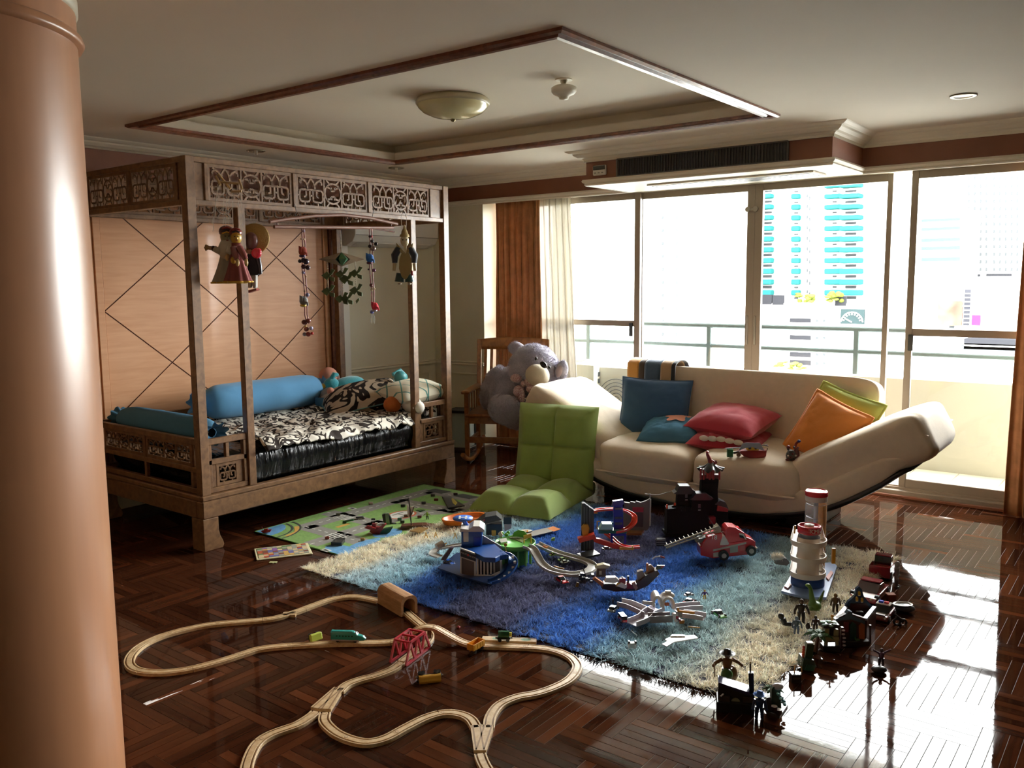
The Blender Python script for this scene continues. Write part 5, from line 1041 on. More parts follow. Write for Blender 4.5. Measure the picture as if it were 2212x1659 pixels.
def toycar(label, a, b, col, L=None, z=None, W=.42, H=.3, style='car', name='toy_car', group=None, glass='#20262a', roofcol=None, extra=None, wr=.095):
    z = RZ if z is None else z; A, B = pz(*a, z), pz(*b, z); d = B-A; L = L or d.length; C = (A+B)/2; t = thing(name, label, 'toy car', C, atan2(d.y, d.x), group); w = L*W; h = L*H; m = mat('carpaint_'+col[1:], col, .18, coat=.8, coatr=.05)
    if style == 'pickup': lo = [(-.5, .10), (-.5, .52), (-.1, .52), (-.1, .5), (.22, .5), (.47, .46), (.5, .3), (.5, .10)]; cb = [(-.1, .5), (-.06, .95), (.14, .97), (.24, .5)]
    elif style == 'race': lo = [(-.5, .12), (-.5, .45), (-.38, .56), (-.1, .52), (.2, .48), (.42, .36), (.5, .22), (.5, .12)]; cb = [(-.34, .5), (-.16, .86), (.04, .88), (.24, .46)]
    elif style == 'van': lo = [(-.5, .1), (-.5, .5), (.3, .5), (.5, .42), (.5, .1)]; cb = [(-.48, .48), (-.46, .98), (.22, .98), (.36, .48)]
    else: lo = [(-.5, .12), (-.5, .46), (-.44, .54), (.14, .54), (.44, .46), (.5, .34), (.5, .12)]; cb = [(-.34, .52), (-.24, .93), (.06, .95), (.2, .52)]
    MB().m(m).prism([(x*L, y*h) for x, y in lo], -w/2, w/2, 'y').obj('body', t, bevel=L*.05)
    MB().m(pl(glass, .08)).prism([(x*L, y*h) for x, y in cb], -w*.40, w*.40, 'y').obj('windows', t, bevel=L*.012)
    xs = [x for x, y in cb if y > .8]; MB().m(mat('carpaint_'+(roofcol or col)[1:], roofcol or col, .18, coat=.8)).box((min(xs)*L-.004*L, -w*.385, h*.93), (max(xs)*L+.004*L, w*.385, h*1.0), L*.01).obj('roof', t)
    wheels(t, (-.31*L, .31*L), w*.46, L*wr, L*wr, w*.16, hub=pl('#9a9892', .3))
    for s in (-1, 1): MB().m(pl('#e8e0c0', .2)).ball((.49*L, s*w*.33, h*.36), (L*.015, L*.03, L*.025), 8, 6).obj('headlight', t)
    if style == 'pickup':
        for s in (-1, 1): MB().m(m).box((-.5*L, s*w*.5-(.04*L if s > 0 else 0), h*.5), (-.12*L, s*w*.5+(.04*L if s < 0 else 0), h*.66), L*.01).obj('bed_side', t)
        MB().m(m).box((-.5*L, -w*.5, h*.5), (-.46*L, w*.5, h*.66), L*.01).obj('tailgate', t)
    if extra: extra(t, L, w, h)
    return t
def figure(label, x, y, h, skin, torso, legs, z=None, yaw=0., hat=None, cat='figurine', pose=0., arms=35, base=None, name='figurine', hair=None, group=None):
    T = Toy(name, label, cat, x, y, z, yaw, group, base); o = T.o; S = h
    for s in (-1, 1):
        MB().m(cm(legs)).tube([(s*.10*S, 0, 0.03*S), (s*.095*S, -.02*S*pose, .22*S), (s*.075*S, 0, .46*S)], [.06*S, .065*S, .085*S], 8).obj('leg', o); MB().m(cm(legs)).ball((s*.10*S, -.04*S, .03*S), (.05*S, .09*S, .035*S), 8, 6).obj('foot', o)
        a = radians(arms); e = V3((s*(.17+.20*sin(a))*S, -.05*S*pose, (.74-.22*cos(a))*S)); hnd = V3((s*(.17+.30*sin(a)*(1-.4*pose))*S, -.16*S*max(.3, pose), (.74-.36*cos(a))*S))
        MB().m(cm(torso)).tube([(s*.15*S, 0, .74*S), e, hnd], [.06*S, .05*S, .042*S], 8).obj('arm', o); MB().m(cm(skin)).ball(hnd, .05*S, 8, 6).obj('hand', o)
    MB().m(cm(torso)).lathe([(.001, .44*S), (.12*S, .45*S), (.12*S, .52*S), (.16*S, .68*S), (.15*S, .75*S), (.06*S, .79*S), (.001, .79*S)], n=14, ell=.62).obj('torso', o)
    MB().m(cm(skin)).ball((0, 0, .88*S), (.10*S, .105*S, .12*S), 12, 9).obj('head', o)
    if hair: MB().m(cm(hair)).ball((0, .02*S, .92*S), (.112*S, .11*S, .105*S), 12, 8).obj('hair', o)
    if hat == 'brim': MB().m(cm(hair or '#201a14')).lathe([(.24*S, .93*S), (.12*S, .95*S), (.10*S, 1.05*S), (.001, 1.07*S)], n=16).obj('hat', o)
    return T
# ---- orange tray
T = Toy('toy_tray', 'bright orange oval toy tray lying on the pale rug stripe', 'toy tray', 1003, 1124); m_ = cm('#d5701f', .3); c_ = T.G(1002, 1120, .02); A = (T.G(1048, 1112, .02)-T.G(955, 1126, .02)).length/2
rot_ = atan2(*(T.G(1048, 1112, .02)-T.G(955, 1126, .02)).yx)
MB().m(m_).lathe([(.001, .006), (A*.86, .006), (A*.93, .03), (A, .034), (A*.99, .026), (A*.9, .0), (.001, 0)], (0, 0, 0), 32, ell=.55).obj('dish', T.o, loc=(c_.x, c_.y, 0), rot=(0, 0, rot_)); MB().m(m_).box((-.004, -A*.45, .006), (.004, A*.45, .02), .002).obj('divider', T.o, loc=(c_.x-.02, c_.y, 0), rot=(0, 0, rot_))
# ---- blue police garage
T = Toy('toy_garage', 'blue and white toy police garage with helipad and curved ramp', 'toy building', 1040, 1250); BL = cm('#1f4583', .3); WH = cm('#c9c2b6', .4)
T.slab('base_plate', [(985, 1195), (945, 1226), (1000, 1246), (1060, 1262), (1095, 1240), (1108, 1205), (1060, 1180)], 0, .008, '#1b2f52')
T.ex('gate_wall', [(994, 1238), (994, 1184), (1028, 1196), (1028, 1246), (1024, 1246), (1024, 1214), (997, 1205), (997, 1240)], .02, .035, WH); T.ex('gate_door', [(997, 1239), (997, 1205), (1024, 1214), (1024, 1246)], .03, .034, '#6a5f55')
sg = T.ex('sign_board', [(995, 1187), (1028, 1199), (1028, 1213), (995, 1202)], .012, .02, '#2e3238')
p_ = T.L(1003, 1196, .0105); textmesh('POLICE', .011, .0004, cm('#c8c4bc'), T.o, 'lettering', (p_.x, .011, p_.z), (radians(90), 0, 0)).rotation_euler = (radians(90), radians(20), 0)
p_ = T.L(1019, 1203, .0105); textmesh('STATION', .0105, .0004, cm('#c8c4bc'), T.o, 'lettering', (p_.x, .011, p_.z), (radians(90), radians(20), 0)); p_ = T.L(1011, 1199, .011); MB().m(cm('#b83a3a')).ball(p_, (.006, .001, .006), 10, 7).obj('emblem', T.o)
for k in range(7): x = 1030+k*7.2; yb = 1246+[0, 1.5, 2, 2, 1, -1, -5][k]; T.bx('wall_bar', x, yb-42+k*.6, x+3.2, yb, .02+.004*k*k*.4, .03+.004*k*k*.4, WH, .0006)
T.ex('bar_sill', [(1028, 1248), (1060, 1250), (1080, 1240), (1080, 1234), (1060, 1243), (1028, 1241)], .018, .024, WH); T.ex('inner_wall', [(1030, 1246), (1030, 1200), (1080, 1196), (1080, 1238)], .07, .075, '#4a443e')
T.slab('deck', [(994, 1182), (1028, 1195), (1045, 1204), (1070, 1205), (1080, 1200), (1096, 1197), (1060, 1168), (1040, 1158), (1000, 1168)], .10, .125, BL, .003)
T.bx('lift_house', 997, 1148, 1041, 1187, .13, .22, cm('#1d4a94', .25)); T.bx('lift_door', 1023, 1160, 1039, 1180, .128, .131, cm('#1035a0', .2)); T.bx('side_panel', 1001, 1150, 1012, 1171, .128, .131, WH)
T.ex('roof_cap', [(993, 1149), (995, 1142), (1012, 1144), (1022, 1137), (1036, 1137), (1046, 1144), (1046, 1149)], .12, .23, WH)
T.tb('helipad_arm', [(1012, 1142, .2), (1006, 1132, .2), (1001, 1122, .18)], .012, cm('#1d4fa8')); p_ = T.L(1000, 1119, .17); MB().m(cm('#2a62b8')).lathe([(.001, -.006), (.05, -.005), (.052, 0), (.05, .003), (.001, .003)], p_, 28).obj('helipad', T.o)
for a, b in (((-.016, -.022), (-.016, .022)), ((.016, -.022), (.016, .022)), ((-.016, 0), (.016, 0))): MB().m(cm('#e8e8e6')).box((p_.x+min(a[0], b[0])-.005, p_.y+min(a[1], b[1])-.005, p_.z+.003), (p_.x+max(a[0], b[0])+.005, p_.y+max(a[1], b[1])+.005, p_.z+.0042)).obj('helipad_letter_h', T.o)
T.ex('parapet_wall', [(1042, 1156), (1090, 1184), (1090, 1200), (1042, 1182)], .17, .175, '#8d877f'); T.tb('sign_post', [(1094, 1200, .1), (1092, 1182, .1)], .002, '#c9962e'); T.bl('sign_disc', (1092, 1177, .1), (.009, .003, .009), '#d8922a')
channel(T, 'curved_ramp', [T.G(1082, 1198, .115), T.G(1100, 1203, .10), T.G(1108, 1218, .07), T.G(1098, 1238, .035), T.G(1075, 1254, .012), T.G(1058, 1260, .006)], .05, .014, BL)
for k, (x, y, z_) in enumerate(((1108, 1206, .10), (1112, 1217, .075), (1108, 1229, .05), (1100, 1240, .035), (1090, 1248, .025), (1078, 1256, .014))): MB().m(cm('#d8d6d0')).box((-.006, -.003, 0), (.006, .003, .012)).obj('ramp_check', T.o, loc=T.G(x, y, z_))
channel(T, 'side_ramp', [T.G(998, 1178, .05), T.G(970, 1182, .04), T.G(945, 1188, .02), T.G(935, 1198, .012), T.G(950, 1204, .01)], .045, .008, cm('#a8a49c')); T.ex('slide', [(952, 1210), (972, 1184), (980, 1184), (962, 1212)], .0, .03, '#4a4058'); p_ = T.L(948, 1180, .1); MB().m(WH).cyl(p_-V3((.012, .0, .004)), p_+V3((.02, .02, .01)), .017, 16).obj('barrel', T.o)
for x, y in ((920, 1162), (941, 1161), (983, 1163)): B = Toy('toy_barrier', 'tiny yellow A-frame road barrier on the pale blue rug', 'toy barrier', x, y, group='yellow toy road barriers'); B.tb('leg', [(x-3, y, 0), (x, y-12, 0)], .0022, '#d8a02a'); B.tb('leg', [(x+4, y, .01), (x, y-12, 0)], .0022, '#d8a02a'); B.tb('cross_bar', [(x-2, y-5, 0), (x+2.5, y-5, .005)], .0018, '#d8a02a')
B = Toy('toy_barrier', 'low yellow striped fence piece beside the white barrel', 'toy barrier', 960, 1182); B.tb('rail', [(951, 1178, 0), (966, 1173, 0)], .003, '#c98a2a'); B.tb('post', [(955, 1182, 0), (956, 1176, 0)], .0016, '#c98a2a'); B.tb('post', [(962, 1181, 0), (963, 1174, 0)], .0016, '#c98a2a')
toycar('small blue toy car half hidden beside the police garage', (958, 1214), (982, 1222), '#1f4fa8', .07)
# ---- clear carry tent box behind the garage
T = Toy('carry_case', 'clear and black plastic toy case printed with red marks', 'toy case', 1065, 1158); GR = cm('#8a8780', .2)
T.ex('printed_roof', [(1024, 1135), (1048, 1117), (1072, 1113), (1084, 1123), (1043, 1134), (1036, 1148)], .0, .10, cm('#5a5a58', .15)); T.ex('side_print', [(1023, 1150), (1024, 1134), (1047, 1122), (1042, 1136), (1036, 1156)], -.01, .0, '#b5b0a6'); T.bx('dark_side', 1050, 1132, 1084, 1156, .03, .09, cm('#2e2c2a', .15))
for q in ([(1043, 1158, 0), (1043, 1134, 0), (1085, 1123, 0), (1085, 1152, 0)], [(1043, 1134, 0), (1050, 1115, .09), (1066, 1111, .1), (1085, 1123, 0)]): T.tb('edge_tube', q, .003, GR)
for x, y in ((1039, 1131), (1046, 1124)): T.bl('red_mark', (x, y, -.012), (.005, .002, .007), '#b0303a')
T = Toy('toy_flap', 'black and white plastic flap standing behind the clear case', 'toy part', 1096, 1150); T.bx('upper', 1088, 1117, 1105, 1133, 0, .006, '#3a4240'); T.ex('lower', [(1089, 1134), (1105, 1132), (1105, 1141), (1090, 1148)], 0, .006, '#c9b8b4')
# ---- printed runway with H
T = Toy('toy_runway', 'flat grey and orange printed helicopter runway piece', 'toy part', 1160, 1148)
T.slab('runway', [(1125, 1152), (1195, 1137), (1212, 1143), (1150, 1158)], 0, .004, '#9a948c'); T.slab('orange_end', [(1182, 1141), (1196, 1137), (1211, 1143), (1196, 1148)], .004, .0046, '#c9742e'); p_ = T.G(1135, 1138, .03); MB().m(cm('#b8b2a8')).lathe([(.001, 0), (.04, 0), (.041, .004), (.001, .004)], (p_.x, p_.y, .0), 24).obj('pad', T.o)
for a, b in (((-.012, -.018), (-.012, .018)), ((.012, -.018), (.012, .018)), ((-.012, 0), (.012, 0))): MB().m(cm('#c9842e')).box((p_.x+min(a[0], b[0])-.004, p_.y+min(a[1], b[1])-.004, .004), (p_.x+max(a[0], b[0])+.004, p_.y+max(a[1], b[1])+.004, .005)).obj('pad_letter_h', T.o)
# ---- green round garage with grey ramp
T = Toy('toy_garage', 'round green toy garage with a grey loop ramp and yellow arch sign', 'toy building', 1122, 1218); GN = cm('#5da544', .35); GD = cm('#3f7a35', .4); GY = cm('#aaa69e', .35)
c_ = T.G(1113, 1172, .105); R0 = (T.G(1156, 1176, .105)-T.G(1068, 1176, .105)).length/2
MB().m(GD).lathe([(R0*.62, 0), (R0*.64, .06), (R0*.8, .088)], (c_.x, c_.y, 0), 28).obj('drum', T.o); MB().m(GN).lathe([(.001, .088), (R0*.97, .088), (R0, .095), (R0, .112), (R0*.97, .112), (R0*.96, .104), (.001, .104)], (c_.x, c_.y, 0), 40).obj('deck', T.o)
for k in range(5): a = -2.4+k*.5; MB().m(cm('#6fa85a')).box((-.006, -.004, 0), (.006, .004, .09), .001).obj('leg', T.o, loc=(c_.x+R0*.8*cos(a), c_.y+R0*.8*sin(a), 0), rot=(0, 0, a))
T.ex('hill_board', [(1107, 1159), (1110, 1150), (1120, 1145), (1132, 1147), (1141, 1157)], R0*1.1, R0*1.1+.006, GN); T.slab('brown_strip', [(1098, 1160), (1110, 1153), (1140, 1163), (1128, 1171)], .105, .107, '#6a6a48')
T.tb('arch_post', [(1132, 1184, .02), (1132, 1158, .02)], .003, '#d8a23a'); T.tb('arch_post', [(1147, 1178, .02), (1147, 1155, .02)], .003, '#d8a23a'); T.ex('arch_board', [(1131, 1165), (1131, 1157), (1148, 1153), (1148, 1161)], .015, .02, '#c98f2e')
T.bx('yellow_gate', 1062, 1146, 1071, 1158, .1, .103, '#d8a23a'); T.bl('bush', (1083, 1152, .13), (.014, .012, .012), '#5aa02e'); T.bl('bush', (1094, 1155, .13), (.012, .01, .01), '#5aa02e'); T.bl('bush', (1098, 1151, .14), (.01, .01, .01), '#5aa02e'); T.ex('kiosk_roof', [(1076, 1155), (1082, 1150), (1086, 1156), (1084, 1164)], .1, .13, '#b89a88'); T.slab('white_pad', [(1078, 1164), (1094, 1162), (1096, 1170), (1082, 1172)], .105, .115, '#a8a89c')
channel(T, 'loop_ramp', [T.G(1136, 1182, .105), T.G(1150, 1188, .10), T.G(1160, 1203, .075), T.G(1172, 1222, .04), T.G(1195, 1236, .022), T.G(1235, 1243, .014), T.G(1268, 1238, .01), T.G(1280, 1226, .008), T.G(1268, 1216, .006), T.G(1240, 1207, .004), T.G(1205, 1197, .004), T.G(1175, 1184, .004), T.G(1158, 1176, .004)], .048, .014, GY)
toycar('lime and white race car on the far side of the grey loop', (1188, 1201), (1204, 1198), '#a8c45a', .05); toycar('pale green toy car stopped on the loop ramp road', (1206, 1212), (1226, 1209), '#8fb85a', .055); toycar('white and green toy car inside the grey loop', (1212, 1217), (1230, 1214), '#d0d8c4', .05)
B = Toy('toy_boat', 'tiny orange boat lying in the grey loop', 'toy boat', 1176, 1187); B.ex('hull', [(1165, 1182), (1184, 1182), (1181, 1187), (1169, 1187)], 0, .015, '#c9822e'); B.ex('cabin', [(1172, 1182), (1174, 1178), (1178, 1178), (1179, 1182)], .003, .012, '#b86a3a')
B = Toy('toy_part', 'tiny yellow stick lying inside the grey loop', 'toy part', 1208, 1226); B.tb('stick', [(1196, 1223, 0), (1219, 1229, 0)], .0035, '#b8862e')
B = Toy('toy_part', 'small lime plastic piece on the cobalt rug stripe', 'toy part', 1195, 1168); B.ex('piece', [(1190, 1168), (1192, 1163), (1199, 1162), (1198, 1168)], 0, .012, '#9ab83a')
# ---- red car tower
T = Toy('car_tower', 'toy car tower with grey lift shaft red tracks and a blue elevator', 'toy building', 1300, 1196); RD = cm('#d03a20', .3); DG = cm('#3d4044', .35); BU = cm('#1f1a9a', .3)
T.ex('shaft', [(1255, 1190), (1257, 1088), (1262, 1087), (1283, 1102), (1283, 1190)], .04, .075, DG)
for x in (1262, 1268, 1274): T.tb('shaft_rib', [(x, 1188, .036), (x, 1096, .036)], .0022, '#6a6e74', 6)
T.ex('lift_cage', [(1260, 1166), (1256, 1140), (1261, 1134), (1271, 1134), (1273, 1141), (1269, 1166)], .015, .035, '#c08a24'); T.ex('arm_platform', [(1248, 1164), (1284, 1154), (1288, 1163), (1252, 1173)], -.01, .03, RD); T.slab('foot_plate', [(1246, 1196), (1262, 1204), (1296, 1196), (1282, 1186)], 0, .01, '#2e2c2a')
channel(T, 'upper_track', [T.L(1278, 1107, .06), T.L(1298, 1103, .07), T.L(1325, 1102, .085), T.L(1352, 1106, .085), T.L(1369, 1117, .06), T.L(1368, 1132, .03), T.L(1352, 1146, .01), T.L(1330, 1151, .005)], .032, .012, RD); T.bx('yellow_bracket', 1275, 1103, 1291, 1110, .05, .08, '#c98a24')
T.ex('lift_tower', [(1326, 1150), (1325, 1086), (1345, 1084), (1347, 1150)], .03, .045, BU); T.ex('tower_top', [(1322, 1093), (1324, 1083), (1346, 1080), (1349, 1089), (1340, 1091), (1331, 1092)], .026, .05, cm('#3a2f86'))
for y in (1097, 1117, 1129): T.bx('lift_car', 1328, y, 1344, y+5, .024, .03, cm('#4a4660'))
T.bx('green_platform', 1293, 1146, 1354, 1153, -.0, .06, cm('#1d5a44')); T.ex('blue_deck', [(1294, 1144), (1301, 1132), (1322, 1132), (1325, 1144)], .0, .05, cm('#9cc8d0')); T.bx('green_back', 1300, 1128, 1326, 1133, .05, .055, cm('#1d6a4c')); T.tb('yellow_hook', [(1290, 1143, .02), (1290, 1126, .02), (1296, 1127, .02)], .003, '#c98a24')
for x in (1319, 1348): T.bx('blue_leg', x, 1153, x+5, 1176, .01, .03, BU)
T.bx('blue_beam', 1319, 1152, 1353, 1158, .01, .03, BU); channel(T, 'lower_ramp', [T.L(1306, 1152, .05), T.L(1322, 1164, .03), T.L(1338, 1178, .005), T.L(1358, 1184, -.01), T.L(1382, 1183, -.015)], .03, .011, RD)
T.ex('red_base', [(1280, 1162), (1296, 1165), (1340, 1180), (1340, 1187), (1325, 1185), (1284, 1171)], -.005, .02, RD); T.bx('gate_board', 1338, 1182, 1370, 1188, -.03, -.026, '#d8922a'); T.tb('gate_post', [(1366, 1188, -.03), (1366, 1178, -.03)], .003, '#d8922a')
toycar('dark miniature car tucked under the red tower ramps', (1300, 1188), (1322, 1186), '#2a2a30', .06)
# ---- grey castle wall
T = Toy('castle_wall', 'grey toy castle wall with a red banner and arched door', 'toy castle', 1375, 1150, yaw=-8); ST = cm('#6a655f', .55)
T.ex('wall', [(1345, 1146), (1348, 1085), (1360, 1087), (1362, 1084), (1372, 1086), (1374, 1083), (1384, 1086), (1396, 1082), (1405, 1077), (1404, 1136), (1398, 1146)], .0, .02, ST); T.bx('banner', 1366, 1096, 1390, 1106, -.003, .0, '#a02830'); T.bx('door', 1370, 1108, 1389, 1138, -.002, .0, '#4a4038'); T.slab('wooden_sill', [(1350, 1146), (1392, 1144), (1386, 1152), (1352, 1152)], 0, .012, '#8a5a30')
T.tb('corner_quoins', [(1404, 1136, -.003), (1405, 1078, -.003)], .004, '#a8a49c'); T.tb('crossbow', [(1393, 1067, .01), (1410, 1069, .01), (1424, 1069, .01), (1450, 1061, .01)], .0022, '#a8a6a2'); T.tb('crossbow_post', [(1404, 1078, .01), (1404, 1066, .01)], .003, '#8a8884')
# ---- black castle with pagoda tower
T = Toy('toy_castle', 'black toy castle with winged roofs and a red pagoda tower', 'toy castle', 1500, 1160); BK = mat('castle_black', '#191817', .65, spec=.2); CR = cm('#8f1f24', .35); RF = mat('roof_gloss', '#2a2c32', .28)
T.ex('main_wall', [(1440, 1158), (1441, 1100), (1460, 1098), (1462, 1093), (1490, 1096), (1530, 1096), (1532, 1158)], .02, .10, BK, .002); T.ex('left_house', [(1462, 1098), (1464, 1062), (1501, 1062), (1501, 1098)], .05, .10, BK); T.ex('right_house', [(1493, 1103), (1494, 1078), (1534, 1078), (1534, 1108)], .015, .06, BK)
for xa, xb, yb, yt, xl, xr, dy in ((1455, 1505, 1066, 1050, 1468, 1490, .045), (1490, 1541, 1079, 1066, 1504, 1526, .008)):
    T.ex('winged_roof', [(xa, yb), (xa+7, yb-4), (xl, yt), (xr, yt), (xr+6, yb-8), (xb, yb-2), (xb-6, yb+2), (xa+8, yb+2)], dy, dy+.065, RF)
for x, y, dy in ((1480, 1067, .047), (1508, 1089, .012)): T.bx('window', x, y, x+6, y+9, dy, dy+.003, cm('#5a5a5e', .2)); T.bx('window_sill', x, y+12, x+6, y+14, dy-.004, dy, cm('#b8b6b4', .2))
for x, y in ((1452, 1093), (1463, 1094), (1481, 1094), (1472, 1101)): T.bx('battlement', x, y, x+9, y+4, .012, .022, BK)
T.ex('tower_base', [(1514, 1100), (1516, 1045), (1550, 1043), (1552, 1110), (1540, 1150), (1530, 1150)], .05, .11, BK); T.ex('tower_neck', [(1515, 1056), (1516, 1034), (1553, 1034), (1551, 1056)], .055, .105, BK)
for x in (1514, 1520, 1533, 1541, 1554): T.tb('red_post', [(x, 1036, .055), (x, 1012, .055)], .006, CR)
T.bx('red_panel', 1526, 1012, 1540, 1036, .06, .1, CR); T.bx('red_rail', 1514, 1026, 1556, 1036, .062, .1, cm('#5a1418'))
p_ = T.L(1535, 1012, .08); rr = (T.L(1563, 1010, .08)-T.L(1508, 1010, .08)).x/2
def pg(u, v): a = 2*pi*u; k = v; q = rr*(1-k)**1.3*.85+rr*.15; w = 1+.10*cos(8*a)*(1-k); return (p_.x+q*w*cos(a), p_.y+q*w*.8*sin(a), p_.z+.045*k-.006+.012*(1-k)**3*cos(8*a))
MB().m(RF).grid(pg, 64, 8, wrapu=True).obj('pagoda_roof', T.o); T.tb('dragon_body', [(1535, 1002, .08), (1533, 992, .08), (1529, 983, .08), (1527, 978, .08)], [.014, .012, .010, .007], '#7f241c'); T.bl('dragon_head', (1528, 977, .07), (.009, .014, .009), '#9a2a20'); T.tb('dragon_wing', [(1534, 992, .08), (1541, 996, .075), (1545, 1002, .07)], .004, '#8f2a20'); T.ex('dragon_tail', [(1540, 1003), (1547, 994), (1550, 1000), (1545, 1004)], .07, .085, '#6a1d18')
T.ex('side_turret', [(1548, 1158), (1550, 1100), (1572, 1098), (1576, 1158)], .06, .11, BK); T.ex('red_balcony', [(1549, 1104), (1550, 1092), (1570, 1098), (1574, 1101), (1572, 1106)], .03, .08, CR); T.ex('turret_roof', [(1545, 1090), (1556, 1081), (1568, 1086), (1574, 1100), (1566, 1096)], .04, .1, RF); T.bx('red_door', 1533, 1117, 1546, 1132, .015, .05, CR); T.tb('drawchain', [(1530, 1118, .0), (1540, 1132, -.02), (1545, 1150, -.03)], .002, '#6a6866')
for x, y in ((1439, 1090), (1456, 1086)): T.bx('orange_flag', x, y, x+4, y+9, .03, .036, '#d04a20')
T.bx('base', 1438, 1153, 1576, 1160, .0, .12, BK)
T = Toy('toy_gate', 'small black barred toy gate lying in front of the castle', 'toy part', 1427, 1180); T.tb('top_bar', [(1415, 1166, 0), (1420, 1162, 0), (1437, 1164, 0)], .003, '#8a8886'); T.bx('gate_body', 1418, 1165, 1438, 1180, .005, .03, cm('#2a2828'))
for k in range(3): T.tb('grille_bar', [(1418, 1168+k*4, .003), (1437, 1168+k*4, .003)], .0015, '#b8b6b2', 6)
# ---- fire truck
T = Toy('fire_truck', 'red toy fire truck marked 18 with a long beige ladder', 'toy truck', 1575, 1208); FR = mat('truck_red', '#b5202a', .25, coat=.5); BE = cm('#a39a84', .4); GYs = cm('#b8b4ac', .35); td = -.02
T.ex('chassis', [(1514, 1200), (1513, 1182), (1540, 1178), (1625, 1166), (1632, 1170), (1632, 1190), (1628, 1197), (1541, 1206)], .0, .10, FR, .002); T.ex('cab', [(1567, 1178), (1568, 1143), (1573, 1138), (1590, 1140), (1608, 1151), (1612, 1160), (1627, 1166), (1629, 1174), (1612, 1180)], .005, .095, FR, .003)
T.ex('cab_window', [(1598, 1154), (1606, 1155), (1611, 1164), (1598, 1161)], -.0005, .006, cm('#1c2226', .08)); T.ex('window_trim', [(1597, 1152), (1607, 1154), (1613, 1166), (1610, 1165), (1605, 1157), (1597, 1155)], -.001, .004, GYs); T.bx('roof_light', 1592, 1140, 1598, 1147, .03, .07, cm('#c02a30', .15))
T.ex('rear_body', [(1516, 1182), (1518, 1174), (1530, 1160), (1545, 1155), (1560, 1152), (1560, 1170), (1552, 1180)], .0, .09, FR, .002); T.ex('white_deck', [(1555, 1178), (1560, 1160), (1566, 1158), (1575, 1174), (1573, 1177)], -.003, .09, cm('#cfccc8', .3)); T.ex('stripe', [(1541, 1187), (1612, 1171), (1612, 1175), (1541, 1191)], -.0012, .0, GYs); T.ex('door_panel', [(1577, 1182), (1594, 1178), (1594, 1192), (1577, 1195)], -.0012, 0, cm('#8f9694', .3)); T.ex('panel', [(1599, 1180), (1610, 1178), (1610, 1188), (1599, 1190)], -.0012, 0, cm('#c25a5c', .3)); T.ex('rear_panel', [(1541, 1195), (1552, 1192), (1552, 1203), (1541, 1204)], -.0012, 0, GYs)
p_ = T.L(1542.5, 1161, -.001); textmesh('18', .034, .0005, cm('#e0dcd8'), T.o, 'number_18', (p_.x, -.0012, p_.z), (radians(90), radians(4), 0))
for x, y in ((1562, 1198), (1621, 1188)):
    p_ = T.L(x, y, -.001); w_ = MB().m(M_whl).cyl(p_+V3((0, .0, 0)), p_+V3((0, -.02, 0)), .026, 22).obj('wheel', T.o); MB().m(cm('#b5b0a6')).cyl(p_+V3((0, -.019, 0)), p_+V3((0, -.0225, 0)), .013, 16).obj('hub', w_)
    MB().m(M_whl).cyl(p_+V3((0, .10, 0)), p_+V3((0, .085, 0)), .026, 22).obj('wheel', T.o)
for dy in (.012, .065):
    T.tb('ladder_rail', [(1553, 1137, dy), (1436, 1180, dy)], .0045, BE, 6); T.tb('ladder_rail', [(1549, 1146, dy), (1439, 1184, dy)], .0035, BE, 6)
    for k in range(13): f_ = (k+.5)/13; T.tb('ladder_brace', [(1550-112*f_, 1138+42*f_, dy), (1550-112*(f_+.04*(1 if k % 2 else -1)), 1147+36*f_, dy)], .0022, BE, 6)
for k in range(12): f_ = (k+.5)/12; a = T.L(1552-114*f_, 1139+42*f_, .012); MB().m(BE).cyl(a, (a.x, .065, a.z), .0028, 6).obj('ladder_rung', T.o)
T.ex('ladder_mount', [(1546, 1160), (1544, 1142), (1552, 1134), (1558, 1141), (1557, 1162)], .018, .06, BE); T.ex('basket', [(1504, 1172), (1510, 1164), (1530, 1160), (1524, 1172)], .02, .07, cm('#6a655c')); T.ex('front_plate', [(1628, 1180), (1637, 1184), (1632, 1188), (1627, 1186)], .01, .08, GYs)
# ---- feather duster and curved blade
T = Toy('feather_duster', 'white fluffy duster with a grey handle on the rug', 'duster', 1690, 1222); r_ = random.Random(9); q = MB().m(mat('duster_white', '#ddd3c0', .9))
for k in range(260): a = T.L(1676+r_.uniform(-8, 16), 1203+r_.uniform(-6, 6), r_.uniform(-.02, .02)); b = a+V3((r_.gauss(-.2, .6), r_.gauss(0, .5), r_.gauss(.3, .5))).normalized()*r_.uniform(.012, .03); s_ = V3((.002, .001, 0)); q.add([a-s_, a+s_, b], [(0, 1, 2)])
q.obj('fluff', T.o, kind='stuff'); T.bl('fluff_core', (1680, 1203, 0), (.035, .022, .016), mat('duster_white', '#ddd3c0', .9)); T.ex('handle', [(1676, 1219), (1680, 1203), (1700, 1207), (1706, 1216), (1700, 1222)], -.01, .02, '#7a746c')
T = Toy('toy_sabre', 'small curved silver and red toy blade on the navy stripe', 'toy part', 1422, 1207); T.tb('blade', [(1409, 1208, 0), (1416, 1203, 0), (1426, 1202, 0)], .004, cm('#c8c8cc', .15)); T.tb('grip', [(1426, 1202, 0), (1435, 1205, 0)], .005, '#a8504a')
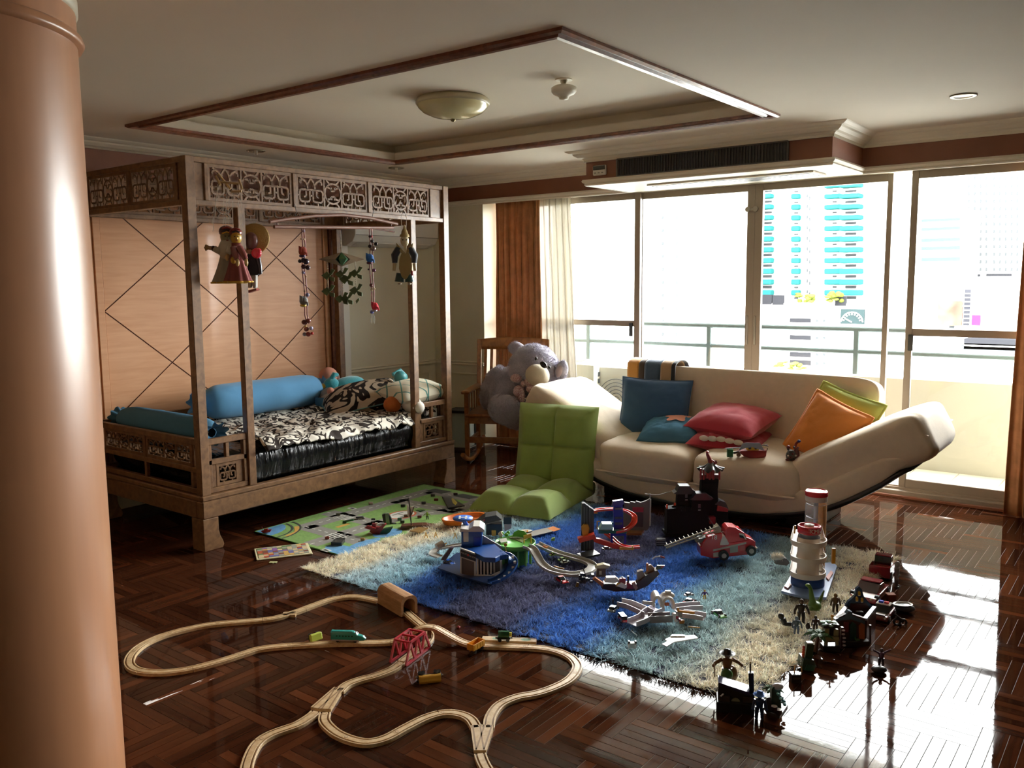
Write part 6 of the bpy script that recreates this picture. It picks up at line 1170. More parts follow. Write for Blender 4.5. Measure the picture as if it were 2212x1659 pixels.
# ---- white spiral car park with a red drum reading TOMICA
T = Toy('car_park_tower', 'white spiral toy car park tower on a blue base with red tops', 'toy building', 1740, 1290); PW = cm('#d2c4b4', .4); PR = mat('drum_red', '#b3202e', .25); PB = cm('#23457f', .35); k_ = T.k
T.slab('base', [(1688, 1276), (1716, 1284), (1750, 1290), (1785, 1290), (1808, 1222), (1800, 1214), (1720, 1222)], 0, .012, cm('#7f96c4', .3)); c_ = T.G(1744, 1266, .0); c_ = V3((c_.x, c_.y, 0)); r0 = 25*k_
MB().m(PB).lathe([(36*k_, .01), (36*k_, 26*k_), (24*k_, 26*k_)], c_, 32).obj('blue_plinth', T.o); zt = 132*k_; MB().m(PW).lathe([(r0*.95, .02), (r0*.95, zt-18*k_)], c_, 32).obj('column', T.o)
def helix(name, z0, a0, a1, ri, ro, dz, m):
    n = 28; q = MB().m(m); vs = []
    for i in range(n+1):
        a = a0+(a1-a0)*i/n; z = z0+dz*i/n
        for r, zz in ((ri, 0), (ro, 0), (ro, 11*k_), (ro-2*k_, 11*k_), (ro-2*k_, 2.2*k_), (ri, 2.2*k_)): vs.append((c_.x+r*cos(a), c_.y+r*sin(a), z+zz))
    q.add(vs, [(i*6+j, (i+1)*6+j, (i+1)*6+(j+1) % 6, i*6+(j+1) % 6) for i in range(n) for j in range(6)]+[tuple(range(6)), tuple(range(n*6, n*6+6))[::-1]]).obj(name, T.o)
for z in (24, 60, 96): helix('spiral_road', z*k_, radians(170), radians(375), r0*.9, 38*k_, 4*k_, PW)
for i, z in enumerate((26, 62, 98)):
    for s, dy in ((1, .0),):
        a = V3((c_.x+31*k_, c_.y+8*k_, (z+6)*k_)); b = V3((c_.x+42*k_, c_.y+62*k_, (z+20)*k_)); channel(T.o, 'ramp_road', [a, (a+b)/2, b], 14*k_, 8*k_, PW, .002)
        a = V3((c_.x-31*k_, c_.y+8*k_, (z+2)*k_)); b = V3((c_.x-8*k_, c_.y+60*k_, (z+14)*k_)); channel(T.o, 'ramp_road', [a, (a+b)/2, b], 14*k_, 8*k_, PW, .002)
zd = zt-18*k_; MB().m(cm('#7a828e')).lathe([(r0*.8, zd-2*k_), (r0*.8, zd+8*k_)], c_, 32).obj('grey_neck', T.o); dr = MB().m(PR).lathe([(r0*.82, zd+8*k_), (r0, zd+10*k_), (r0, zd+26*k_), (r0*.82, zd+26*k_), (r0*.8, zd+23*k_), (.001, zd+23*k_)], c_, 40).obj('red_drum', T.o); MB().m(cm('#e6e2e0')).lathe([(r0*.42, zd+22*k_), (r0*.42, zd+28*k_), (.001, zd+28*k_)], c_, 28).obj('drum_button', T.o)
for i, ch in enumerate('TOMICA'): a = radians(-104+i*15); textmesh(ch, 13*k_, .0004, cm('#e2c8c4'), dr, 'letter', (c_.x+(r0+.0006)*cos(a), c_.y+(r0+.0006)*sin(a), zd+18*k_), (radians(90), 0, a+pi/2))
B = V3((c_.x+44*k_, c_.y+84*k_, 0)); rb_ = 24*k_; zb_, ztb = 30*k_, 186*k_
M_clr = mat('clear_plastic', '#e8eef0', .08, trans=0., alpha=.28); MB().m(M_clr).lathe([(rb_, zb_), (rb_, ztb)], B, 36).obj('clear_shaft', T.o); MB().m(cm('#d08a24', .35)).lathe([(rb_*.96, .012), (rb_*.96, ztb-20*k_)], B, 18, radians(-70), radians(70)).obj('orange_panel', T.o); MB().m(cm('#a0a4ac')).cyl((B.x, B.y, .01), (B.x, B.y, ztb), 5*k_, 12).obj('lift_pole', T.o)
for z in (130, 160): MB().m(cm('#8a8e9c', .25)).lathe([(5*k_, z*k_), (rb_*.9, (z+6)*k_)], B, 20, radians(150), radians(330)).obj('lift_cup', T.o)
MB().m(PR).lathe([(rb_*1.04, ztb), (rb_*1.06, ztb+9*k_), (rb_*.95, ztb+12*k_), (rb_*.9, ztb+10*k_)], B, 36).obj('red_lid_ring', T.o); MB().m(cm('#ece8e6', .35)).lathe([(rb_*.93, ztb+10*k_), (.001, ztb+10.5*k_)], B, 36).obj('white_lid', T.o); MB().m(cm('#cfcac2', .4)).lathe([(rb_*1.01, ztb-12*k_), (rb_*1.03, ztb)], B, 36).obj('collar', T.o)
T.slab('orange_square', [(1784, 1246), (1795, 1232), (1800, 1236), (1790, 1252)], .012, .02, '#b8522e'); T.slab('red_button', [(1694, 1266), (1702, 1258), (1710, 1262), (1702, 1270)], .012, .02, '#b86a5e'); T.tb('orange_bracket', [(1716, 1152, .06), (1718, 1135, .06)], .004, '#d8922a'); T.bx('orange_door', 1797, 1185, 1806, 1218, .06, .07, '#d8902a')
# ---- brick pirate raft heap in the middle of the rug
T = Toy('brick_raft', 'brown and white brick built pirate raft in the middle of the rug', 'brick model', 1340, 1278); BR = cm('#3a1f16', .3); TA = cm('#a8602a', .3); WB = cm('#d8d2c8', .25)
T.ex('hull', [(1300, 1272), (1305, 1262), (1345, 1264), (1375, 1262), (1400, 1240), (1420, 1232), (1425, 1240), (1400, 1265), (1375, 1276), (1330, 1278)], -.02, .03, BR); T.ex('prow', [(1281, 1252), (1286, 1248), (1306, 1262), (1304, 1270)], -.01, .01, TA); T.ex('stern', [(1373, 1276), (1365, 1262), (1372, 1258), (1378, 1270)], -.025, -.01, cm('#a87a68')); T.ex('white_deck', [(1306, 1258), (1310, 1248), (1330, 1247), (1338, 1254), (1328, 1260)], -.015, .01, WB); T.ex('white_deck', [(1332, 1256), (1345, 1247), (1352, 1252), (1340, 1260)], -.01, .01, cm('#b8c4d4')); T.ex('tile', [(1332, 1266), (1342, 1259), (1357, 1266), (1350, 1272)], -.03, -.02, WB); T.ex('yellow_tile', [(1330, 1266), (1335, 1259), (1340, 1260), (1336, 1268)], -.028, -.02, '#c9a02e')
T.ex('cabin', [(1377, 1255), (1377, 1236), (1388, 1232), (1394, 1245), (1392, 1258)], -.005, .02, cm('#7a6a5e')); T.bx('red_block', 1338, 1250, 1352, 1262, -.018, -.005, cm('#8a1f26')); T.ex('red_slope', [(1354, 1272), (1354, 1258), (1362, 1262), (1370, 1272)], -.03, -.015, cm('#8a1f26')); T.tb('black_post', [(1357, 1262, -.02), (1357, 1244, -.02)], .005, '#1c1a1c')
T.studs(1308, 1330, 1247, 0., 4, WB); T.studs(1356, 1374, 1256, -.01, 4, WB); T.studs(1380, 1392, 1232, .005, 2, '#8a7a6e'); T.ex('rear_fin', [(1396, 1240), (1400, 1222), (1406, 1220), (1414, 1228), (1412, 1236)], .0, .015, cm('#8a6a4a')); T.ex('crocodile_head', [(1416, 1232), (1420, 1222), (1436, 1222), (1430, 1229)], .0, .012, cm('#23402a')); T.ex('red_tongue', [(1427, 1224), (1436, 1223), (1430, 1227)], -.003, 0, '#b0403a'); T.tb('white_bone', [(1406, 1242, -.01), (1421, 1246, -.01)], .003, WB); T.bx('orange_post', 1396, 1217, 1401, 1234, -.006, .004, cm('#a85a24'))
T = Toy('brick_totem', 'tan brick totem with a pale knobbly top and number tile', 'brick model', 1300, 1246); T.ex('body', [(1288, 1246), (1290, 1226), (1308, 1224), (1309, 1246)], -.01, .015, cm('#7a5c34')); T.ex('top', [(1286, 1228), (1290, 1222), (1304, 1219), (1318, 1223), (1314, 1228)], -.012, .018, cm('#c8bc92')); T.studs(1290, 1316, 1222, 0, 4, '#d8d0a8'); T.bx('tile', 1294, 1233, 1300, 1242, -.012, -.01, cm('#c9bc98'))
T = Toy('brick_spider', 'dark jumble of black brick pieces by the loop ramp', 'brick model', 1270, 1262); r_ = random.Random(4)
for k in range(16): x, y = r_.uniform(1250, 1284), r_.uniform(1243, 1262); T.bx('brick', x, y-5, x+7, y, r_.uniform(-.02, .01), r_.uniform(.012, .02), r_.choice(['#1c1a18', '#2a2622', '#3a2c22', '#241c1a']))
T.tb('antenna', [(1266, 1245, 0), (1259, 1226, 0)], .0025, '#1a1814'); T.ex('yellow_claw', [(1243, 1268), (1246, 1258), (1251, 1260), (1249, 1268)], -.01, 0, '#7a5a24')
toycar('glossy red toy race car on the navy rug stripe', (1199, 1248), (1227, 1264), '#b01d26', .085, style='race')
# ---- white track set
T = Toy('track_set', 'white and grey toy road set with twin tunnel arches on the rug', 'toy track', 1425, 1345); LG = cm('#b4aeb2', .35); WG = cm('#cfc8d2', .35)
channel(T, 'road', [T.G(1338, 1306, .012), T.G(1360, 1311, .012), T.G(1385, 1322, .012), T.G(1402, 1330, .012)], .055, .022, LG); channel(T, 'road', [T.G(1365, 1350, .01), T.G(1390, 1340, .01), T.G(1402, 1328, .012), T.G(1425, 1318, .012)], .055, .022, WG)
channel(T, 'road', [T.G(1402, 1342, .006), T.G(1425, 1341, .006), T.G(1450, 1340, .006)], .045, .03, cm('#8f888c')); channel(T, 'road', [T.G(1455, 1318, .012), T.G(1485, 1314, .012), T.G(1515, 1313, .012)], .05, .02, LG); channel(T, 'road', [T.G(1475, 1330, .008), T.G(1500, 1333, .008), T.G(1522, 1337, .008)], .05, .02, LG)
for x0, x1, yb, yt, d in ((1412, 1429, 1312, 1287, .0), (1432, 1456, 1314, 1290, .0)):
    c2, hw = (x0+x1)/2, (x1-x0)/2; outer = [(c2+hw*1.15*cos(a), yb-(yb-yt)*(.45+.55*sin(a))) for a in np.linspace(0, pi, 11)]; inner = [(c2+hw*.72*cos(a), yb-(yb-yt)*(.35+.42*sin(a))) for a in np.linspace(pi, 0, 11)]
    T.ex('tunnel_arch', [(c2+hw*1.15, yb)]+outer+[(c2-hw*1.15, yb), (c2-hw*.72, yb)]+inner+[(c2+hw*.72, yb)], .03, .10, cm('#d6d0cc', .35))
T.bl('dome', (1443, 1286, .07), (.03, .02, .016), cm('#c4beb8')); T.bx('crown', 1437, 1277, 1450, 1284, .06, .075, cm('#bab4ac')); T.ex('fence', [(1388, 1305), (1389, 1298), (1410, 1300), (1410, 1308)], .03, .034, cm('#c8c4c8')); T.bx('orange_gate', 1463, 1313, 1467, 1322, -.01, -.002, '#c98424'); T.tb('orange_rail', [(1465, 1320, -.005), (1500, 1324, -.005)], .006, '#c4822a'); T.bx('orange_tile', 1436, 1303, 1446, 1309, .02, .03, '#c05a30'); T.bx('grey_block', 1461, 1322, 1474, 1334, -.01, .01, cm('#8a8482'))
toycar('silver grey toy car at the end of the white road', (1318, 1325), (1332, 1312), '#7f8a84', .075); toycar('red toy car nosing the white road fork', (1341, 1333), (1352, 1346), '#a8202a', .075, style='van')
toycar('white and red race car behind the white road', (1478, 1308), (1500, 1297), '#b82a36', .075, style='race', roofcol='#d8d4d4'); toycar('tiny white plane shaped car near the white tunnels', (1480, 1288), (1496, 1285), '#c8c4c8', .05); toycar('green and white toy race car on the pale blue stripe', (1540, 1322), (1566, 1338), '#4a9a4a', .08, style='race', roofcol='#d8e8d8')
T = Toy('transforming_robot', 'white red and black toy robot lying across the white road', 'toy robot', 1462, 1345)
for x, y, w, h, c2 in ((1453, 1326, 8, 12, '#d8d4d6'), (1459, 1330, 7, 8, '#a02038'), (1457, 1338, 8, 6, '#e0dcdc'), (1462, 1335, 5, 5, '#202024'), (1461, 1325, 4, 7, '#d8d4d6'), (1466, 1338, 5, 5, '#8f1f3a')): T.bx('robot_block', x, y, x+w, y+h, -.012, .008, c2)
T.bx('orange_block', 1468, 1340, 1479, 1348, -.005, .006, '#b8762a')
T = Toy('toy_robot', 'white toy robot with black shoulders lying on the pale stripe', 'toy robot', 1366, 1402); T.bx('body', 1359, 1390, 1373, 1402, -.01, .012, '#c4ccd0')
for x in (1357, 1371): T.bx('black_shoulder', x, 1386, x+5, 1391, -.008, .008, '#22262a'); T.bx('white_limb', x, 1392, x+4, 1401, -.014, .0, '#d4d8da')
T = Toy('toy_sword', 'thin grey toy sword sunk in the rug', 'toy part', 1372, 1376); T.tb('blade', [(1363, 1362, 0), (1376, 1373, 0)], .002, cm('#c8d0d4', .2)); T.tb('hilt', [(1362, 1366, 0), (1368, 1360, 0)], .002, '#3a4044')
T = Toy('paper_part', 'crumpled white paper like toy sheets on the pale blue stripe', 'toy part', 1465, 1388); T.slab('sheet', [(1436, 1381), (1450, 1374), (1500, 1371), (1508, 1378), (1470, 1384), (1448, 1388)], .01, .014, cm('#dcdad8', .5)); T.slab('sheet_edge', [(1448, 1374), (1452, 1370), (1480, 1371), (1480, 1374)], .016, .018, cm('#cfc0a4')); T.slab('brown_flap', [(1430, 1391), (1446, 1382), (1455, 1387), (1440, 1396)], .012, .016, cm('#75676a'))
T = Toy('toy_part', 'thin yellow plastic stick on the pale blue stripe', 'toy part', 1500, 1356); T.tb('stick', [(1487, 1354, 0), (1512, 1356, 0)], .003, '#b88a3a')
figure('tiny purple and yellow figure standing on the rug', 1522, 1294, .045, '#c9a03a', '#4a2a7a', '#c9a03a')
# ---- creatures and figures on the beige stripe
T = Toy('toy_dinosaur', 'green long necked toy dinosaur beside the white tower', 'toy dinosaur', 1760, 1318); GDi = cm('#5a7a2e', .4)
T.tb('neck', [(1757, 1306, 0), (1753, 1288, 0), (1751, 1272, 0), (1747, 1265, -.005)], [.016, .011, .008, .009], GDi, 10); T.bl('body', (1760, 1308, .005), (.028, .035, .022), GDi); T.tb('tail', [(1764, 1306, .01), (1772, 1296, .03), (1780, 1276, .05)], [.014, .009, .003], GDi, 8); T.bl('head', (1745, 1264, -.008), (.012, .008, .007), GDi)
for x, dy in ((1752, -.012), (1767, -.012), (1754, .02), (1766, .022)): T.tb('leg', [(x, 1310, dy), (x, 1318, dy)], [.010, .008], GDi)
figure('dark brown action figure kneeling with arms out on the beige stripe', 1730, 1345, .105, '#5a4230', '#3a2c20', '#2e241c', arms=30, pose=.5); figure('grey blue sitting figure on the beige stripe', 1720, 1369, .075, '#5f6e80', '#5a6a7c', '#66748a', arms=25, pose=1.); figure('small brown furry figure beside the sitting one', 1761, 1362, .065, '#3a2a24', '#4a2c22', '#3a241e', arms=15)
T = Toy('figurine', 'black action figure reclining on the beige stripe', 'figurine', 1700, 1350); T.tb('torso', [(1690, 1336, 0), (1696, 1348, 0)], [.013, .011], '#1c1816'); T.bl('head', (1687, 1331, 0), .013, '#221c18'); T.tb('leg', [(1696, 1348, -.005), (1706, 1347, -.01), (1714, 1349, -.015)], [.009, .007, .006], '#1c1816'); T.tb('leg', [(1696, 1348, .01), (1707, 1350, .01), (1712, 1350, .01)], [.009, .007, .006], '#1c1816'); T.tb('arm', [(1689, 1338, -.012), (1694, 1346, -.016)], .006, '#1c1816')
T = Toy('figurine', 'cluster of tiny dark toy bits near the furry figure', 'figurine', 1746, 1357); T.bl('body', (1745, 1353, 0), (.01, .01, .013), '#2a201c'); T.bl('head', (1746, 1348, 0), .006, '#3a2c24'); T.bl('foot', (1750, 1356, -.005), (.008, .01, .004), '#2a201c')
figure('golden brown small figure standing behind the brick house', 1804, 1322, .085, '#8a6a3a', '#6a5230', '#4a3a2a', arms=15)
# ================================================================ toys on the parquet by the window
FL = 0.0
toycar('dark red open bed toy pickup parked by the rug edge', (1897, 1254), (1917, 1224), '#7a1420', .20, FL, .5, .5, 'pickup', glass='#2a1014', wr=.085)
toycar('large glossy red toy race car with a ribbed windscreen', (1896, 1274), (1862, 1304), '#8a1824', .24, FL, .5, .34, 'race', glass='#4a2a30', wr=.085)
figure('tall silver action figure standing beside the red pickup', 1936, 1268, .13, '#8a8684', '#75706e', '#6a6664', FL, 60, arms=10)
def lightbar(t, L, w, h):
    MB().m(cm('#2a3fc0', .2)).box((-.13*L, -w*.28, h), (-.03*L, -w*.02, h*1.13), .002).obj('blue_light', t); MB().m(cm('#c03038', .2)).box((-.13*L, w*.02, h), (-.03*L, w*.28, h*1.13), .002).obj('red_light', t); MB().m(cm('#a89c90', .3)).box((.24*L, -w*.3, h*.52), (.44*L, w*.3, h*.545)).obj('bonnet_panel', t)
toycar('brown and white toy police car with red and blue roof lights', (1916, 1322), (1897, 1345), '#6a2c26', .15, FL, .52, .42, 'car', roofcol='#c0b6ac', extra=lightbar)
T = Toy('toy_boat', 'black toy dinghy with a pale open top on the parquet', 'toy boat', 1952, 1322, FL); T.bl('hull', (1952, 1313, 0), (.05, .04, .018), '#191716'); p_ = T.L(1950, 1307, 0); MB().m(cm('#b5ada4', .3)).lathe([(.03, 0), (.038, .008), (.044, .006)], p_, 24, ell=.7).obj('rim', T.o); MB().m(cm('#8a8078')).lathe([(.001, .001), (.034, .002)], p_, 24, ell=.7).obj('inside', T.o); T.tb('pole', [(1913, 1302, 0), (1945, 1309, 0)], .004, '#8a8480')
T = Toy('toy_chest', 'small reddish brown toy box standing on the parquet', 'toy box', 1928, 1302, FL); T.bx('box', 1919, 1286, 1936, 1302, 0, .03, cm('#6a3020')); T.bx('lid_edge', 1918, 1285, 1937, 1288, -.002, .032, cm('#8a4a30'))
T = Toy('toy_motorbike', 'black toy motorbike leaning by the police car', 'toy motorbike', 1946, 1350, FL); p_ = T.L(1938, 1343, 0); MB().m(cm('#151312')).tube([p_+V3((.014*cos(t), 0, .014*sin(t))) for t in np.linspace(0, 2*pi, 17)[:-1]], .005, 6, True).obj('wheel', T.o); p_ = T.L(1951, 1345, .0); MB().m(cm('#151312')).tube([p_+V3((.014*cos(t), 0, .014*sin(t))) for t in np.linspace(0, 2*pi, 17)[:-1]], .005, 6, True).obj('wheel', T.o); T.tb('frame', [(1936, 1332, 0), (1944, 1338, 0), (1951, 1343, 0)], .008, '#1c1816'); T.tb('handlebar', [(1933, 1326, -.012), (1937, 1329, .012)], .003, '#3a3634')
# ---- brick house
T = Toy('brick_house', 'brown brick built house with stepped blue gables and no roof', 'brick model', 1848, 1392, FL, yaw=0); HB = cm('#4a2420', .3); BG = cm('#2f4258', .25); LW = cm('#b8c0d0', .2)
T.ex('front_wall', [(1812, 1390), (1808, 1336), (1832, 1324), (1868, 1336), (1872, 1396), (1840, 1398)], .0, .02, cm('#4a2c26')); T.ex('front_gable', [(1804, 1338), (1824, 1332), (1834, 1320), (1841, 1322), (1842, 1330), (1869, 1342), (1868, 1348), (1838, 1338), (1806, 1342)], -.003, .022, cm('#4a6070', .25))
hw_ = T.L(1850, 1340, .02).z
for nm, a, b in (('left_wall', T.L(1810, 1340, .02), T.L(1829, 1305, .15)), ('side_wall', T.L(1869, 1345, .02), T.L(1889, 1320, .15))): MB().m(HB).beam((a.x, a.y, hw_*.5), (b.x, b.y, hw_*.5), .014, hw_).obj(nm, T.o)
T.ex('back_gable', [(1824, 1318), (1832, 1300), (1842, 1292), (1848, 1285), (1850, 1272), (1856, 1267), (1862, 1273), (1866, 1288), (1876, 1300), (1890, 1316), (1884, 1322), (1830, 1324)], .15, .165, BG); T.ex('back_wall', [(1826, 1340), (1838, 1304), (1872, 1304), (1886, 1325), (1884, 1345)], .145, .155, HB)
for x, y in ((1854, 1282), (1849, 1294), (1860, 1296)): T.ex('arched_window', [(x, y+5), (x, y-3), (x+2.5, y-5), (x+5, y-3), (x+5, y+5)], .142, .146, '#c9982e'); T.bx('window_brick', x, y+4, x+5, y+6, .14, .145, '#e0d8c0')
for a, b in (((1806, 1334), (1828, 1302)), ((1868, 1342), (1889, 1318))): p0, p1 = T.L(*a, .02), T.L(*b, .15); p0.z = p1.z = hw_+.004; MB().m(LW).beam(p0, p1, .016, .01).obj('wall_coping', T.o)
T.ex('green_door', [(1836, 1394), (1836, 1350), (1842, 1344), (1850, 1350), (1850, 1394)], -.004, .0, cm('#1d4a40')); T.ex('orange_door', [(1856, 1380), (1855, 1352), (1861, 1346), (1868, 1350), (1868, 1382)], -.005, .0, cm('#9a5226')); T.bx('red_panel', 1822, 1344, 1834, 1366, -.003, 0, cm('#7a2c34')); T.ex('green_bush', [(1848, 1394), (1850, 1378), (1858, 1382), (1858, 1394)], -.02, -.005, cm('#3f6a2e')); T.bx('inner_brown', 1850, 1322, 1866, 1336, .08, .1, '#2c1614')
T.studs(1812, 1866, 1336, .0, 8, '#3a4a58'); T.bx('base', 1806, 1386, 1880, 1398, -.03, .16, cm('#241614')); T.bl('drain_knob', (1879, 1352, .01), .006, '#8a6a5a'); T.tb('side_pipe', [(1880, 1390, .0), (1880, 1350, .0)], .004, '#3a2018')
# ---- brick tower with leafy top, palm, dragon tower, chest
T = Toy('brick_tower', 'tan and brown brick tower with a leafy mint top', 'brick model', 1795, 1408, FL); TN = cm('#8f8058', .35)
T.bx('base', 1778, 1396, 1815, 1408, -.01, .03, cm('#1e1a18')); T.bx('leg_brick', 1782, 1384, 1789, 1406, .0, .015, TN); T.bx('leg_brick', 1806, 1386, 1812, 1404, 0, .015, TN); T.bx('floor_plate', 1779, 1376, 1813, 1386, -.01, .04, TN); T.bx('wall_brick', 1782, 1358, 1792, 1376, 0, .035, TN); T.bx('wall_brick', 1801, 1360, 1812, 1376, 0, .035, TN); T.bx('dark_window', 1792, 1356, 1801, 1376, .005, .03, cm('#2a1a14')); T.bx('roof_plate', 1779, 1350, 1814, 1358, -.008, .04, cm('#2e2420'))
r_ = random.Random(6)
for k in range(14): x, y = r_.uniform(1776, 1816), r_.uniform(1342, 1354); T.bl('leaf', (x, y, r_.uniform(-.02, .04)), (.011, .009, .004), r_.choice(['#9ac0ac', '#7aa898', '#a8c8b8', '#2f4a38']), n=8)
for k in range(5): T.bl('side_knob', (1823+r_.uniform(-2, 2), 1362+k*8, -.005), (.007, .006, .004), '#c8b8b8', n=8)
T.bx('maroon_pillar', 1816, 1356, 1824, 1402, .0, .015, cm('#4a1c22')); T.tb('flame_post', [(1796, 1346, 0), (1798, 1332, 0)], .003, '#c98a3a'); T.bl('flame', (1798, 1331, 0), (.007, .006, .006), '#d8922e', n=8)
def palm(label, x, y, h, s, z=FL, lean=0.): 
    T = Toy('toy_palm', label, 'toy palm', x, y, z); top = (x+lean, y-h, 0)
    T.tb('trunk', [(x, y, 0), (x+lean*.4, y-h*.5, 0), top], [.008*s, .006*s, .005*s], '#5a3322'); o = T.L(*top)
    for k in range(7):
        a = k*2*pi/7+.3; d = V3((cos(a), sin(a), 0)); n_ = V3((-sin(a), cos(a), 0)); L_ = .05*s; vs = []
        for i in range(6): f = i/5; p = o+d*(L_*f)+V3((0, 0, .012*s*sin(f*2.2)-.018*s*f*f)); w = .011*s*sin(pi*min(1, f*.9+.12)); vs += [p-n_*w-V3((0, 0, w*.3)), p+V3((0, 0, w*.2)), p+n_*w-V3((0, 0, w*.3))]
        MB().m(cm('#2f5a2a', .4)).add(vs, [(3*i+j, 3*i+j+1, 3*i+j+4, 3*i+j+3) for i in range(5) for j in (0, 1)]).obj('frond', T.o, solid=.001)
palm('toy palm tree with drooping fronds beside the tan brick tower', 1762, 1408, 38, 1.25, FL, 6); 
T = Toy('brick_dragon_tower', 'dark green brick tower with an orange chain on its edge', 'brick model', 1750, 1448, FL); GT = cm('#2f4a2c', .35)
T.ex('green_slab', [(1738, 1428), (1744, 1390), (1758, 1392), (1755, 1430)], .0, .02, GT); T.bx('white_tip', 1744, 1389, 1758, 1392, -.001, .021, cm('#d0d8d0')); T.ex('rock_base', [(1732, 1446), (1736, 1424), (1758, 1426), (1764, 1440), (1754, 1450)], -.015, .04, cm('#20382c')); T.ex('lower_leaf', [(1738, 1448), (1744, 1436), (1762, 1438), (1758, 1450)], -.02, -.008, cm('#2a5a4a'))
for k in range(5): T.bl('chain_link', (1736.5-k*.5, 1398+k*5.5, .004), (.006, .006, .006), '#c8502a' if k else '#a02a28', n=8)
for k in range(4): T.bl('silver_bead', (1732-k*.6, 1420+k*5, .0), .004, '#b8bcc0', n=8)
T = Toy('brick_chest', 'small dark brick chest with pale studs and a tan handle', 'brick model', 1720, 1476, FL); T.bx('body', 1710, 1458, 1732, 1476, 0, .035, cm('#2a1e18')); T.bx('tan_band', 1714, 1464, 1728, 1468, -.002, 0, cm('#5a4a30')); T.tb('handle', [(1716, 1454, .02), (1717, 1437, .02), (1731, 1440, .02), (1732, 1452, .02)], .0028, '#b5854a')
for r in range(2): T.studs(1710, 1732, 1457-r*3, .008+.015*r, 4, '#d4d0d0', .0034, .003)
figure('small dark figurine with raised arms standing alone on the shiny parquet', 1903, 1440, .075, '#4a3a4a', '#4a2f48', '#2e2630', FL, arms=120)
T = Toy('toy_rock', 'small dark toy rock on the shiny parquet', 'toy part', 1899, 1452, FL); T.bl('rock', (1899, 1446, 0), (.03, .022, .013), '#252024')
# ---- brick fort, blue figure, market stall, straw hat figure near the rug corner
T = Toy('brick_fort', 'long dark brick fort with a tall chimney and studded top', 'brick model', 1590, 1535, FL, yaw=-12); FT = cm('#2a2018', .3)
T.ex('wall', [(1550, 1528), (1552, 1478), (1618, 1498), (1630, 1500), (1628, 1545), (1600, 1542)], .0, .05, FT); T.ex('top_plate', [(1551, 1480), (1552, 1474), (1619, 1496), (1618, 1503)], -.004, .054, cm('#3a3450', .15)); 
for r in range(3):
    for k in range(9): f = (k+.5)/9; c2 = T.L(1552+66*f, 1475+21*f, .008+.017*r); MB().m(cm('#d4d2e0', .2)).cyl(c2, (c2.x, c2.y, c2.z+.0022), .003, 8).obj('stud', T.o)
T.bx('door_block', 1553, 1506, 1577, 1532, -.012, .0, cm('#3a2e24')); p_ = T.L(1589, 1517, -.004); MB().m(cm('#8a8260')).cyl(p_, p_+V3((0, .006, 0)), .015, 20).obj('round_shield', T.o); T.bx('tan_panel', 1604, 1506, 1626, 1534, -.003, 0, cm('#4a3a26')); T.ex('chimney', [(1619, 1500), (1617, 1455), (1628, 1455), (1629, 1500)], .015, .035, cm('#1e1412')); T.tb('mast', [(1621, 1456, .025), (1621, 1432, .025)], .003, '#2a201c'); T.bl('mast_tip', (1621, 1432, .025), .004, '#c8a860', n=8); T.studs(1617, 1628, 1454, .018, 2, '#c8c4d8', .003); T.bx('base', 1548, 1524, 1630, 1540, -.02, .06, cm('#181210'))
for x, y in ((1548, 1489), (1560, 1502)): T.tb('silver_tool', [(x-3, y+2, -.01), (x+3, y-3, -.01)], .003, cm('#d4d8dc', .15))
figure('dark blue capped figure standing between the fort and the stall', 1640, 1553, .095, '#1f3a6a', '#1c3058', '#182848', FL, -10, 'brim', hair='#2f5aa0', arms=15)
T = Toy('brick_stall', 'brick market stall with barrels and a mint vine by the figure', 'brick model', 1675, 1545, FL); T.slab('tray', [(1655, 1536), (1684, 1548), (1702, 1522), (1672, 1514)], .0, .008, cm('#4a3826')); T.ex('green_wall', [(1666, 1530), (1667, 1488), (1672, 1484), (1686, 1486), (1688, 1530)], .03, .05, cm('#24402c')); T.bl('white_dome', (1680, 1483, .04), (.02, .016, .012), '#b8b0b4'); T.ex('grey_rock', [(1655, 1540), (1656, 1508), (1664, 1506), (1668, 1538)], .0, .03, cm('#3a3430'))
r_ = random.Random(8)
for k in range(14): T.bl('mint_leaf', (1682+k*1.0+r_.uniform(-3, 3), 1498+k*1.9, r_.uniform(.0, .03)), (.006, .005, .004), r_.choice(['#4a8a90', '#7ab8b8', '#a8d8d4', '#2f6a70']), n=8)
for x, y in ((1672, 1535), (1682, 1542)): p_ = T.L(x, y, .0); MB().m(cm('#3a1c16')).lathe([(.008, -.004), (.012, .006), (.011, .016)], p_, 14).obj('barrel', T.o); MB().m(cm('#c9b8a8')).lathe([(.001, .0165), (.011, .0165)], p_, 14).obj('barrel_top', T.o)
palm('short toy palm tree growing beside the mint vine stall', 1670, 1520, 32, .8)
T = figure('stout figure in a black straw hat with a green sack on the rug corner', 1570, 1474, .12, '#6a4026', '#7a5226', '#5a3a20', RZ, 0, 'brim', hair='#1f1a18', arms=60); T.bl('green_belly', (1570, 1458, -.02), (.022, .02, .024), '#3f6a2e'); T.tb('staff', [(1543, 1428, -.01), (1544, 1462, -.01)], .0025, '#a8927a'); T.bl('sack', (1578, 1455, .015), (.026, .024, .034), '#7a5630')
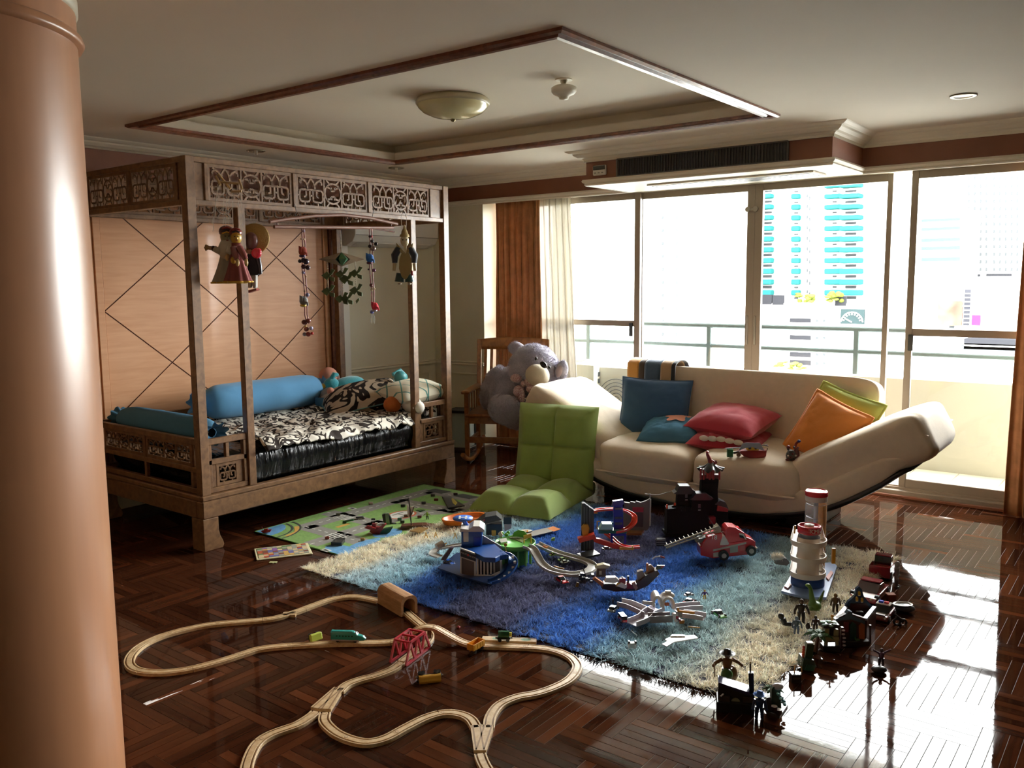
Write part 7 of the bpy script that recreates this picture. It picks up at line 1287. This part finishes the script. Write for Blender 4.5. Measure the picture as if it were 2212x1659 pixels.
# ================================================================ toys on the play mat and on the pale rug edge
MZ = .006
T = Toy('sail_ship', 'brick ship deck with a tall mast and torn white red sail', 'brick model', 888, 1138, .02); T.tb('mast', [(889, 1137, 0), (886, 1108, 0), (883, 1077, 0)], .004, '#2e1a14'); T.ex('sail', [(879, 1088), (884, 1096), (893, 1094), (891, 1112), (885, 1120), (880, 1114)], .004, .006, mat('sail_cloth', '#cfc0b4', .8)); T.tb('red_stripe', [(884, 1090, .002), (886, 1102, .002), (885, 1116, .002)], .004, '#a02a2e'); T.tb('yard', [(894, 1095, 0), (891, 1106, 0), (886, 1116, 0)], .003, '#4a1c1c'); T.bl('crow_nest', (883, 1077, 0), (.006, .006, .005), '#2a1c18'); T.ex('deck', [(862, 1145), (866, 1137), (915, 1134), (940, 1138), (930, 1146), (880, 1148)], -.01, .05, cm('#5a3420')); T.slab('rope_net', [(885, 1146), (905, 1138), (925, 1140), (908, 1150)], .02, .026, '#8a6a3a')
T = Toy('toy_plane', 'red brick biplane with white trims on the play mat', 'brick model', 810, 1152, MZ); RP = cm('#8a1f22', .3)
T.ex('fuselage', [(798, 1148), (806, 1138), (828, 1140), (824, 1150), (806, 1154)], -.01, .015, RP); T.ex('wing', [(787, 1141), (794, 1136), (812, 1142), (806, 1146)], -.03, -.01, RP); T.ex('wing', [(815, 1143), (832, 1131), (834, 1134), (820, 1147)], -.03, -.01, RP); T.ex('cockpit', [(802, 1140), (804, 1131), (812, 1132), (812, 1140)], -.008, .008, cm('#7a1c20')); T.tb('propeller', [(803, 1130, 0), (812, 1125, 0)], .002, '#2a2622'); T.bx('white_tail', 810, 1129, 815, 1133, -.005, .005, '#d8d0c8'); T.bx('white_block', 795, 1152, 806, 1162, -.01, .01, cm('#c4bca8')); T.bx('dark_wheel', 802, 1120, 810, 1124, -.004, .004, '#2a1c1a')
T = Toy('brick_pile', 'dark green and black brick pile beside the biplane', 'brick model', 835, 1152, MZ); T.ex('green_hull', [(820, 1152), (828, 1143), (848, 1140), (842, 1150), (832, 1156)], -.01, .02, cm('#1d4a2e')); T.ex('red_keel', [(805, 1160), (812, 1150), (822, 1154), (820, 1160)], -.015, .005, cm('#6a1c1e')); T.studs(830, 1146, 1142, .0, 1, '#d0d0cc'); T.bx('green_block', 789, 1158, 799, 1163, -.01, .01, cm('#2f5a3a'))
T = Toy('brick_wall', 'black and grey green angular brick tower on the play mat', 'brick model', 838, 1132, MZ); T.ex('black_face', [(825, 1112), (832, 1110), (834, 1132), (828, 1128)], .0, .02, cm('#23221f')); T.ex('green_face', [(832, 1110), (839, 1109), (842, 1133), (834, 1133)], -.003, .02, cm('#7a8a70')); T.ex('black_slope', [(839, 1110), (846, 1122), (846, 1130), (856, 1132), (842, 1134)], .0, .02, cm('#1e1d1a'))
toycar('white toy van parked on the printed road', (770, 1121), (787, 1120), '#c9c4b8', .06, MZ, style='van'); 
T = Toy('toy_ramp', 'black folding toy ramp lying on the play mat', 'toy part', 732, 1172, MZ); T.slab('ramp', [(715, 1171), (724, 1163), (745, 1163), (738, 1172)], .0, .02, '#2a2a26'); T.slab('flap', [(724, 1163), (730, 1161), (746, 1162), (745, 1164)], .018, .022, '#3a3a34')
T = Toy('toy_bar', 'dark green toy crocodile bar on the play mat', 'toy part', 752, 1129, MZ); T.tb('bar', [(741, 1127, 0), (764, 1123, 0)], .006, '#1f6a3a'); T.bx('foot', 740, 1126, 748, 1130, -.006, .006, '#1f5a34')
T = Toy('toy_boat', 'tiny red sailboat on the printed lake corner of the mat', 'toy boat', 574, 1151, MZ); T.ex('hull', [(563, 1148), (586, 1144), (583, 1150), (568, 1151)], -.006, .008, '#a02a30'); T.tb('mast', [(567, 1148, 0), (566, 1138, 0)], .0016, '#7a3a38'); T.ex('cabin', [(568, 1147), (570, 1143), (578, 1142), (579, 1146)], -.003, .005, '#b5343a')
figure('tiny lime green skeleton like figure lying on the mat edge', 923, 1122, .05, '#a8c43a', '#8fae2e', '#3a3a34', MZ, arms=60)
T = Toy('toy_part', 'green leafy toy plant on the play mat', 'toy part', 908, 1106, MZ)
for k in range(7): T.tb('leaf', [(908, 1106, 0), (908+(k-3)*3.4, 1100-abs(3-k)*-.6, .002*k)], .002, '#1f5a34', 6)
for x, y, c2, lb in ((906, 1119, '#7a1f2e', 'tiny dark red toy block near the lime figure'), (869, 1130, '#2e2620', 'tiny dark brown brick near the mast'), (877, 1117, '#5a2c22', 'small brown toy saddle shape behind the sail'), (863, 1124, '#3a6a58', 'small teal toy lizard shape behind the sail'), (805, 1132, '#241c18', 'tiny black brick behind the red biplane'), (942, 1082, '#7a2a2a', 'tiny red block on the far printed road'), (935, 1073, '#3a2c28', 'tiny dark block at the far end of the mat'), (984, 1070, '#3a2a24', 'small brown block on the printed bend'), (801, 1090, '#c9b8a8', 'tiny pale pin on the printed junction'), (706, 1165, '#8a3a2a', 'tiny red pin near the black ramp'), (783, 1168, '#b5852a', 'tiny yellow bracket at the rug edge'), (730, 1114, '#4a4a2e', 'tiny dark crocodile shaped piece on the printed grass'), (870, 1095, '#2a2826', 'tiny black piece behind the mast'), (915, 1089, '#3a3634', 'tiny black stick on the printed parking lot')):
    T = Toy('toy_piece', lb, 'toy part', x, y, MZ); w = 4.5; T.bx('piece', x-w, y-5, x+w, y, -.004, .008, c2, .002); T.studs(x-w, x+w, y-5, .002, 2, c2)
T = Toy('toy_track', 'dark curved slot track piece printed with lanes on the mat corner', 'toy part', 985, 1090, MZ); T.slab('plate', [(955, 1073), (972, 1072), (1004, 1092), (968, 1097)], .0, .006, '#3a3936'); T.slab('lane', [(975, 1077), (979, 1076), (988, 1086), (984, 1091), (978, 1086)], .006, .007, '#b5a23a')
# ================================================================ toys on the sofa
def onsofa(x, y, z): P = pz(x, y, z); return P
T = Toy('pirate_boat', 'small red toy pirate boat with a skull sail on the sofa seat', 'toy boat', base=onsofa(1625, 990, .412)); T.ex('hull', [(1597, 976), (1602, 974), (1657, 973), (1655, 986), (1648, 990), (1620, 990), (1606, 985)], -.03, .03, cm('#7a1f1e', .3), .003); T.ex('sail', [(1595, 974), (1604, 958), (1612, 956), (1642, 957), (1652, 974), (1640, 971), (1625, 966), (1610, 968)], -.035, -.033, mat('sail_black_white', '#8f97a3', .6)); T.bx('yellow_cabin', 1615, 966, 1640, 975, -.02, .02, cm('#c09a2e')); T.tb('mast', [(1566, 969, 0), (1600, 967, 0), (1658, 961, 0)], .003, '#3a3430')
for x in (1620, 1633): T.bl('eye_wheel', (x, 968, -.024), (.009, .005, .009), '#1c1c24')
T.tb('bow_hook', [(1656, 974, 0), (1658, 968, 0)], .003, '#5a3020'); T.tb('boom', [(1648, 962, .01), (1660, 964, .01)], .003, '#6a3a28')
T = Toy('toy_cannon', 'green and brown toy cannon piece lying beside the boat', 'toy part', base=onsofa(1585, 988, .412)); T.bx('green_block', 1571, 970, 1584, 988, -.01, .01, cm('#1f6a34')); T.tb('barrel', [(1584, 978, 0), (1598, 977, 0)], .008, '#3a2a22'); p_ = T.L(1595, 982, -.005); MB().m(cm('#6a4a34')).cyl(p_, p_+V3((0, -.008, 0)), .013, 16).obj('wheel', T.o)
T = Toy('toy_creature', 'spiky two headed toy creature standing on the sofa seat', 'figurine', base=onsofa(1711, 996, .412)); T.bl('body', (1708, 984, 0), (.03, .025, .035), cm('#4a4640', .35)); T.bl('second_body', (1720, 982, .01), (.02, .02, .04), cm('#5a2a26', .35)); T.tb('neck', [(1717, 970, 0), (1719, 959, 0), (1725, 953, 0)], .008, '#7a2420'); T.bl('head', (1726, 953, -.005), (.011, .01, .009), cm('#2a2a6a')); T.bl('head', (1703, 966, -.01), (.012, .012, .011), cm('#7a2a24'))
r_ = random.Random(3)
for k in range(14): T.bl('spike', (1694+r_.uniform(0, 34), 964+r_.uniform(0, 30), -.02+r_.uniform(-.012, .01)), (.007, .006, .006), r_.choice(['#b5a890', '#6a2a24', '#c8c0b0', '#3a3630']), n=8)
for x in (1701, 1713, 1724): T.bl('foot', (x, 993, -.01), (.012, .016, .006), cm('#5a2a24'))
# ================================================================ puppets and mobiles hanging from the canopy
HX = BX1+.03
def hang(name, label, cat, x, y, X=HX, group=None, yaw=0.): return Toy(name, label, cat, base=px(x, y, X), group=group, yaw=yaw)
M_str = mat('string', '#b5aa98', .8)
def puppet_body(T, cx, hy, by, skin, robe, trim, hair, s=1.):
    T.bl('head', (cx, hy, 0), (.036*s, .036*s, .046*s), skin); T.bl('headdress', (cx-1, hy-12*s, .006), (.042*s, .04*s, .034*s), hair); 
    for k in range(3): T.tb('headdress_stripe', [(cx-10*s, hy-8*s-5*k, -.03*s), (cx, hy-11*s-5*k, -.045*s), (cx+9*s, hy-8*s-5*k, -.03*s)], .004, ['#c9962e', '#1f1a1a', '#8a2a22'][k], 6)
    T.bl('nose', (cx+2, hy+2, -.038*s), (.006, .01, .008), skin)
    for q in (-3.5, 4.5): T.bl('eye', (cx+q*s, hy-2, -.034*s), (.005, .003, .003), '#2a1c14')
    T.bl('mouth', (cx+1, hy+7*s, -.034*s), (.008, .004, .003), '#7a2420')
    a, b = T.L(cx, hy+14*s, 0), T.L(cx, by, 0); H = a.z-b.z
    def f(u, v): t = 2*pi*u; r = (.028+.062*v**1.5)*s*(1+.10*v*sin(9*t)); return (a.x+r*cos(t), r*.75*sin(t), a.z-H*v)
    MB().m(cm(robe, .8)).grid(f, 54, 14, wrapu=True).obj('robe', T.o, solid=.002); MB().m(mat('gold_trim', '#b58a2e', .4, metal=.4)).tube([f(k/54, .985) for k in range(54)], .006, 6, True).obj('hem_trim', T.o)
T = hang('string_puppet', 'string puppet in a white blouse and wide grey skirt with one arm out', 'puppet', 490, 545); puppet_body(T, 490, 512, 612, '#8a8060', '#8f8678', '#5a3a24', '#4a2420')
T.bl('blouse', (493, 540, -.005), (.055, .045, .07), mat('blouse_white', '#b8ae9c', .85)); T.tb('sleeve', [(487, 533, -.01), (472, 542, -.02), (463, 537, -.02)], [.024, .022, .018], mat('blouse_white', '#b8ae9c', .85)); T.bl('cuff', (461, 537, -.02), (.012, .016, .016), '#3a2018'); T.tb('sleeve', [(498, 535, -.03), (493, 548, -.05)], [.024, .018], mat('blouse_white', '#b8ae9c', .85))
for k in range(5): T.tb('finger', [(455, 535, -.02), (447-(k == 2), 530+k*2.2, -.02), (441+abs(k-2)*1.5, 529+k*3, -.02)], .0045, '#a8865a', 6)
T.bl('palm', (455, 536, -.02), (.016, .01, .012), '#a8865a'); T.tb('hand', [(492, 549, -.05), (490, 556, -.055), (491, 563, -.055)], [.010, .012, .006], '#a8865a')
T2 = hang('string_puppet', 'gold faced string puppet in a red robe with gold hem', 'puppet', 510, 560, HX+.07); puppet_body(T2, 510, 513, 610, mat('gold_face', '#b5913a', .35), '#7a3a36', '#c9962e', '#6a2420', .85)
for x0, x1, x2 in ((505, 508, 512), (517, 526, 531)): T2.tb('arm', [(x0, 535, -.03), (x1, 550, -.05), (x2, 561, -.06)], [.02, .018, .014], '#7a4440'); T2.bl('hand', (x2+1, 567, -.065), (.011, .01, .022), '#b5965e')
T2.bl('belt_ornament', (504, 562, -.05), (.016, .012, .02), mat('gold_trim', '#b58a2e', .4, metal=.4))
T3 = hang('string_puppet', 'puppet in a straw hat and dark jacket holding a red flower', 'puppet', 545, 560, HX-.06); p_ = T3.L(548, 516, .01); MB().m(mat('straw', '#9a7a44', .8, bump=.4, bs=120)).lathe([(.001, .006), (.03, .006), (.045, -.004), (.088, -.01), (.094, -.004), (.09, .002), (.05, .012), (.03, .022), (.001, .022)], (0, 0, 0), 30).obj('straw_hat', T3.o, loc=p_, rot=(radians(78), radians(-22), 0)); T3.bl('face', (542, 520, -.02), (.042, .03, .05), '#5a3430'); T3.ex('jacket', [(533, 550), (540, 540), (556, 545), (562, 588), (556, 594), (534, 596)], -.03, .03, cm('#1f1a20', .8), .008); T3.tb('jacket_sleeve', [(556, 552, -.02), (561, 575, -.025), (563, 592, -.02)], [.016, .014, .01], '#241c22')
T3.ex('trousers', [(534, 592), (553, 588), (553, 622), (546, 623), (544, 606), (541, 622), (535, 622)], -.02, .02, mat('trouser_white', '#a8a29c', .85), .006); T3.bl('flower', (554, 547, -.06), (.03, .022, .03), '#b01d2e'); T3.bl('flower_petal', (559, 543, -.065), (.016, .014, .018), '#c8283a'); T3.tb('flower_stem', [(544, 550, -.055), (550, 549, -.055)], .006, '#1f4a34'); T3.bl('hand', (539, 544, -.05), (.016, .014, .014), '#8a6248'); T3.ex('red_shoe', [(533, 628), (553, 623), (554, 627), (535, 633)], -.045, .02, '#7a2a1e')
# control frame and strings
T = hang('puppet_control', 'wooden cross shaped puppet control frame on the canopy rail', 'puppet control', 490, 400, HX+.03); M_bm = mat('bamboo', '#a8875a', .6)
for q in ([(471, 376, 0), (498, 408, 0)], [(474, 393, -.01), (516, 397, -.01)], [(466, 380, 0), (476, 400, -.02)], [(516, 388, 0), (523, 408, -.02)], [(500, 414, -.03), (522, 413, -.03)]): T.tb('control_bar', [q[0], q[1]], .007, M_bm, 6)
for a, b in (((470, 398, 0), (460, 500, 0)), ((473, 400, 0), (458, 484, 0)), ((484, 396, 0), (482, 490, 0)), ((495, 398, 0), (494, 485, 0)), ((502, 414, -.03), (503, 490, 0)), ((512, 400, 0), (524, 540, 0)), ((519, 413, -.03), (528, 545, 0)), ((490, 398, 0), (486, 530, 0))): T.tb('string', [a, b], .0011, M_str, 4)
T = hang('string_puppet', 'bearded puppet king with pointed gold crown navy sleeves and sequinned apron', 'puppet', 875, 560); GO = mat('old_gold', '#8f7a4e', .4, metal=.5, bump=.4, bs=150)
T.bl('head', (874, 520, 0), (.03, .03, .042), '#b5a684'); p_ = T.L(874, 512, 0); MB().m(GO).lathe([(.034, 0), (.032, .014), (.024, .022), (.02, .04), (.010, .055), (.001, .085)], p_, 18).obj('crown', T.o); T.ex('beard', [(871, 527), (879, 527), (877, 545), (875, 548)], -.035, -.022, '#b5a684')
for q in (-4, 4): T.bl('eye', (874+q, 518, -.028), (.006, .003, .005), '#1c140e'); T.ex('collar_wing', [(874, 545), (874+q*4.6, 524), (874+q*4.2, 536), (874+q*1.5, 548)], -.02, -.008, GO); T.tb('sleeve', [(874+q*3, 536, 0), (874+q*5.4, 552, -.01), (874+q*5.3, 568, -.015)], [.024, .026, .018], mat('navy_velvet', '#12141f', .7, sheen=.4)); T.tb('forearm', [(874+q*5.3, 569, -.015), (874+q*5.7, 585, -.02)], [.014, .011], '#a8946a'); T.tb('trouser_leg', [(874+q*2.4, 590, 0), (874+q*2.8, 609, 0)], [.026, .034], '#1d3a38'); T.bl('foot', (874+q*2.7, 613, -.02), (.014, .028, .008), '#8a7a64')
T.ex('sequin_apron', [(868, 544), (882, 544), (889, 560), (890, 585), (880, 602), (874, 604), (867, 598), (861, 580), (862, 560)], -.03, .02, GO, .01); T.bl('red_tassel', (890, 590, -.03), (.01, .01, .018), '#7a2a30'); T.tb('hanging_loop', [(869, 500, 0), (866, 470, 0), (872, 455, 0), (878, 470, 0), (877, 500, 0)], .0018, M_str, 5)
# bamboo bar and the three strands
T = hang('bamboo_hanger', 'curved and straight bamboo bars hung under the canopy frieze', 'hanger', 720, 480, HX+.02, yaw=52.43); BMB = mat('dark_bamboo', '#6a4232', .45)
T.tb('bow_bar', [(582, 479, 0), (620, 473, 0), (680, 466, 0), (740, 464, 0), (800, 471, 0), (858, 484, 0)], .011, BMB, 10); T.tb('straight_bar', [(592, 490, 0), (850, 492, 0)], .011, BMB, 10); T.tb('rear_stick', [(800, 493, .05), (852, 501, .05)], .005, BMB, 6)
for x, y0, y1 in ((599, 477, 490), (845, 483, 492)): T.tb('link', [(x, y0, 0), (x, y1, 0)], .004, BMB, 6)
for x in (637, 804): T.tb('tie_cord', [(x, 440, .01), (x+3, 456, .01), (x, 470, 0)], .0025, '#5a5044', 5)
def strand(label, pts, beads, X=HX+.02):
    x0, y0 = pts[0]; T = hang('bead_garland', label, 'garland', x0, y0, X, 'bead garlands hanging from the bamboo bar')
    for d in (-2.5, 2.8): T.tb('cord', [(x+d+(1.5 if i % 2 else -1), y, 0) for i, (x, y) in enumerate(pts)], .0034, '#7a2f22', 6)
    for x, y, r, c2 in beads: T.bl('bead', (x, y, -.004), (r*.0032, r*.003, r*.003), c2, n=9)
    return T
def elephant(T, x, y, c, c2='#5a3a4a', s=1.): T.bl('stuffed_animal', (x, y, -.012), (.026*s, .02*s, .03*s), mat('felt_'+c[1:], c, .85)); T.ex('animal_ear', [(x-9*s, y-12*s), (x-2*s, y-9*s), (x-3*s, y+1), (x-9*s, y)], -.036*s, -.022*s, mat('felt_'+c[1:], c, .85)); T.tb('animal_trunk', [(x+3*s, y+2*s, -.02), (x+8*s, y+4*s, -.025), (x+9*s, y+10*s, -.025)], [.009*s, .007*s, .005*s], mat('felt_'+c[1:], c, .85)); T.bl('animal_cap', (x-1, y+10*s, -.012), (.02*s, .018*s, .01*s), c2)
S1 = strand('long red bead garland with a brown felt elephant and dark pompoms', [(655, 492), (655, 530), (656, 580), (659, 630), (662, 680), (664, 700)], [(656, 499, 3, '#8a7a86'), (651, 516, 2, '#b5946a'), (657, 517, 2, '#b5946a'), (656, 562, 5, '#241a2e'), (661, 565, 6, '#2a1c2e'), (648, 564, 4, '#2e1c1e'), (665, 578, 5, '#3a2028'), (656, 576, 5, '#4a2834'), (655, 589, 3, '#8a84a0'), (661, 597, 2, '#b5946a'), (658, 629, 2, '#7a5a3a'), (664, 637, 4, '#6a6480'), (657, 696, 5, '#5a2420'), (666, 693, 5, '#6a2c24'), (660, 706, 3, '#b59a5a'), (662, 711, 5, '#6a3426'), (672, 709, 4, '#9a94b4'), (658, 722, 4, '#8a8494'), (666, 722, 5, '#7a2424'), (674, 720, 3, '#b02a2a')]); elephant(S1, 654, 543, '#8a3a2c', '#3a2a4a'); elephant(S1, 656, 650, '#7a7a78', '#b59a3a')
S2 = strand('bead garland with a blue felt elephant and a red one low down', [(801, 493), (801, 530), (802, 580), (804, 630), (806, 660)], [(799, 511, 3, '#3a1c1c'), (803, 511, 2, '#b02028'), (804, 521, 4, '#1a1618'), (812, 527, 4, '#1a1618'), (806, 537, 6, '#6a5248'), (799, 532, 4, '#2a1c1c'), (796, 582, 2, '#2e1c1e'), (808, 584, 4, '#5a2a4a'), (802, 616, 4, '#4a1c1a'), (803, 626, 3, '#c9b48a'), (809, 624, 2, '#c9b48a'), (803, 674, 4, '#4a4a8a')]); elephant(S2, 799, 558, '#2f5f9a', '#4a1c2e'); elephant(S2, 810, 662, '#b02030', '#8a8494', .9)
for k in range(4): S2.tb('tassel_thread', [(803+k*1.5, 678, 0), (801+k*3, 688, 0), (800+k*3, 696+k % 2*3, 0)], .0012, '#a8a8a4', 4)
T = hang('palm_leaf_mobile', 'woven green palm leaf mobile with strings of pale beads', 'mobile', 738, 560, HX-.15); GM = mat('woven_leaf', '#4a5a34', .6, var=.25, vs=30); GM2 = mat('woven_star', '#2f6a48', .6)
def beads(x0, y0, x1, y1, n):
    for k in range(n): f = k/(n-1); T.bl('bead', (x0+(x1-x0)*f, y0+(y1-y0)*f, 0), .0042, '#c8c0ac', n=7)
beads(735, 500, 737, 546, 16)
p_ = T.L(738, 560, 0)
for k in range(4):
    a = k*pi/2+.4; d = V3((cos(a), sin(a), 0)); n_ = V3((-sin(a), cos(a), 0)); MB().m(GM2 if k % 2 else mat('woven_pink', '#7f6a52', .6)).add([p_+V3((0, 0, .045)), p_+d*.05+n_*.05*0-n_*.03, p_+V3((0, 0, -.045)), p_+d*.05+n_*.03, p_+d*.15], [(0, 1, 4), (0, 4, 3), (1, 2, 4), (4, 2, 3)]).obj('star_arm', T.o, solid=.002)
def fish(x, y, s=1., m=None):
    for a, b, c2, d in (((x-10*s, y), (x, y-7*s), (x+6*s, y), (x-1, y+8*s)), ((x+3*s, y), (x+8*s, y-12*s), (x+14*s, y-10*s), (x+8*s, y-1)), ((x+3*s, y+1), (x+13*s, y+4*s), (x+13*s, y+11*s), (x+6*s, y+9*s))): T.ex('woven_fish', [a, b, c2, d], -.012, .006, m or GM)
for x, ys in ((706, (595, 629)), (735, (592, 645)), (766, (590, 627))):
    beads(x+1, 566, x+2, ys[0]-8, 7); beads(x+2, ys[0]+10, x+3, ys[1]-8, 6)
    for y in ys: fish(x, y, 1.2)
fish(745, 603, 1.3); fish(746, 645, 1.2); beads(738, 574, 741, 628, 14); T.ex('woven_tip', [(768, 650), (775, 643), (776, 648), (770, 656)], -.01, 0, GM)
